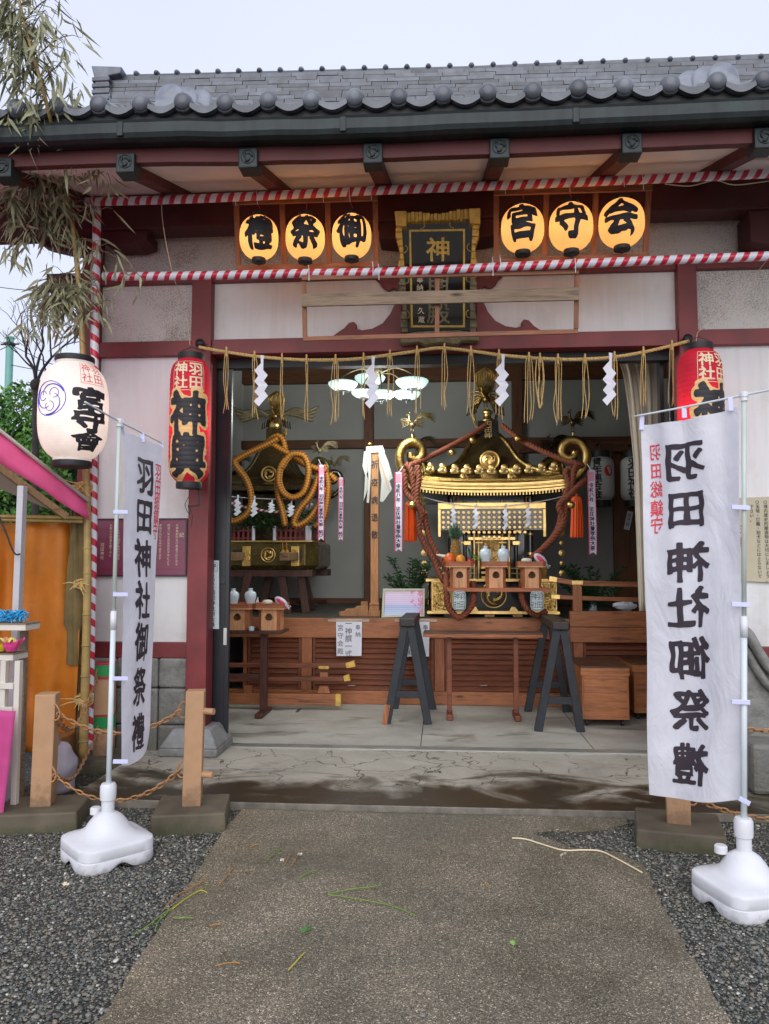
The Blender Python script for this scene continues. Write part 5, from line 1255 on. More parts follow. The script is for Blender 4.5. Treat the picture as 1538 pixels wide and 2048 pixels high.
# ------------------------------------------------------------------ offering stands and what stands on them
def sanbo(label, cx, y, z, w_=.235, h=.26, group='plain wood offering stands'):
    T = thing('offering_stand', label, 'offering stand', (cx, y, z), group); hb = h*.78; e = w_*.5; t = .008
    n = 32; poly = []
    hz = z + hb*.62; R = .034
    def hole(a): return (R*(1+.16*abs(math.cos(1.5*(a-PI/2)))) )
    ov = []; iv = []
    for i in range(n):
        a = 2*PI*i/n; r = hole(a); iv.append((cx + r*math.cos(a), hz + r*math.sin(a)))
        c_, s_ = math.cos(a), math.sin(a); X0, Z0, Z1 = e*.70, z-hz, z+hb-hz
        k = min(X0/abs(c_) if abs(c_) > 1e-6 else 9, (Z1/s_ if s_ > 1e-6 else 9), (Z0/s_ if s_ < -1e-6 else 9)); ov.append((cx+c_*k, hz+s_*k))
    # force the four corners
    for (qx, qz) in ((cx-e*.7, z), (cx+e*.7, z), (cx-e*.7, z+hb), (cx+e*.7, z+hb)):
        j = min(range(n), key=lambda i: math.dist(ov[i], (qx, qz))); ov[j] = (qx, qz)
    mb = MB(); vs = [V3((u, y-e, v)) for u, v in ov] + [V3((u, y-e, v)) for u, v in iv] + [V3((u, y-e+t, v)) for u, v in iv]
    mb.add(vs, [(i, (i+1) % n, n+(i+1) % n, n+i) for i in range(n)] + [(n+i, n+(i+1) % n, 2*n+(i+1) % n, 2*n+i) for i in range(n)])
    obj('front_panel', mb, M['w_pale'], T)
    c2 = e*.7
    oct_ = [(cx+c2, y-e), (cx+e, y-c2), (cx+e, y+c2), (cx+c2, y+e), (cx-c2, y+e), (cx-e, y+c2), (cx-e, y-c2), (cx-c2, y-e)]
    for i in range(7):
        a, b_ = oct_[i], oct_[i+1]; obj('side_panel', MB().quad((a[0], a[1], z), (b_[0], b_[1], z), (b_[0], b_[1], z+hb), (a[0], a[1], z+hb)), M['w_edge'] if i in (0, 6) else M['w_pale'], T, fixn=False)
    E_ = e*1.42; C2 = E_*.78; ot = [(C2, -E_), (E_, -C2), (E_, C2), (C2, E_), (-C2, E_), (-E_, C2), (-E_, -C2), (-C2, -E_)]
    obj('tray', MB().prism([(cx+a, y+b_) for a, b_ in ot], lambda u, v, s: V3((u, v, z+hb+s)), .012), M['w_pale'], T)
    mb = MB(); k = .955
    for i in range(8):
        a, b_ = ot[i], ot[(i+1) % 8]
        mb.hexa([(cx+a[0], y+a[1], z+hb+.012), (cx+b_[0], y+b_[1], z+hb+.012), (cx+b_[0]*k, y+b_[1]*k, z+hb+.012), (cx+a[0]*k, y+a[1]*k, z+hb+.012)], [(cx+a[0], y+a[1], z+h), (cx+b_[0], y+b_[1], z+h), (cx+b_[0]*k, y+b_[1]*k, z+h), (cx+a[0]*k, y+a[1]*k, z+h)])
    obj('tray_rim', mb, M['w_edge'], T); return T, z+hb+.012
def vase(label, x, y, z, s, group='white sake jars'):
    pr = [(.030, 0), (.032, .01), (.030, .03), (.038, .065), (.046, .10), (.047, .125), (.040, .148), (.022, .160), (.016, .165), (.015, .176), (.020, .182), (.017, .186), (.009, .186)]
    o = obj('sake_jar', MB().lathe([(r*s*1.22, h*s) for r, h in pr], (x, y, z), 28), M['porcelain'], smooth=True)
    return tag(o, label, 'jar', group)
# left pair on the narrow table
xa, xb_ = X(541, 7.88, 1230), X(478, 7.88, 1230)
kk = 7.9/1550
Ta, za_ = sanbo('plain wood offering stand carrying the white rice cakes, on the left table', xa, 7.92, zt1+.001, .225, W(540, 1207, 7.8).z-zt1)
Tb, zb2 = sanbo('plain wood offering stand carrying two white jars, beside the black door', xb_, 7.92, zt1+.001, .225, W(478, 1207, 7.8).z-zt1)
vase('white sake jar next to the black door, left of its twin', X(467, 7.9, 1190), 7.9, zb2+.001, 1.04); vase('white sake jar on the stand beside the rice cakes', X(501, 7.9, 1190), 7.9, zb2+.001, 1.06)
def mochi(label, x, y, z, s):
    T = thing('rice_cake', label, 'rice cake', (x, y, z))
    obj('lower_cake', MB().lathe([(0, 0), (.075*s, 0), (.09*s, .012*s), (.085*s, .03*s), (.05*s, .042*s), (0, .045*s)], (x, y, z), 26), M['rice'], T, smooth=True)
    obj('upper_cake', MB().lathe([(0, .043*s), (.045*s, .043*s), (.058*s, .055*s), (.052*s, .072*s), (.03*s, .082*s), (0, .084*s)], (x, y, z), 26), M['rice'], T, smooth=True)
mochi('two-tiered white rice cake on the left offering stand', X(535, 7.9, 1195), 7.9, za_+.001, .95)
def packet(label, c, s, rot, seed):
    T = thing('wrapped_fish', label, 'packet', c); R_ = Matrix.Rotation(rot, 3, 'Y')
    obj('wrapper', MB().ell(c, .085*s, .03*s, .045*s, 16, 10, R_), M['clear_white'], T, smooth=True)
    obj('fish', MB().ell(c+R_ @ V3((0, -.012, 0)), .065*s, .024*s, .026*s, 16, 8, R_), M['fish'], T, smooth=True)
    mb = MB()
    for a in (-.3, .0, .35): mb.bar(c+R_ @ V3((.07*s, 0, 0)), c+R_ @ V3((.125*s, 0, .06*a)), .01*s, .004, w2=.02*s)
    obj('tie', mb, M['white_paper'], T)
M['clear_white'] = mat('white wrapper', 'c9c4d0', .25, var=.1, vs=40, bump=.4, bs=60)
M['fish'] = mat('pink red fish', 'd0305a', .3, var=.3, vs=50)
packet('pink and white wrapped packet leaning on the left rice cake', V3((X(562, 7.85, 1197), 7.86, za_+.062)), .9, .6, 1)
tag(obj('small_cup', MB().lathe([(0, 0), (.028, 0), (.030, .04), (.026, .04), (.024, .008), (0, .008)], (X(503, 7.8, 1258), 7.8, zt1), 20), M['porcelain'], smooth=True, autos=True), 'small white cup on the left table between the stands', 'cup')
tag(obj('folded_cloth', MB().prism([(-.03, 0), (.03, 0), (.012, .10)], lambda u, v, t: V3((X(512, 7.98, 1195)+u, 8.0+t, za_+v)), .02), M['white_paper']), 'small folded white and blue paper behind the left jar', 'paper')
# shelf plank on the carrying poles with three stands
YP = 8.32; zpl = W(990, 1176, YP-.1).z
tag(obj('shelf_plank', MB().box(X(894, YP), X(1094, YP), YP-.12, YP+.24, zpl-.04, zpl), M['w_edge'], bevel=.004), 'reddish plank laid across the shrine carrying poles', 'plank')
z3 = W(990, 1123, YP-.1).z - zpl; tops = []
for px, lab in ((919, 'plain wood offering stand carrying the pineapple and fruit'), (991, 'plain wood offering stand carrying two pale blue-white jars, before the golden crest'), (1062, 'plain wood offering stand carrying the rice cake and pink packet, on the reddish plank')):
    T, zz = sanbo(lab, X(px, YP, 1150), YP+.02, zpl+.001, .205, z3); tops.append((X(px, YP, 1150), zz))
x, zz = tops[1]; yv = YP+.0
vase('pale jar before the golden shrine, nearer the apple', X(971, yv, 1100), yv, zz, 1.15); vase('pale jar before the golden shrine, nearer the rice cake', X(1007, yv, 1100), yv, zz, 1.15)
mochi('two-tiered white rice cake on the stand before the golden shrine', X(1053, yv, 1110), yv, tops[2][1], 1.02)
packet('pink and red wrapped packet on the stand before the golden shrine', V3((X(1080, yv, 1107), yv-.03, tops[2][1]+.07)), 1.0, .75, 2)
x, zz = tops[0]
def fruit(label, name, px, py, r, col, sx=1, sy=1, yo=0):
    m_ = mat(name, col, .35, var=.18, vs=18, bump=.1, bs=200)
    c = W(px, py, yv+yo); c.z = zz + r*sy
    T = thing(name, label, name.replace('_', ' '), c-V3((0, 0, r*sy)))
    obj('flesh', MB().ell(c, r*sx, r*sx, r*sy, 20, 14), m_, T, smooth=True)
    obj('stem', MB().tube([c+V3((0, 0, r*sy*.9)), c+V3((.004, 0, r*sy*1.18))], .003, 5), M['bark'], T); return T
fruit('large orange-red mango at the front of the fruit stand', 'mango', 899, 1115, .062, 'd8602a', .95, 1.12, -.05)
fruit('yellow-orange mango beside the red one', 'mango', 921, 1116, .055, 'd98c2a', .95, 1.12, -.05)
fruit('small glossy red apple on the fruit stand', 'apple', 941, 1120, .043, 'a8122a', 1.05, .9, -.04)
m_rad = mat('white radish skin', 'cfd0c0', .4, var=.05)
tag(obj('radish', MB().tube([W(872, 1109, yv+.02), W(880, 1111, yv+.02), W(890, 1113, yv+.02), W(905, 1117, yv+.02)], [.004, .014, .02, .022], 12), m_rad, smooth=True), 'white radish tip poking out left of the mangoes', 'radish')
mb = MB(); rs = random.Random(4)
for k in range(26):
    c = W(955+rs.uniform(-4, 4), 1117+rs.uniform(-5, 4), yv-.02); mb.leaf(c, (rs.uniform(-1, 1), rs.uniform(-1, 0), rs.uniform(-.2, 1)), .045, .012)
tag(obj('leafy_greens', mb, M['leaf_l'], fixn=False), 'small bunch of leafy greens right of the apple', 'greens')
tag(obj('cucumber', MB().tube([W(936, 1095, yv+.05), W(941, 1108, yv+.04), W(947, 1121, yv+.03)], [.008, .014, .012], 10), M['leaf_d'], smooth=True), 'dark green cucumber leaning behind the apple', 'vegetable')
# pineapple
pc = W(911, 1090, yv+.02); PT = thing('pineapple', 'pineapple with blue-green crown on the fruit stand', 'pineapple', (pc.x, pc.y, zz))
m_pine = mat('pineapple skin', '8d6a2c', .6, var=.4, vs=60, bump=1.0, bs=90, bd=.01)
ph = W(911, 1077, yv).z - zz
mb = MB(); mb.ell((pc.x, pc.y, zz+ph*.5), .055, .055, ph*.52, 20, 14)
for r_ in range(9):
    for k in range(11):
        a = 2*PI*(k+.5*(r_ % 2))/11; t = -0.85+1.7*r_/8; rr_ = .055*math.sqrt(max(0, 1-t*t))
        mb.lathe([(.0085, 0), (.005, .005), (0, .007)], (pc.x+rr_*math.cos(a), pc.y+rr_*math.sin(a), zz+ph*.5+ph*.5*t), 5, Matrix.Rotation(a, 3, 'Z') @ Matrix.Rotation(PI/2, 3, 'Y'))
obj('fruit', mb, m_pine, PT)
mb = MB(); rs = random.Random(6); zc_ = zz+ph; tip = W(911, 1046, yv).z
for k in range(60):
    a = k*2.4; el = .25 + 1.2*(k/60); L_ = (tip-zc_)*(.55+.5*k/60)
    mb.leaf((pc.x, pc.y, zc_-.01+.03*k/60), (math.cos(a)*math.cos(el), math.sin(a)*math.cos(el), math.sin(el)), L_, .018, bend=.5)
obj('leaf_crown', mb, mat('pineapple crown', '40604a', .5, var=.3, vs=40), PT, fixn=False)

# ------------------------------------------------------------------ papers, picture, post, plants
def notice(label, q, cols, sz, Y=YS-.072):
    a, b_, c_, d_ = [W(p[0], p[1], Y) for p in q]; T = thing('offering_note', label, 'notice', V3(c_))
    obj('paper', MB().prism([(a.x, a.z), (b_.x, b_.z), (c_.x, c_.z), (d_.x, d_.z)], lambda u, v, s: V3((u, Y+s, v)), .0015), M['white_paper'], T)
    obj('tape', MB().box(a.x-.09, b_.x+.08, Y-.001, Y-.0002, a.z-.03, a.z-.002), M['tape_film'], T)
    for s, px, py, z_, pt in cols: p = W(px, py, Y); obj('lettering', letters(column(s, p.x, p.z, z_, pt), lambda u, v: V3((u, Y-.0015, v)), off=.0, wob=.03), M['ink'], T)
M['tape_film'] = mat('tape film', 'b09a88', .3)
k8 = 8.55/1550*1.05
notice('white handwritten note on the stage front reading 一神饌一式', ((672, 1238), (724, 1238), (723, 1312), (673, 1312)), [('奉納', 716, 1248, .062, .075), ('一神饌一式', 697, 1240, .082, .082), ('宮守会殿', 681, 1248, .070, .085)], .08)
notice('white handwritten note half hidden behind the left trestle', ((806, 1238), (859, 1238), (858, 1313), (807, 1313)), [('奉納', 851, 1248, .062, .075), ('一御神酒', 832, 1240, .082, .09), ('宮守会殿', 815, 1248, .070, .085)], .08)
Yp = 8.8; T = thing('framed_picture', 'cream framed picture of pink blossoms over pale blue water, on the stage edge', 'picture', W(806, 1236, Yp))
a, b_, c_, d_ = W(766, 1177, Yp+.03), W(850, 1177, Yp+.03), W(849, 1233, Yp-.02), W(763, 1235, Yp-.02)
def pq(u, v, t):
    p = d_.lerp(c_, u).lerp(a.lerp(b_, u), v); return p + V3((0, -t, 0))
obj('print', MB().prism([(0.06, .07), (.94, .07), (.94, .93), (.06, .93)], pq, .006), M['picture'], T)
M['pic_frame'] = mat('cream frame', 'b9b8a0', .5, var=.04)
for q in ([(0, 0), (1, 0), (1, .08), (0, .08)], [(0, .92), (1, .92), (1, 1), (0, 1)], [(0, .0805), (.055, .0805), (.055, .9195), (0, .9195)], [(.945, .0805), (1, .0805), (1, .9195), (.945, .9195)]): obj('frame', MB().prism(q, pq, .018), M['pic_frame'], T, bevel=.003)
# tall post
YQ = 8.95; T = thing('prayer_post', 'tall square wooden post written 祈疫病退散 with white paper draped on top', 'post', W(748, 1226, YQ))
x0, x1 = X(741, YQ), X(757, YQ); zt7 = W(750, 898, YQ).z
sh = obj('shaft', MB().box(x0, x1, YQ, YQ+.09, zst, zt7), M['w_post'], T, bevel=.004)
obj('lettering', letters([(c, (x0+x1)/2+.002, W(750, y, YQ).z, .082, .10) for c, y in zip('祈疫病退散', (929, 965, 1001, 1035, 1070))], lambda u, v: V3((u, YQ-.003, v)), off=.024, wob=.04), M['ink'], sh)
zz7 = zst
for (a_, b_, h0, h1, y0, y1) in ((737, 761, 0, .07, -.03, .12), (739, 759, .0705, .13, -.02, .11), (741-2, 757+2, .131, .155, -.03, .12)):
    obj('base_block', MB().box(X(a_, YQ), X(b_, YQ), YQ+y0, YQ+y1, zst+h0, zst+h1), M['w_post'], T, bevel=.006)
for (q0, q1, dy) in ((680, 741, .0), ):
    pts = [(X(q0, YQ+.02), zst), (X(q0-2, YQ+.02), zst+.05), (X(q0+8, YQ), zst+.06), (X(q0+12, YQ), zst+.085), (X(q0+28, YQ), zst+.09), (X(q0+34, YQ), zst+.12), (X(736, YQ), zst+.12), (X(736, YQ), zst)]
    obj('base_arm', MB().prism(pts, lambda u, v, t: V3((u, YQ+.01+t, v)), .075), M['w_post'], T, bevel=.004)
    obj('base_arm', MB().prism([(X(722, YQ+.2), zst), (X(722, YQ+.2), zst+.16), (X(736, YQ+.2), zst+.16), (X(736, YQ+.2), zst)], lambda u, v, t: V3((u, YQ+.2+t, v)), .07), M['w_post'], T, bevel=.004)
obj('top_knob', MB().ell((W(739, 887, YQ+.04).x, YQ+.04, W(739, 887, YQ).z), .025, .025, .022), M['gold'], T, smooth=True)
mb = MB(); rs = random.Random(9)
def drape(pts, y): mb.prism(pts, lambda u, v, t: W(u, v, YQ+y+t+ .01*math.sin(u*.3+v*.13)), .004)
drape([(733, 893), (765, 891), (770, 904), (731, 906)], -.02)
drape([(728, 903), (741, 900), (742, 930), (733, 948), (739, 968), (728, 1000), (727, 1002), (729, 975), (730, 950), (725, 932)], -.03); drape([(757, 897), (768, 903), (777, 925), (786, 955), (779, 962), (784, 978), (766, 1004), (760, 1003), (763, 960), (758, 930)], -.03)
drape([(735, 905), (742, 905), (741, 960), (738, 1006), (733, 1005), (737, 960)], -.05)
obj('draped_paper', mb, M['drape_paper'], T)
obj('paper_staff', MB().tube([W(757, 912, YQ-.04), W(777, 975, YQ-.06)], .006, 6), M['w_pale'], T)
def branch_vase(label, cx, zb3, zt8, spread, n, seed, Y):
    rs = random.Random(seed); T = thing('sakaki_branches', label, 'plant', (cx, Y, zst)); mb = MB(); sb = MB()
    for k in range(n):
        a = rs.uniform(-1, 1)*spread; H_ = (zt8-zst)*rs.uniform(.55, 1.0)
        P = spline([V3((cx, Y, zst+.02)), V3((cx+a*.35, Y+rs.uniform(-.05, .05), zst+H_*.45)), V3((cx+a, Y+rs.uniform(-.14, .12), zst+H_))], 8); sb.tube(P, .004, 5)
        for j in range(5, len(P)):
            for s_ in (-1, 1):
                for _ in range(2):
                    d = V3((s_*rs.uniform(.3, 1), rs.uniform(-1, .6), rs.uniform(-.1, .9))); mb.leaf(P[j], d, rs.uniform(.05, .085), .026, (0, -.6, 1), .3)
    obj('foliage', mb, M['leaf_d'], T, fixn=False); obj('stem', sb, M['bark'], T)
    obj('pot', MB().lathe([(.05, 0), (.055, .01), (.045, .10), (.05, .16), (.04, .16)], (cx, Y, zst), 20), M['porcelain'], T, smooth=True)
branch_vase('glossy dark green branches behind the framed picture', X(822, 9.2, 1150), 0, W(800, 1112, 9.2).z, .30, 15, 5, 9.2)
branch_vase('dark green branches standing behind the stage handrail', X(1185, 9.3, 1150), 0, W(1180, 1132, 9.3).z, .38, 20, 8, 9.3)
mb = MB(); rs = random.Random(4); c = W(1250, 1212, 8.85); vs = []
mb.ell(c, .13, .06, .045, 12, 8); mb.v = [(x+rs.uniform(-.02, .02), y, z+rs.uniform(-.012, .012)) for x, y, z in mb.v]
tag(obj('crumpled_bag', mb, M['white_paper']), 'crumpled white bag on the stage behind the handrail', 'bag')

# ------------------------------------------------------------------ chandelier, curtain, back lanterns
CHY = 8.6; zceil = 4.62; cc = W(757, 765, CHY)
T = thing('chandelier', 'brass chandelier with six glowing glass bowls hanging inside the doorway', 'chandelier', (cc.x, CHY, zceil))
obj('stem', MB().tube([(cc.x, CHY, zceil), (cc.x, CHY, W(757, 745, CHY).z-.06)], .012, 8).ell((cc.x, CHY, W(757, 742, CHY).z), .05, .05, .045), M['brass'] if 'brass' in M else M['old_gold'], T, smooth=True)
for i, (px, py, r, dy) in enumerate(((686, 772, 29, -.15), (740, 760, 30, .15), (727, 788, 24, -.0), (763, 791, 27, -.35), (824, 768, 32, -.1), (813, 791, 27, .3))):
    Y = CHY+dy; c = W(px, py, Y); R = r*Y/1550*1.02; h = R*.62
    pr = [(R*.30, -h*.52), (R*.62, -h*.42), (R*.88, -h*.10), (R*1.0, h*.22), (R*.97, h*.38), (R*.80, h*.48), (R*.45, h*.52)]
    mb = MB(); mb.lathe(pr, c, 36); n = 36
    mb.v = [(x+(x-c.x)*.035*math.cos(18*math.atan2(y-c.y, x-c.x)), y+(y-c.y)*.035*math.cos(18*math.atan2(y-c.y, x-c.x)), z) for x, y, z in mb.v]
    b1 = obj('glass_bowl', mb, M['glass_lamp'], T, smooth=True)
    mf = MB(); mf.lathe([(R*.34, -h*.55), (R*.36, -h*.50), (R*.2, -h*.62), (.012, -h*.72), (.014, -h*.85), (.004, -h*1.05), (0, -h*1.06)], c, 16)
    for k in range(8):
        a = 2*PI*k/8; mf.tube([c+V3((math.cos(a)*R*q, math.sin(a)*R*q, -h*z_)) for q, z_ in ((.2, .6), (.42, .60), (.5, .50))], .004, 4)
    obj('finial', mf, M['iron'], b1, smooth=True)
    p0 = V3((cc.x, CHY, W(757, 748, CHY).z)); p1 = c+V3((0, 0, h*.5)); m_ = (p0+p1)/2+V3((0, 0, .10))
    obj('arm', MB().tube(spline([p0, m_, p1+V3((0, 0, .06)), p1], 6), .009, 7), M['old_gold'], T, smooth=True)
    ld = bpy.data.lights.new('bulb', 'POINT'); ld.energy = 13; ld.color = (.93, 1, .96); ld.shadow_soft_size = .10
    lo_ = bpy.data.objects.new('bulb', ld); COL.objects.link(lo_); lo_.parent = T; lo_.location = c - ORG[T.name] + V3((0, -.28, -.30))
# curtain tied back on the right
YC = 7.0; mb = MB(); nu, nv = 60, 24; vs = []
for j in range(nv+1):
    v = j/nv; py = 722 + v*500
    xl2 = 1238 + 52*(v**.62) if v < .4 else 1238+52*(.4**.62)+ (v-.4)*18; xr2 = 1322
    for i in range(nu+1):
        u = i/nu; px = xl2 + (xr2-xl2)*u; p = W(px, py, YC + .035*math.sin(u*26+v*2.0)*(1-.3*v) + .010*math.sin(u*61)); vs.append(p)
fs = [(j*(nu+1)+i, j*(nu+1)+i+1, (j+1)*(nu+1)+i+1, (j+1)*(nu+1)+i) for j in range(nv) for i in range(nu)]
tag(obj('door_curtain', MB().add(vs, fs), M['curtain'], smooth=True, fixn=False, solid=.004), 'beige pleated curtain gathered at the right side of the doorway', 'curtain')
for (px, py, txt, dot, lab) in ((1201, 958, '青年連合会', True, 'white paper lantern with a red spot in the dark right corner'), (1268, 958, '羽田神社', False, 'white paper lantern reading 羽田神社 at the edge of the wide banner')):
    Y = 10.4; c = W(px, py, Y); R = 25*Y/1550*1.05; H = 82*Y/1550*1.05
    def tx(fn, txt=txt, dot=dot, R=R, H=H):
        n_ = len(txt); s = H*.92/n_
        yield 'ink', letters([(ch, -R*.25 if dot else 0, H*.46-s*(i+.5), s*1.2, s*1.1) for i, ch in enumerate(txt)], fn(.003), off=.04, N=48)
        if dot:
            f = fn(.003); mb = MB(); mb.add([f(R*.62+R*.34*math.cos(2*PI*k/20), H*.16+R*.42*math.sin(2*PI*k/20)) for k in range(20)], [tuple(range(20))]); yield 'red_ink', mb
    TL_ = lantern('long_lantern', lab, c, R, H, 'long', 'lantern_dim', R*.7, .08, tx, .01, (1, .8, .6), rib=.001, ribn=16, cord=.05)
    b0 = V3((c.x, c.y, c.z+H/2+.1)); obj('support', MB().tube([b0, b0+V3((0, 0, .1)), b0+V3((0, YB-c.y-.1, .1))], .012, 6), M['iron'], TL_)
p = W(1257, 1041, 10.9)
T = thing('small_slip', 'small tilted white slip stuck on the brown board', 'notice', p); Rm = Matrix.Rotation(.22, 3, 'Y')
obj('paper', MB().add([p+Rm @ V3((a*.04, 0, b_*.13)) for a, b_ in ((-1, -1), (1, -1), (1, 1), (-1, 1))], [(0, 1, 2, 3)]), M['white_paper'], T)
obj('lettering', letters([('宮', -.004, .07, .06, .06), ('守', -.004, .01, .06, .06), ('会', -.004, -.05, .06, .06)], lambda u, v: p+Rm @ V3((u, 0, v))+V3((0, -.003, 0)), off=.02, N=40), M['ink'], T)
# ================================================================== PORTABLE SHRINES
def tomoe(mb, c, R, n=3, dx=V3((1, 0, 0)), dz=V3((0, 0, 1)), th=1.0):
    c = V3(c)
    for k in range(n):
        a0 = k*2*PI/n + .5; P = []; rr_ = []
        for i in range(13):
            t = i/12; a = a0 + t*2.6; r = R*(.42+.40*t) if i else R*.34
            P.append(c + dx*math.cos(a)*r + dz*math.sin(a)*r); rr_.append(R*.24*(1-t)**.8*th+.001)
        mb.tube(P, rr_, 8)
    return mb
def ring(mb, c, R, r, dx=V3((1, 0, 0)), dz=V3((0, 0, 1)), n=32): return mb.tube([V3(c)+dx*math.cos(2*PI*i/n)*R+dz*math.sin(2*PI*i/n)*R for i in range(n)], r, 8, closed=True)
def relief(mb, c, w_, h_, seed, n=26, r=.006, y=-.004):
    """curling raised ornament filling a rectangle facing the viewer"""
    rs = random.Random(seed)
    for k in range(n):
        x = rs.uniform(-w_*.42, w_*.42); z = rs.uniform(-h_*.42, h_*.42); R = rs.uniform(.2, .34)*min(w_, h_); a0 = rs.uniform(0, 6.3); d = rs.choice((-1, 1)); P = []
        for i in range(9):
            t = i/8; rad = R*(1-t*.85); a = a0 + d*t*4.2; px_, pz_ = x+rad*math.cos(a), z+rad*math.sin(a)
            P.append(V3((c[0]+max(-w_*.47, min(w_*.47, px_)), c[1]+y-rs.uniform(0, .004), c[2]+max(-h_*.47, min(h_*.47, pz_)))))
        mb.tube(P, [r*(1.3-t/9) for t in range(9)], 5)
    return mb
def bird(T, parent_name, c, s, m, flip=1, big=False):
    """gilded bird standing with raised wings and plumes"""
    c = V3(c); mb = MB(); g = lambda x, y, z: c + V3((x*s*flip, y*s, z*s))
    mb.ell(g(0, 0, .42), .13*s, .16*s, .14*s, 14, 9)
    mb.tube(spline([g(-.05, -.08, .50), g(-.12, -.13, .62), g(-.13, -.13, .76), g(-.16, -.17, .84)], 4), [.07*s, .065*s, .06*s, .055*s, .05*s, .045*s, .045*s, .045*s, .045*s, .045*s, .05*s, .05*s, .04*s], 8)
    mb.tube([g(-.16, -.16, .84), g(-.25, -.22, .80)], [.04*s, .004*s], 6)
    for k in range(3): mb.tube([g(-.13, -.14, .88), g(-.10+.04*k, -.12, 1.0-.02*k)], [.012*s, .005*s], 5)
    for q in (-.05, .05): mb.tube([g(q, 0, .3), g(q, 0, 0)], .02*s, 6)
    mb.lathe([(.10*s, 0), (.07*s, .03*s), (.03*s, .05*s)], c, 12)
    b = obj(parent_name, mb, M[m], T, smooth=True)
    wg = MB()
    for sd in (-1, 1):
        for k in range(9 if big else 6):
            a = (.15 + .12*k); L_ = (.95 - .05*k) if big else (.55-.03*k)
            p = g(sd*(.08), .02*k, .50)
            if big: q1, q2 = g(sd*(.25+.02*k), .05*k, .70-.10*k), g(sd*(.33+.30*L_-.035*k), .1+.04*k, .62-.16*k)
            else: q1, q2 = g(sd*.22, .03*k, .66-.05*k), g(sd*(.30+L_*.45), .05+.03*k, .66-.07*k)
            P = spline([p, q1, q2], 4); wg.tube(P, [.02*s, .045*s, .058*s, .056*s, .052*s, .048*s, .04*s, .026*s, .006*s], 6, flat=.55)
    obj('wing', wg, M[m], b, smooth=True)
    tl = MB(); n = 13 if big else 6
    for k in range(n):
        u = (k-(n-1)/2)/n
        if big: P = [g(u*.2, .12, .5), g(u*.65, .22, .95), g(u*.75, .16, 1.35+.1*math.cos(u*5)), g(u*.45, .02, 1.55-.25*abs(u))]
        else: P = [g(.05, .1, .45), g(.25, .15+u*.2, .78+u*.2), g(.60, .2+u*.3, .86+u*.3), g(1.0, .25+u*.3, .70+u*.5)]
        tl.tube(spline(P, 4), [.022*s, .04*s, .046*s]+[.05*s]*7+[.042*s, .028*s, .008*s], 6, flat=.5)
    obj('tail_plumes', tl, M[m], b, smooth=True)
    if big:
        hg = MB(); rs = random.Random(3)
        for sd in (-1, 1):
            for k in range(4):
                x = sd*(.30+.10*k); hg.tube([g(x, .1, .30-.05*k), g(x+sd*.03, .12, -.02-.04*k)], [.022*s, .034*s], 7)
        obj('hanging_bells', hg, M['bronze'], b, smooth=True)
    return b
def square_ring(cx, cy, prof, up, n=12):
    """prof: (half width, z); square plan swept layer with corners turned up by up"""
    vs = []; fs = []; per = []
    for sx, sy, ex, ey in ((-1, -1, 1, -1), (1, -1, 1, 1), (1, 1, -1, 1), (-1, 1, -1, -1)):
        for i in range(n): t = i/n; per.append((sx+(ex-sx)*t, sy+(ey-sy)*t, abs(2*t-1)))
    m = len(per)
    for hw, z in prof:
        for (x, y, q) in per: vs.append((cx+x*hw*(1+.03*q**4), cy+y*hw*(1+.03*q**4), z+up*q**2.6))
    for j in range(len(prof)-1):
        for i in range(m): fs.append((j*m+i, j*m+(i+1) % m, (j+1)*m+(i+1) % m, (j+1)*m+i))
    return MB().add(vs, fs)
M['roof_lacquer'] = mat('brown black roof lacquer', (.085, .055, .022), .22, .5, var=.3, vs=4, coat=.8)
def scroll_path(cx, cy, z0, sx, sy, k):
    """fern-shaped corner scroll, k scales it; leans outwards along the diagonal sign (sx, sy)"""
    pts = [(0, 0), (.10, .06), (.20, .18), (.225, .34), (.165, .46), (.06, .49), (-.02, .43), (-.03, .345), (.03, .29), (.095, .31), (.10, .37)]
    return spline([V3((cx+sx*a*k, cy+sy*a*k*.25, z0+b_*k)) for a, b_ in pts], 5)

YFm = 8.92; cxm = W(984, 1040, YFm).x; cym = 9.64
MK = thing('golden_shrine', 'large golden portable shrine with russet ropes behind the three offering stands', 'portable shrine', (cxm, cym, zst))
zM = lambda py, Y=YFm, px=984: W(px, py, Y).z
xM = lambda px, Y=YFm: X(px, Y)-cxm
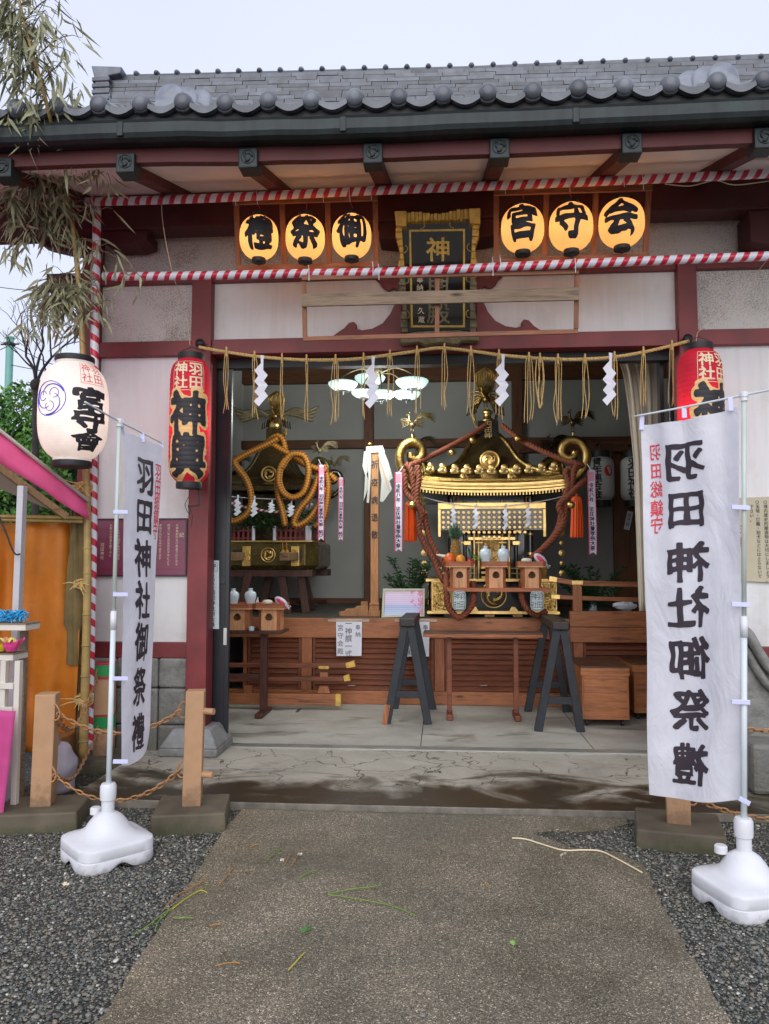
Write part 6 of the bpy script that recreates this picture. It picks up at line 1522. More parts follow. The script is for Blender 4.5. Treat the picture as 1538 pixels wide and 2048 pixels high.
# base
zb0_, zb1_ = zM(1228, 8.9), zM(1158, 8.9); hb_ = .725
q = lambda s, z: [(cxm-s, cym-s, z), (cxm+s, cym-s, z), (cxm+s, cym+s, z), (cxm-s, cym+s, z)]
obj('base', MB().hexa(q(hb_-.04, zb0_), q(hb_-.015, zb1_)), M['lacquer'], MK, bevel=.01)
obj('base_rim', square_ring(cxm, cym, [(hb_-.04, zb0_-.001), (hb_, zb0_+.0), (hb_, zb0_+.03), (hb_-.035, zb0_+.032)], .0), M['gold_flat'], MK)
obj('base_rim', square_ring(cxm, cym, [(hb_-.03, zb1_-.03), (hb_+.01, zb1_-.028), (hb_+.01, zb1_+.002), (hb_-.03, zb1_+.004)], .0), M['gold_flat'], MK)
for (pa, pb) in ((863, 905), (1062, 1112)):
    x0, x1 = X(pa, 8.9), X(pb, 8.9); yy = cym-hb_-.006; hh = zb1_-zb0_-.05; cz = (zb0_+zb1_)/2
    pn = obj('carved_panel', MB().box(x0, x1, yy-.006, yy+.03, cz-hh/2, cz+hh/2), M['gold'], MK, bevel=.005)
    mb = MB()
    for q_ in ((x0, x1, cz-hh/2-.004, cz-hh/2+.012), (x0, x1, cz+hh/2-.012, cz+hh/2+.004), (x0-.002, x0+.012, cz-hh/2, cz+hh/2), (x1-.012, x1+.002, cz-hh/2, cz+hh/2)): mb.box(q_[0], q_[1], yy-.02, yy-.004, q_[2], q_[3])
    obj('panel_frame', mb, M['gold_flat'], pn, bevel=.003)
    obj('carving', relief(MB(), ((x0+x1)/2, yy-.008, cz), x1-x0-.03, hh-.03, pa, 34, .007), M['gold_flat'], pn, smooth=True)
for sx in (-1, 1):
    mb = MB(); relief(mb, (0, 0, 0), 1.1, zb1_-zb0_-.06, 5+sx, 60, .008); mb.v = [(cxm+sx*(hb_+.004-y), cym+x, (zb0_+zb1_)/2+z) for x, y, z in mb.v]
    obj('carving', mb, M['gold_flat'], MK, smooth=True)
c = V3((cxm+.01, cym-hb_-.012, zM(1190, 8.9))); mb = MB(); ring(mb, c, .142, .010); tomoe(mb, c, .135, 3, th=1.15); obj('comma_crest', mb, M['gold_flat'], MK, smooth=True)
for sx in (-1, 1):
    a = V3((c.x+sx*.17, c.y+.01, zb0_+.03)); obj('gilt_wedge', MB().prism([(0, 0), (sx*.11, 0), (sx*.07, .05), (sx*.03, .055)], lambda u, v, t: V3((a.x+u, a.y-.004+t, a.z+v)), .01), M['gold_flat'], MK, bevel=.003)
    for k in (0, 1): obj('base_block', MB().box(c.x+sx*.10+(sx*.12 if sx > 0 else 0)-.0, c.x+sx*.10+(sx*.12 if sx > 0 else 0)+.11, 8.95, 9.3, zst+.002+.024*k, zst+.025+.024*k), M['w_pale'], MK, bevel=.002)
    obj('skid', MB().box(c.x+sx*.5-.06, c.x+sx*.5+.06, 8.95, 10.3, zst+.002, zb0_-.002), M['w_dark'], MK)
# carrying poles with plates
pole_top = zpl-.041
for px in (918, 1072):
    x = X(px, 8.22); zc0 = pole_top-.09
    pl = obj('carrying_pole', MB().box(x-.062, x+.062, 8.2, 11.2, zc0-.085, pole_top), M['blackpaint'], MK, bevel=.02)
    n = 24; sup = [( (abs(math.cos(2*PI*i/n))**.45)*math.copysign(.070, math.cos(2*PI*i/n)), (abs(math.sin(2*PI*i/n))**.45)*math.copysign(.103, math.sin(2*PI*i/n))) for i in range(n)]
    pt_ = obj('end_plate', MB().prism(sup, lambda u, v, t: V3((x+u, 8.186+t, zc0+v)), .013), M['plate'] if 'plate' in M else M.setdefault('plate', mat('cast metal plate', '9aa4a6', .35, .6, var=.1)), pl, bevel=.003)
    sup2 = [(u*.86, v*.90) for u, v in sup]; obj('plate_line', MB().tube([V3((x+u, 8.184, zc0+v)) for u, v in sup2], .003, 5, closed=True), M['black'], pt_)
    obj('lettering', letters([('羽', x+.027, zc0+.045, .062, .075), ('田', x+.027, zc0-.04, .062, .075), ('神', x-.027, zc0+.045, .062, .075), ('社', x-.027, zc0-.04, .062, .075)], lambda u, v: V3((u, 8.1845, v)), off=.012, N=50), M['ink'], pt_)
# body
zb2_, zt2_ = zb1_, zM(1000, 9.1)
obj('body', MB().box(cxm-.40, cxm+.40, cym-.36, cym+.40, zb1_, zt2_+.1), M['lacquer'], MK)
for sx in (-1, 1):
    for sy in (-1, 1):
        x, y = cxm+sx*.46, cym+sy*.46
        pc_ = obj('pillar', MB().tube([(x, y, zb1_), (x, y, zt2_+.12)], .034, 14), M['lacquer'], MK, smooth=True, autos=True)
        for k in (.04, .3, .55, .8): obj('gilt_band', MB().lathe([(.035, 0), (.042, .004), (.042, .03), (.035, .034)], (x, y, zb1_+(zt2_-zb1_)*k), 16), M['gold_flat'], pc_, smooth=True, autos=True)
for k, x in enumerate((-.30, -.14, .14, .30)):
    pp = obj('pillar', MB().tube([(cxm+x, cym-.40, zb1_), (cxm+x, cym-.40, zt2_)], .022, 12), M['gold_flat'] if k in (1, 2) else M['lacquer'], MK, smooth=True, autos=True)
    for zz_ in (zM(1085, 9.2), zM(1060, 9.2)): obj('gilt_band', MB().box(cxm+x-.05, cxm+x+.05, cym-.43, cym-.37, zz_-.012, zz_+.012), M['gold_flat'], pp, bevel=.004)
dr = obj('door', MB().box(cxm-.11, cxm+.11, cym-.38, cym-.361, zM(1150, 9.2), zM(1075, 9.2)), M['gold'], MK, bevel=.004); obj('carving', relief(MB(), (cxm, cym-.384, zM(1112, 9.2)), .2, .38, 77, 40, .006), M['gold_flat'], dr, smooth=True)
# small gate in front, steps and fence
yt = cym-.62
for x in (-.20, .20): obj('gate_post', MB().tube([(cxm+x, yt, zb1_), (cxm+x, yt, zM(1067, 9.0))], .016, 12), M['gold_flat'], MK, smooth=True, autos=True)
gt = obj('gate_beam', MB().tube(spline([(cxm-.34, yt, zM(1062, 9.0)+.02), (cxm-.2, yt, zM(1064, 9.0)), (cxm+.2, yt, zM(1064, 9.0)), (cxm+.34, yt, zM(1062, 9.0)+.02)], 5), .019, 8), M['lacquer'], MK)
for sx in (-1, 1): obj('gilt_tip', MB().bar((cxm+sx*.26, yt, zM(1063, 9.0)+.008), (cxm+sx*.35, yt, zM(1062, 9.0)+.024), .046, .046), M['gold_flat'], gt, bevel=.003)
obj('gate_beam', MB().box(cxm-.27, cxm+.27, yt-.012, yt+.012, zM(1080, 9.0), zM(1074, 9.0)), M['gold_flat'], MK, bevel=.002)
for sx in (-1, 1): obj('gilt_flag', MB().box(cxm+sx*.28-.04, cxm+sx*.28+.04, yt-.01, yt+.01, zM(1090, 9.0), zM(1082, 9.0)), M['gold_flat'], MK, bevel=.003)
for k in range(5): obj('step', MB().box(cxm-.12, cxm+.12, yt-.02+.04*k, yt+.02+.04*k, zb1_+.028*k, zb1_+.028*(k+1)), M['lacquer'] if k % 2 else M['gold_flat'], MK, bevel=.003)
for side in range(4):
    A = [(-.62, -.62), (.62, -.62), (.62, .62), (-.62, .62)]; a, b_ = A[side], A[(side+1) % 4]
    fn_ = MB(); n = 15
    for i in range(n+1):
        t = i/n; x, y = cxm+a[0]+(b_[0]-a[0])*t, cym+a[1]+(b_[1]-a[1])*t
        if side == 0 and .36 < t < .64: continue
        fn_.tube([(x, y, zb1_), (x, y, zb1_+.17)], .010, 6).ell((x, y, zb1_+.185), .014, .014, .018, 8, 5)
    for zz_ in (.06, .12):
        for t0, t1 in (((0, .36), (.64, 1)) if side == 0 else ((0, 1),)): fn_.tube([(cxm+a[0]+(b_[0]-a[0])*t0, cym+a[1]+(b_[1]-a[1])*t0, zb1_+zz_), (cxm+a[0]+(b_[0]-a[0])*t1, cym+a[1]+(b_[1]-a[1])*t1, zb1_+zz_)], .009, 6)
    obj('small_fence', fn_, M['gold_flat'], MK, smooth=True, autos=True)
# net panel of gilt discs
yn = YFm-.0; x0, x1 = X(876, yn), X(1093, yn); zn1, zn0 = zM(1005, yn), zM(1074, yn)
pb_ = zM(1018, yn)
np_ = obj('net_panel', MB().box(x0, x1, yn-.012, yn+.006, pb_, zn1), M['gold_flat'], MK, bevel=.004)
for sx, xx in ((1, x0), (-1, x1)): obj('net_side', MB().box(min(xx, xx+sx*.035), max(xx, xx+sx*.035), yn-.012, yn+.006, zn0, pb_-.0005), M['gold_flat'], np_, bevel=.004)
obj('net_backing', MB().box(x0+.036, x1-.036, yn+.004, yn+.008, zM(1060, yn), pb_-.001), M['lacquer'], np_)
mb = MB(); nx_ = 20; dx_ = (x1-x0-.07)/nx_; dz_ = dx_*.98; mb2 = MB()
for r_ in range(6):
    for k in range(nx_):
        if r_ == 4 and (k in (0, 1, 2) or k > 16): continue
        if r_ == 5 and not (7 < k < 12): continue
        p = V3((x0+.035+dx_*(k+.5), yn-.006, pb_-.012-dz_*(r_+.5)))
        mb.lathe([(.0195, 0), (.0195, .006), (.013, .008), (.012, .005), (0, .0055)], p, 12, Matrix.Rotation(PI/2, 3, 'X'))
        if k < nx_-1 and r_ < 4: mb2.lathe([(.007, 0), (.005, .004), (0, .005)], p+V3((dx_/2, 0, -dz_/2)), 4, Matrix.Rotation(PI/2, 3, 'X'))
obj('gilt_discs', mb, M['gold_flat'], np_); obj('gilt_studs', mb2, M['gold_flat'], np_)
for px in (912, 1057):
    p = W(px, 999, yn-.01); obj('hook_ring', MB().tube([p+V3((-.025, 0, -.03)), p+V3((-.025, 0, .03)), p+V3((.025, 0, .03)), p+V3((.025, 0, -.03))], .006, 6, closed=True), M['gold_flat'], np_)
# white cord with four paper streamers
cd_ = spline([W(848, 994, 8.86), W(880, 1003, 8.86), W(935, 1011, 8.86), W(985, 1013, 8.86), W(1035, 1009, 8.86), W(1090, 1001, 8.86), W(1125, 993, 8.86)], 5)
sc1 = tag(obj('white_cord', MB().tube(cd_, .005, 6), M['white_paper']), 'thin white cord strung under the golden eaves', 'cord')
for px, bt, lab in ((907, 1052, 'small zigzag paper over the pineapple'), (952, 1058, 'small zigzag paper left of the shrine centre'), (1011, 1061, 'small zigzag paper right of the shrine centre'), (1056, 1055, 'small zigzag paper furthest right under the golden eaves')):
    shide(px, 1008, 13, bt-1008, 8.83, name='small_streamer', label=lab, cat='paper streamer', group='small streamers under the golden eaves')
# eaves: dentils, stacked gilt mouldings, crests
ze0, ze1, ze2 = zM(991, 8.78), zM(946, 8.78), zM(958, 8.78); he = .865; up_ = .045
obj('eave_underside', square_ring(cxm, cym, [(.3, ze0+.04), (he-.06, ze0+.01), (he-.05, ze0+.02)], up_*.5), M['lacquer'], MK)
mb = MB()
for side in range(4):
    for k in range(46):
        t = (k+.5)/46*2-1; zz_ = ze0+up_*abs(t)**2.6+.004; x, y = t*(he-.03), -(he-.025)
        for _ in range(side): x, y = -y, x
        mb.box(cxm+x-.007, cxm+x+.007, cym+y-.007, cym+y+.007, zz_, zz_+.04)
obj('dentils', mb, M['gold_flat'], MK)
lay = [(0.0, he-.04, .03), (.035, he-.01, .028), (.066, he+.005, .012), (.080, he-.005, .03)]
for z_, hw, t_ in lay: obj('eave_moulding', square_ring(cxm, cym, [(hw-.05, ze0+.035+z_), (hw, ze0+.035+z_), (hw, ze0+.035+z_+t_), (hw-.05, ze0+.035+z_+t_)], up_), M['gold_flat'], MK, bevel=.003)
zz0 = ze0+.035+.112
obj('cloud_moulding', square_ring(cxm, cym, [(he-.10, zz0-.01), (he-.03, zz0), (he-.05, zz0+.045), (he-.11, zz0+.06), (he-.14, zz0+.06)], up_*1.1), M['gold'], MK)
mb = MB(); rs = random.Random(8)
for k in range(60):
    x = -.82+1.64*k/59; mb.tube(spline([V3((cxm+x, cym-he+.02, zz0+.012+rs.uniform(0, .01))), V3((cxm+x+.02, cym-he+.008, zz0+.03)), V3((cxm+x+.045, cym-he+.03, zz0+.02))], 4), .008, 5)
obj('cloud_carving', mb, M['gold_flat'], MK, smooth=True)
for side in range(4):
    for k in range(11 if side == 0 else 7):
        nn = 11 if side == 0 else 7; t = (k-(nn-1)/2)/((nn-1)/2); x, y = t*.70, -(he-.06); zc_ = zz0+.135+up_*abs(t)**2.6*.6
        rot = side*PI/2; cs, sn = round(math.cos(rot)), round(math.sin(rot)); bx_, by_ = cxm+x*cs-y*sn, cym+x*sn+y*cs
        ux, uy = cs, sn; nx1, ny1 = sn, -cs
        Mt = Matrix(((ux, 0, nx1), (uy, 0, ny1), (0, 1, 0)))
        mb = MB()
        for (a, b_, r_) in ((0, .045, .036), (-.028, -.005, .028), (.028, -.005, .028), (0, -.0, .034), (-.03, .028, .012), (.03, .028, .012)):
            mb.lathe([(r_, -.006), (r_, .004), (r_*.8, .009), (0, .010)], V3((bx_, by_, zc_))+V3((ux*a, uy*a, b_)), 14, Mt)
        cr_ = obj('gilt_crest', mb, M['gold_flat'], MK, smooth=True, autos=True)
        obj('crest_boss', MB().lathe([(.017, .008), (.017, .014), (.012, .017), (.010, .015), (0, .016)], V3((bx_, by_, zc_)), 14, Mt), M['old_gold'], cr_, smooth=True, autos=True)
# roof
zr0, zr1 = zz0+.05, zM(872, 9.45); pf = []
for i in range(13):
    t = i/12; pf.append(((he-.10)*(1-t)**1.0*(1-.30*math.sin(PI*t)) + .13*t, zr0+(zr1-zr0)*t**1.15))
obj('roof', square_ring(cxm, cym, pf, .04, 10), M['roof_lacquer'], MK, smooth=True, autos=True)
def roof_pt(u, t, lift=0): # u across the front slope
    i = t*12; a = int(min(i, 11)); f_ = i-a; hw = pf[a][0]*(1-f_)+pf[a+1][0]*f_; z_ = pf[a][1]*(1-f_)+pf[a+1][1]*f_; return V3((cxm+u*hw, cym-hw-lift, z_+lift))
for sx in (-1, 1):
    for sy in (-1, 1):
        P = [V3((cxm+sx*h_*1.01, cym+sy*h_*1.01, z_+.02+.04*(1-i/12)**2)) for i, (h_, z_) in enumerate(pf)]
        rg = obj('ridge_band', MB().tube(P, .03, 8), M['gold_dim'], MK, smooth=True)
        e_ = V3((cxm+sx*(he-.04), cym+sy*(he-.04), zz0-.02)); kf = 1.0
        sp_ = scroll_path(e_.x, e_.y, e_.z, sx, sy, 1.0); n_ = len(sp_)
        obj('fern_scroll', MB().tube(sp_, [.052+.022*math.sin(PI*i/n_) for i in range(n_)], 10, flat=.75), M['gold_dim'], MK, smooth=True)
        top = max(sp_, key=lambda p: p.z); st_ = MB().tube([top, top+V3((0, 0, .10))], .008, 6)
        obj('bird_pin', st_, M['gold_flat'], MK)
        bird(MK, 'small_bird', top+V3((0, 0, .09)), .27, 'bronze', flip=1 if sx < 0 else 1)
mb = MB(); cb = roof_pt(0, .42, .04); Rb = .118
mb.ell(cb, Rb, .05, Rb, 24, 12); obj('round_boss', mb, M['gold_flat'], MK, smooth=True)
mb = MB(); ring(mb, cb+V3((0, -.03, 0)), Rb*.92, .014); tomoe(mb, cb+V3((0, -.052, 0)), Rb*.72); obj('comma_crest', mb, M['gold_flat'], MK, smooth=True)
for u in (-.52, .52):
    c_ = roof_pt(u, .20, .02); mb = MB(); mb.ell(c_, .085, .03, .06, 20, 8); tomoe(mb, c_+V3((0, -.03, 0)), .06); obj('round_boss', mb, M['gold_flat'], MK, smooth=True)
# box on the apex with its name, neck and large bird
zx0, zx1 = zM(890, 9.45), zM(839, 9.45); hx = .125
bx0 = obj('apex_box', MB().hexa(q(hx*1.12, zx0-.05), q(hx, zx1)), M['lacquer'], MK, bevel=.008)
obj('lettering', letters([(c, cxm+.0, zx1-.045-(zx1-zx0)*.235*i, .10, .078) for i, c in enumerate('羽田神社')], lambda u, v: V3((u, cym-hx*1.12-.006, v)), off=.012, N=50), M['gold_flat'], bx0)
obj('apex_neck', MB().lathe([(.09, zx1), (.10, zx1+.02), (.05, zx1+.05), (.045, zx1+.10), (.075, zx1+.12), (.05, zx1+.15), (.03, zx1+.16)], (cxm, cym, 0), 20), M['gold_flat'], MK, smooth=True)
bird(MK, 'great_bird', (cxm-.02, cym, zx1+.14), .36, 'gold_dim', 1, True)
# ropes
def px3(lst): return [W(a, b_, y) for a, b_, y in lst]
def mrope(pts, r=.033): obj('binding_rope', MB().rope(spline(pts, 8), r, 3, .13, 7, .016), M['rope_brown'], MK, smooth=True)
mrope(px3([(972, 850, 9.3), (945, 868, 9.2), (900, 893, 9.0), (860, 913, 8.85), (832, 926, 8.74), (818, 930, 8.72)]), .033)
mrope(px3([(1003, 850, 9.3), (1040, 878, 9.15), (1085, 902, 8.95), (1130, 920, 8.8), (1152, 926, 8.72), (1163, 934, 8.70)]), .033)
mrope(px3([(812, 928, 8.68), (822, 940, 8.64), (827, 970, 8.62), (830, 1000, 8.62), (846, 1022, 8.62), (852, 1050, 8.62), (862, 1085, 8.6), (882, 1120, 8.55), (900, 1150, 8.5)]))
mrope(px3([(806, 940, 8.66), (810, 962, 8.62), (812, 985, 8.62), (830, 1006, 8.58), (842, 1030, 8.58), (838, 1060, 8.58), (852, 1095, 8.58), (868, 1120, 8.56), (880, 1150, 8.5), (896, 1172, 8.48)]))
mrope(px3([(834, 932, 8.66), (838, 955, 8.63), (834, 985, 8.60), (836, 1010, 8.58), (850, 1030, 8.6)]), .034)
mrope(px3([(1166, 930, 8.68), (1150, 936, 8.64), (1146, 960, 8.62), (1140, 985, 8.6), (1125, 1015, 8.58), (1118, 1050, 8.58), (1105, 1075, 8.58), (1082, 1100, 8.56), (1062, 1115, 8.6)]))
mrope(px3([(1146, 936, 8.66), (1132, 942, 8.66), (1138, 968, 8.62), (1130, 995, 8.58), (1132, 1020, 8.56), (1120, 1060, 8.56), (1092, 1092, 8.56)]), .034)
mrope(px3([(1176, 958, 8.66), (1160, 970, 8.6), (1140, 990, 8.56), (1118, 1012, 8.55), (1128, 1040, 8.55), (1110, 1072, 8.55), (1085, 1098, 8.55)]), .036)
mrope(px3([(893, 1150, 8.46), (893, 1180, 8.3), (897, 1212, 8.28), (918, 1235, 8.27), (942, 1214, 8.28), (948, 1190, 8.3), (946, 1165, 8.46)]), .034)
mrope(px3([(1044, 1160, 8.46), (1042, 1185, 8.3), (1046, 1205, 8.30), (1058, 1222, 8.30), (1075, 1232, 8.36), (1092, 1222, 8.42)]), .032)
def bell(x_, y_, Y): p = W(x_, y_, Y); obj('gilt_bell', MB().ell(p, .044, .044, .042, 18, 12).lathe([(.046, -.004), (.048, 0), (.046, .004)], p, 18), M['gold_flat'], MK, smooth=True)
for a in ((825, 1010, 8.50), (1142, 1010, 8.46), (904, 905, 8.9), (945, 880, 9.08), (1036, 877, 9.05)): bell(*a)
for x_, y0, y1 in ((821, 1008, 1084), (1153, 998, 1076)):
    a, b_ = W(x_, y0, 8.7), W(x_, y1, 8.7); T_ = thing('rope_tassel', 'orange silk tassel hanging %s' % ('beside the framed picture end of the golden shrine' if x_ < 900 else 'near the dark back lanterns'), 'tassel', b_, 'orange tassels of the golden shrine')
    mb = MB(); rs = random.Random(int(x_))
    for k in range(90):
        an, r_ = rs.uniform(0, 6.28), .062*math.sqrt(rs.random()); x2, y2_ = r_*math.cos(an), r_*math.sin(an)
        mb.tube([(a.x+x2*.9, a.y+y2_*.9, a.z-.02), (a.x+x2*1.05, a.y+y2_*1.05, (a.z+b_.z)/2), (b_.x+x2*1.15, b_.y+y2_*1.15, b_.z+rs.uniform(0, .02))], .006, 4)
    obj('fringe', mb, M['tassel'], T_); obj('head', MB().ell(a+V3((0, 0, -.01)), .062, .062, .045, 16, 9), M['tassel'], T_, smooth=True)
    obj('cord', MB().tube([a, a+V3((.0, .0, .12))], .008, 6), M['tassel'], T_)
# hanging gilt ornaments at the corners
for px, Y, lab in ((848, 10.0, 'l'), (1122, 10.1, 'r')):
    mb = MB(); p = W(px, 985, Y); zz_ = p.z
    k = 0
    while zz_ > zst+.42:
        mb.lathe([(0, -.006), (.045-.012*(k % 2), 0), (0, .006)], (p.x, p.y, zz_), 6, Matrix.Rotation(PI/2, 3, 'X')); mb.tube([(p.x, p.y, zz_), (p.x, p.y, zz_-.13)], .004, 4); zz_ -= .13; k += 1
    obj('hanging_ornament', mb, M['gold_flat'], MK)
# festival ribbons
def ribbon(px, top, bot, w_, Y, txt, label):
    a, b_ = W(px, top, Y), W(px, bot, Y); hw = w_*Y/1550/2; T_ = thing('festival_ribbon', label, 'ribbon', b_, 'pink edged festival ribbons'); H_ = a.z-b_.z
    f = lambda u, v: V3((a.x+u, Y+.010*math.sin((a.z-v)*7)+.003*math.sin(u*60), v))
    def strip_(u0, u1, e, z1, z0, notch):
        mb = MB(); n = 24
        for i in range(n):
            q1, q0 = z1+(z0-z1)*i/n, z1+(z0-z1)*(i+1)/n
            L0, L1 = f(u0, q1), f(u1, q1); K0, K1 = f(u0, q0), f(u1, q0)
            if i == n-1 and notch: K0.z += notch*(hw-abs(u0))/hw; K1.z += notch*(hw-abs(u1))/hw
            for v_ in (L0, L1, K0, K1): v_.y -= e
            mb.quad(L0, L1, K1, K0)
        return mb
    mb = strip_(-hw, 0, 0, a.z, b_.z, .03); mb2 = strip_(0, hw, 0, a.z, b_.z, .03); mb.add(mb2.v, mb2.f); obj('strip', mb, M['ribbon_white'], T_, fixn=False)
    for u0_, u1_ in ((-hw, -hw*.72), (hw*.72, hw)): obj('pink_edge', strip_(u0_, u1_, .0012, a.z, b_.z, .03), M['ribbon_pink'], T_, fixn=False)
    obj('pink_head', strip_(-hw*.72, hw*.72, .0014, a.z-.02, a.z-H_*.13, 0), M['ribbon_pale'], T_, fixn=False)
    n_ = len(txt); sz = (H_*.80)/n_
    obj('lettering', letters([(c, 0, a.z-H_*.15-sz*(i+.5), hw*1.45, sz*1.02) for i, c in enumerate(txt) if c != ' '], lambda u, v: f(u, v)+V3((0, -.002, 0)), off=.035, N=44), M['navy_ink'], T_)
    obj('tie', MB().tube([a+V3((-.0, 0, -.01)), a+V3((.05 if px < 900 and px > 700 else -.04, .03, .07))], .004, 5), M['white_paper'], T_)
M['ribbon_white'] = mat('ribbon satin', 'd6d2de', .35, var=.05); M['ribbon_pink'] = mat('ribbon pink edge', 'd83f78', .4, var=.05); M['ribbon_pale'] = mat('ribbon pale pink', 'd8a0b4', .4, var=.1); M['navy_ink'] = mat('navy ink', '1d1a3a', .5)
ribbon(797, 944, 1104, 15.5, 8.58, '令和八年 羽田神社夏季例大祭', 'pink edged ribbon left of the golden shrine, above the green branches')
ribbon(1183, 940, 1110, 15.5, 8.58, '令和八年 羽田神社夏季例大祭', 'pink edged ribbon on the far side of the golden shrine, by the back lanterns')

# ------------------------------------------------------------------ second shrine, left
YL = 9.25; cxl = X(524, YL); cyl = 9.95
ML = thing('bronze_shrine', 'dark bronze portable shrine bound with thick ochre ropes on a brown trestle', 'portable shrine', (cxl, cyl, zst))
zL = lambda py, Y=YL, px=540: W(px, py, Y).z
z0_, z1_ = zL(1139, 9.3), zL(1084, 9.3); hl = .66
ch_ = .14; oc = [(-hl+ch_, -hl), (hl-ch_, -hl), (hl, -hl+ch_), (hl, hl-ch_), (hl-ch_, hl), (-hl+ch_, hl), (-hl, hl-ch_), (-hl, -hl+ch_)]
n = 8; vs = []
for s, z_ in ((.93, z0_), (1.0, z0_+.05), (1.0, z1_-.03), (.97, z1_)): vs += [(cxl+x*s, cyl+y*s, z_) for x, y in oc]
fs = [(j*8+i, j*8+(i+1) % 8, (j+1)*8+(i+1) % 8, (j+1)*8+i) for j in range(3) for i in range(8)] + [tuple(range(7, -1, -1)), tuple(24+i for i in range(8))]
obj('base', MB().add(vs, fs), M['bronze_base'] if 'bronze_base' in M else M.setdefault('bronze_base', mat('gilt brown lacquer', (.13, .095, .03), .25, .6, var=.3, vs=5, bump=.15, bs=25)), ML, bevel=.006)
yf_ = cyl-hl
mb = MB(); c_ = V3((cxl+.07, yf_-.01, (z0_+z1_)/2+.01)); ring(mb, c_, .085, .007); tomoe(mb, c_, .08); obj('comma_crest', mb, M['gold_flat'], ML, smooth=True)
for x in (-.20, .40):
    obj('carved_panel', MB().box(cxl+x-.05, cxl+x+.05, yf_-.01, yf_+.01, z0_+.04, z1_-.05), M['gold'], ML, bevel=.004); obj('carving', relief(MB(), (cxl+x, yf_-.012, (z0_+z1_)/2), .09, .16, int(x*100), 16, .005), M['gold_flat'], ML, smooth=True)
for sgn, x in ((-1, X(480, yf_)), (1, X(600, yf_)-.03)):
    obj('pole_slot', MB().box(x-.085, x+.055, yf_-.004, yf_+.02, (z0_+z1_)/2-.06, (z0_+z1_)/2+.075), M['black'], ML, bevel=.003)
for (pa, pb, ya) in ((470, 500, 9.0), (572, 592, 8.75)):
    pe = W(pa, 1113, ya); obj('carrying_pole', MB().bar(V3((pe.x-.02, ya-.0, pe.z)), V3((pe.x+.02, 11.1, pe.z+.03)), .115, .10), M['w_trunk'], ML, bevel=.01)
# trestle below
TR = thing('dark_trestle', 'dark brown splay-legged trestle under the bronze shrine', 'trestle', (cxl, cyl, zst))
obj('top_board', MB().box(cxl-.62, cxl+.60, yf_+.05, yf_+.35, z0_-.09, z0_-.002), M['w_dark'], TR, bevel=.006); obj('top_board', MB().box(cxl-.62, cxl+.66, cyl+.3, cyl+.58, z0_-.09, z0_-.002), M['w_dark'], TR, bevel=.006)
for (px0, py0, px1, py1, Y) in ((498, 1148, 482, 1215, 9.35), (540, 1150, 524, 1218, 9.7), (563, 1150, 576, 1212, 9.4), (602, 1148, 613, 1214, 9.5), (606, 1146, 624, 1208, 10.2)):
    a, b_ = W(px0, py0, Y), W(px1, py1, Y); a.z = z0_-.05; b_.z = zst+.001; obj('leg', MB().bar(a, b_, .095, .08, up=(0, 1, 0)), M['w_dark'], TR, bevel=.006)
obj('stretcher', MB().bar(W(575, 1205, 9.45), W(650, 1203, 10.2), .06, .05), M['w_dark'], TR, bevel=.004)
# picket fence, posts, body
zf0, zf1 = z1_, zL(1056, 9.35)
for side in range(4):
    A = [(-.56, -.56), (.56, -.56), (.56, .56), (-.56, .56)]; a, b_ = A[side], A[(side+1) % 4]; n = 19
    mb = MB()
    for i in range(n+1):
        t = i/n
        if .40 < t < .60: continue
        x, y = cxl+a[0]+(b_[0]-a[0])*t, cyl+a[1]+(b_[1]-a[1])*t; mb.box(x-.014, x+.014, y-.014, y+.014, zf0+.02, zf1)
        mb.ell((x, y, zf1+.012), .015, .015, .017, 8, 5)
    for z_ in (zf0+.05, zf1-.03):
        for t0, t1 in ((0, .40), (.60, 1)):
            p0 = V3((cxl+a[0]+(b_[0]-a[0])*t0, cyl+a[1]+(b_[1]-a[1])*t0, z_)); p1 = V3((cxl+a[0]+(b_[0]-a[0])*t1, cyl+a[1]+(b_[1]-a[1])*t1, z_)); mb.bar(p0, p1, .035, .02)
    obj('picket_fence', mb, M['red'], ML)
obj('gilt_ledge', MB().box(cxl-.60, cxl+.60, cyl-.60, cyl+.60, z1_+.001, z1_+.02), M['gold_flat'], ML, bevel=.004)
for px in (507, 549, 614, 620): 
    p = W(px, 1070, 9.36); obj('paper_post', MB().tube([(p.x, p.y, z1_+.02), (p.x, p.y, zL(1052, 9.36))], .020, 10), M['white_paper'], ML)
obj('body', MB().box(cxl-.32, cxl+.32, cyl-.32, cyl+.32, z1_, zL(985, 9.5)), M['bronze'], ML, bevel=.01)
for x in (-.3, .3): obj('pillar', MB().tube([(cxl+x, cyl-.36, z1_), (cxl+x, cyl-.36, zL(990, 9.5))], .035, 12), M['bronze'], ML, smooth=True)
mb = MB(); rs = random.Random(12)
for k in range(420):
    c = W(rs.choice((rs.uniform(500, 535), rs.uniform(535, 580), rs.uniform(580, 640), rs.uniform(462, 500))), rs.uniform(1012, 1058), rs.uniform(9.3, 9.5)); mb.leaf(c, (rs.uniform(-1, 1), rs.uniform(-1, 0), rs.uniform(-1, .5)), .07, .03)
tag(obj('sakaki_leaves', mb, M['leaf_d'], fixn=False), 'dark green leaves tied round the bronze shrine above the red fence', 'leaves')
cdp = spline([W(462, 1006, 9.2), W(490, 1014, 9.2), W(520, 1020, 9.2), W(560, 1024, 9.2), W(600, 1018, 9.2), W(625, 1008, 9.25)], 6)
tw = stripes_uv('twisted_cord', cdp, .016, 'red and white twisted cord across the bronze shrine', 16, cat='cord')
tag(obj('white_cord', MB().tube(spline([W(462, 993, 9.15), W(500, 996, 9.15), W(560, 998, 9.15), W(605, 992, 9.15)], 4), .004, 5), M['white_paper']), 'thin white cord above the red and white twisted cord', 'cord')
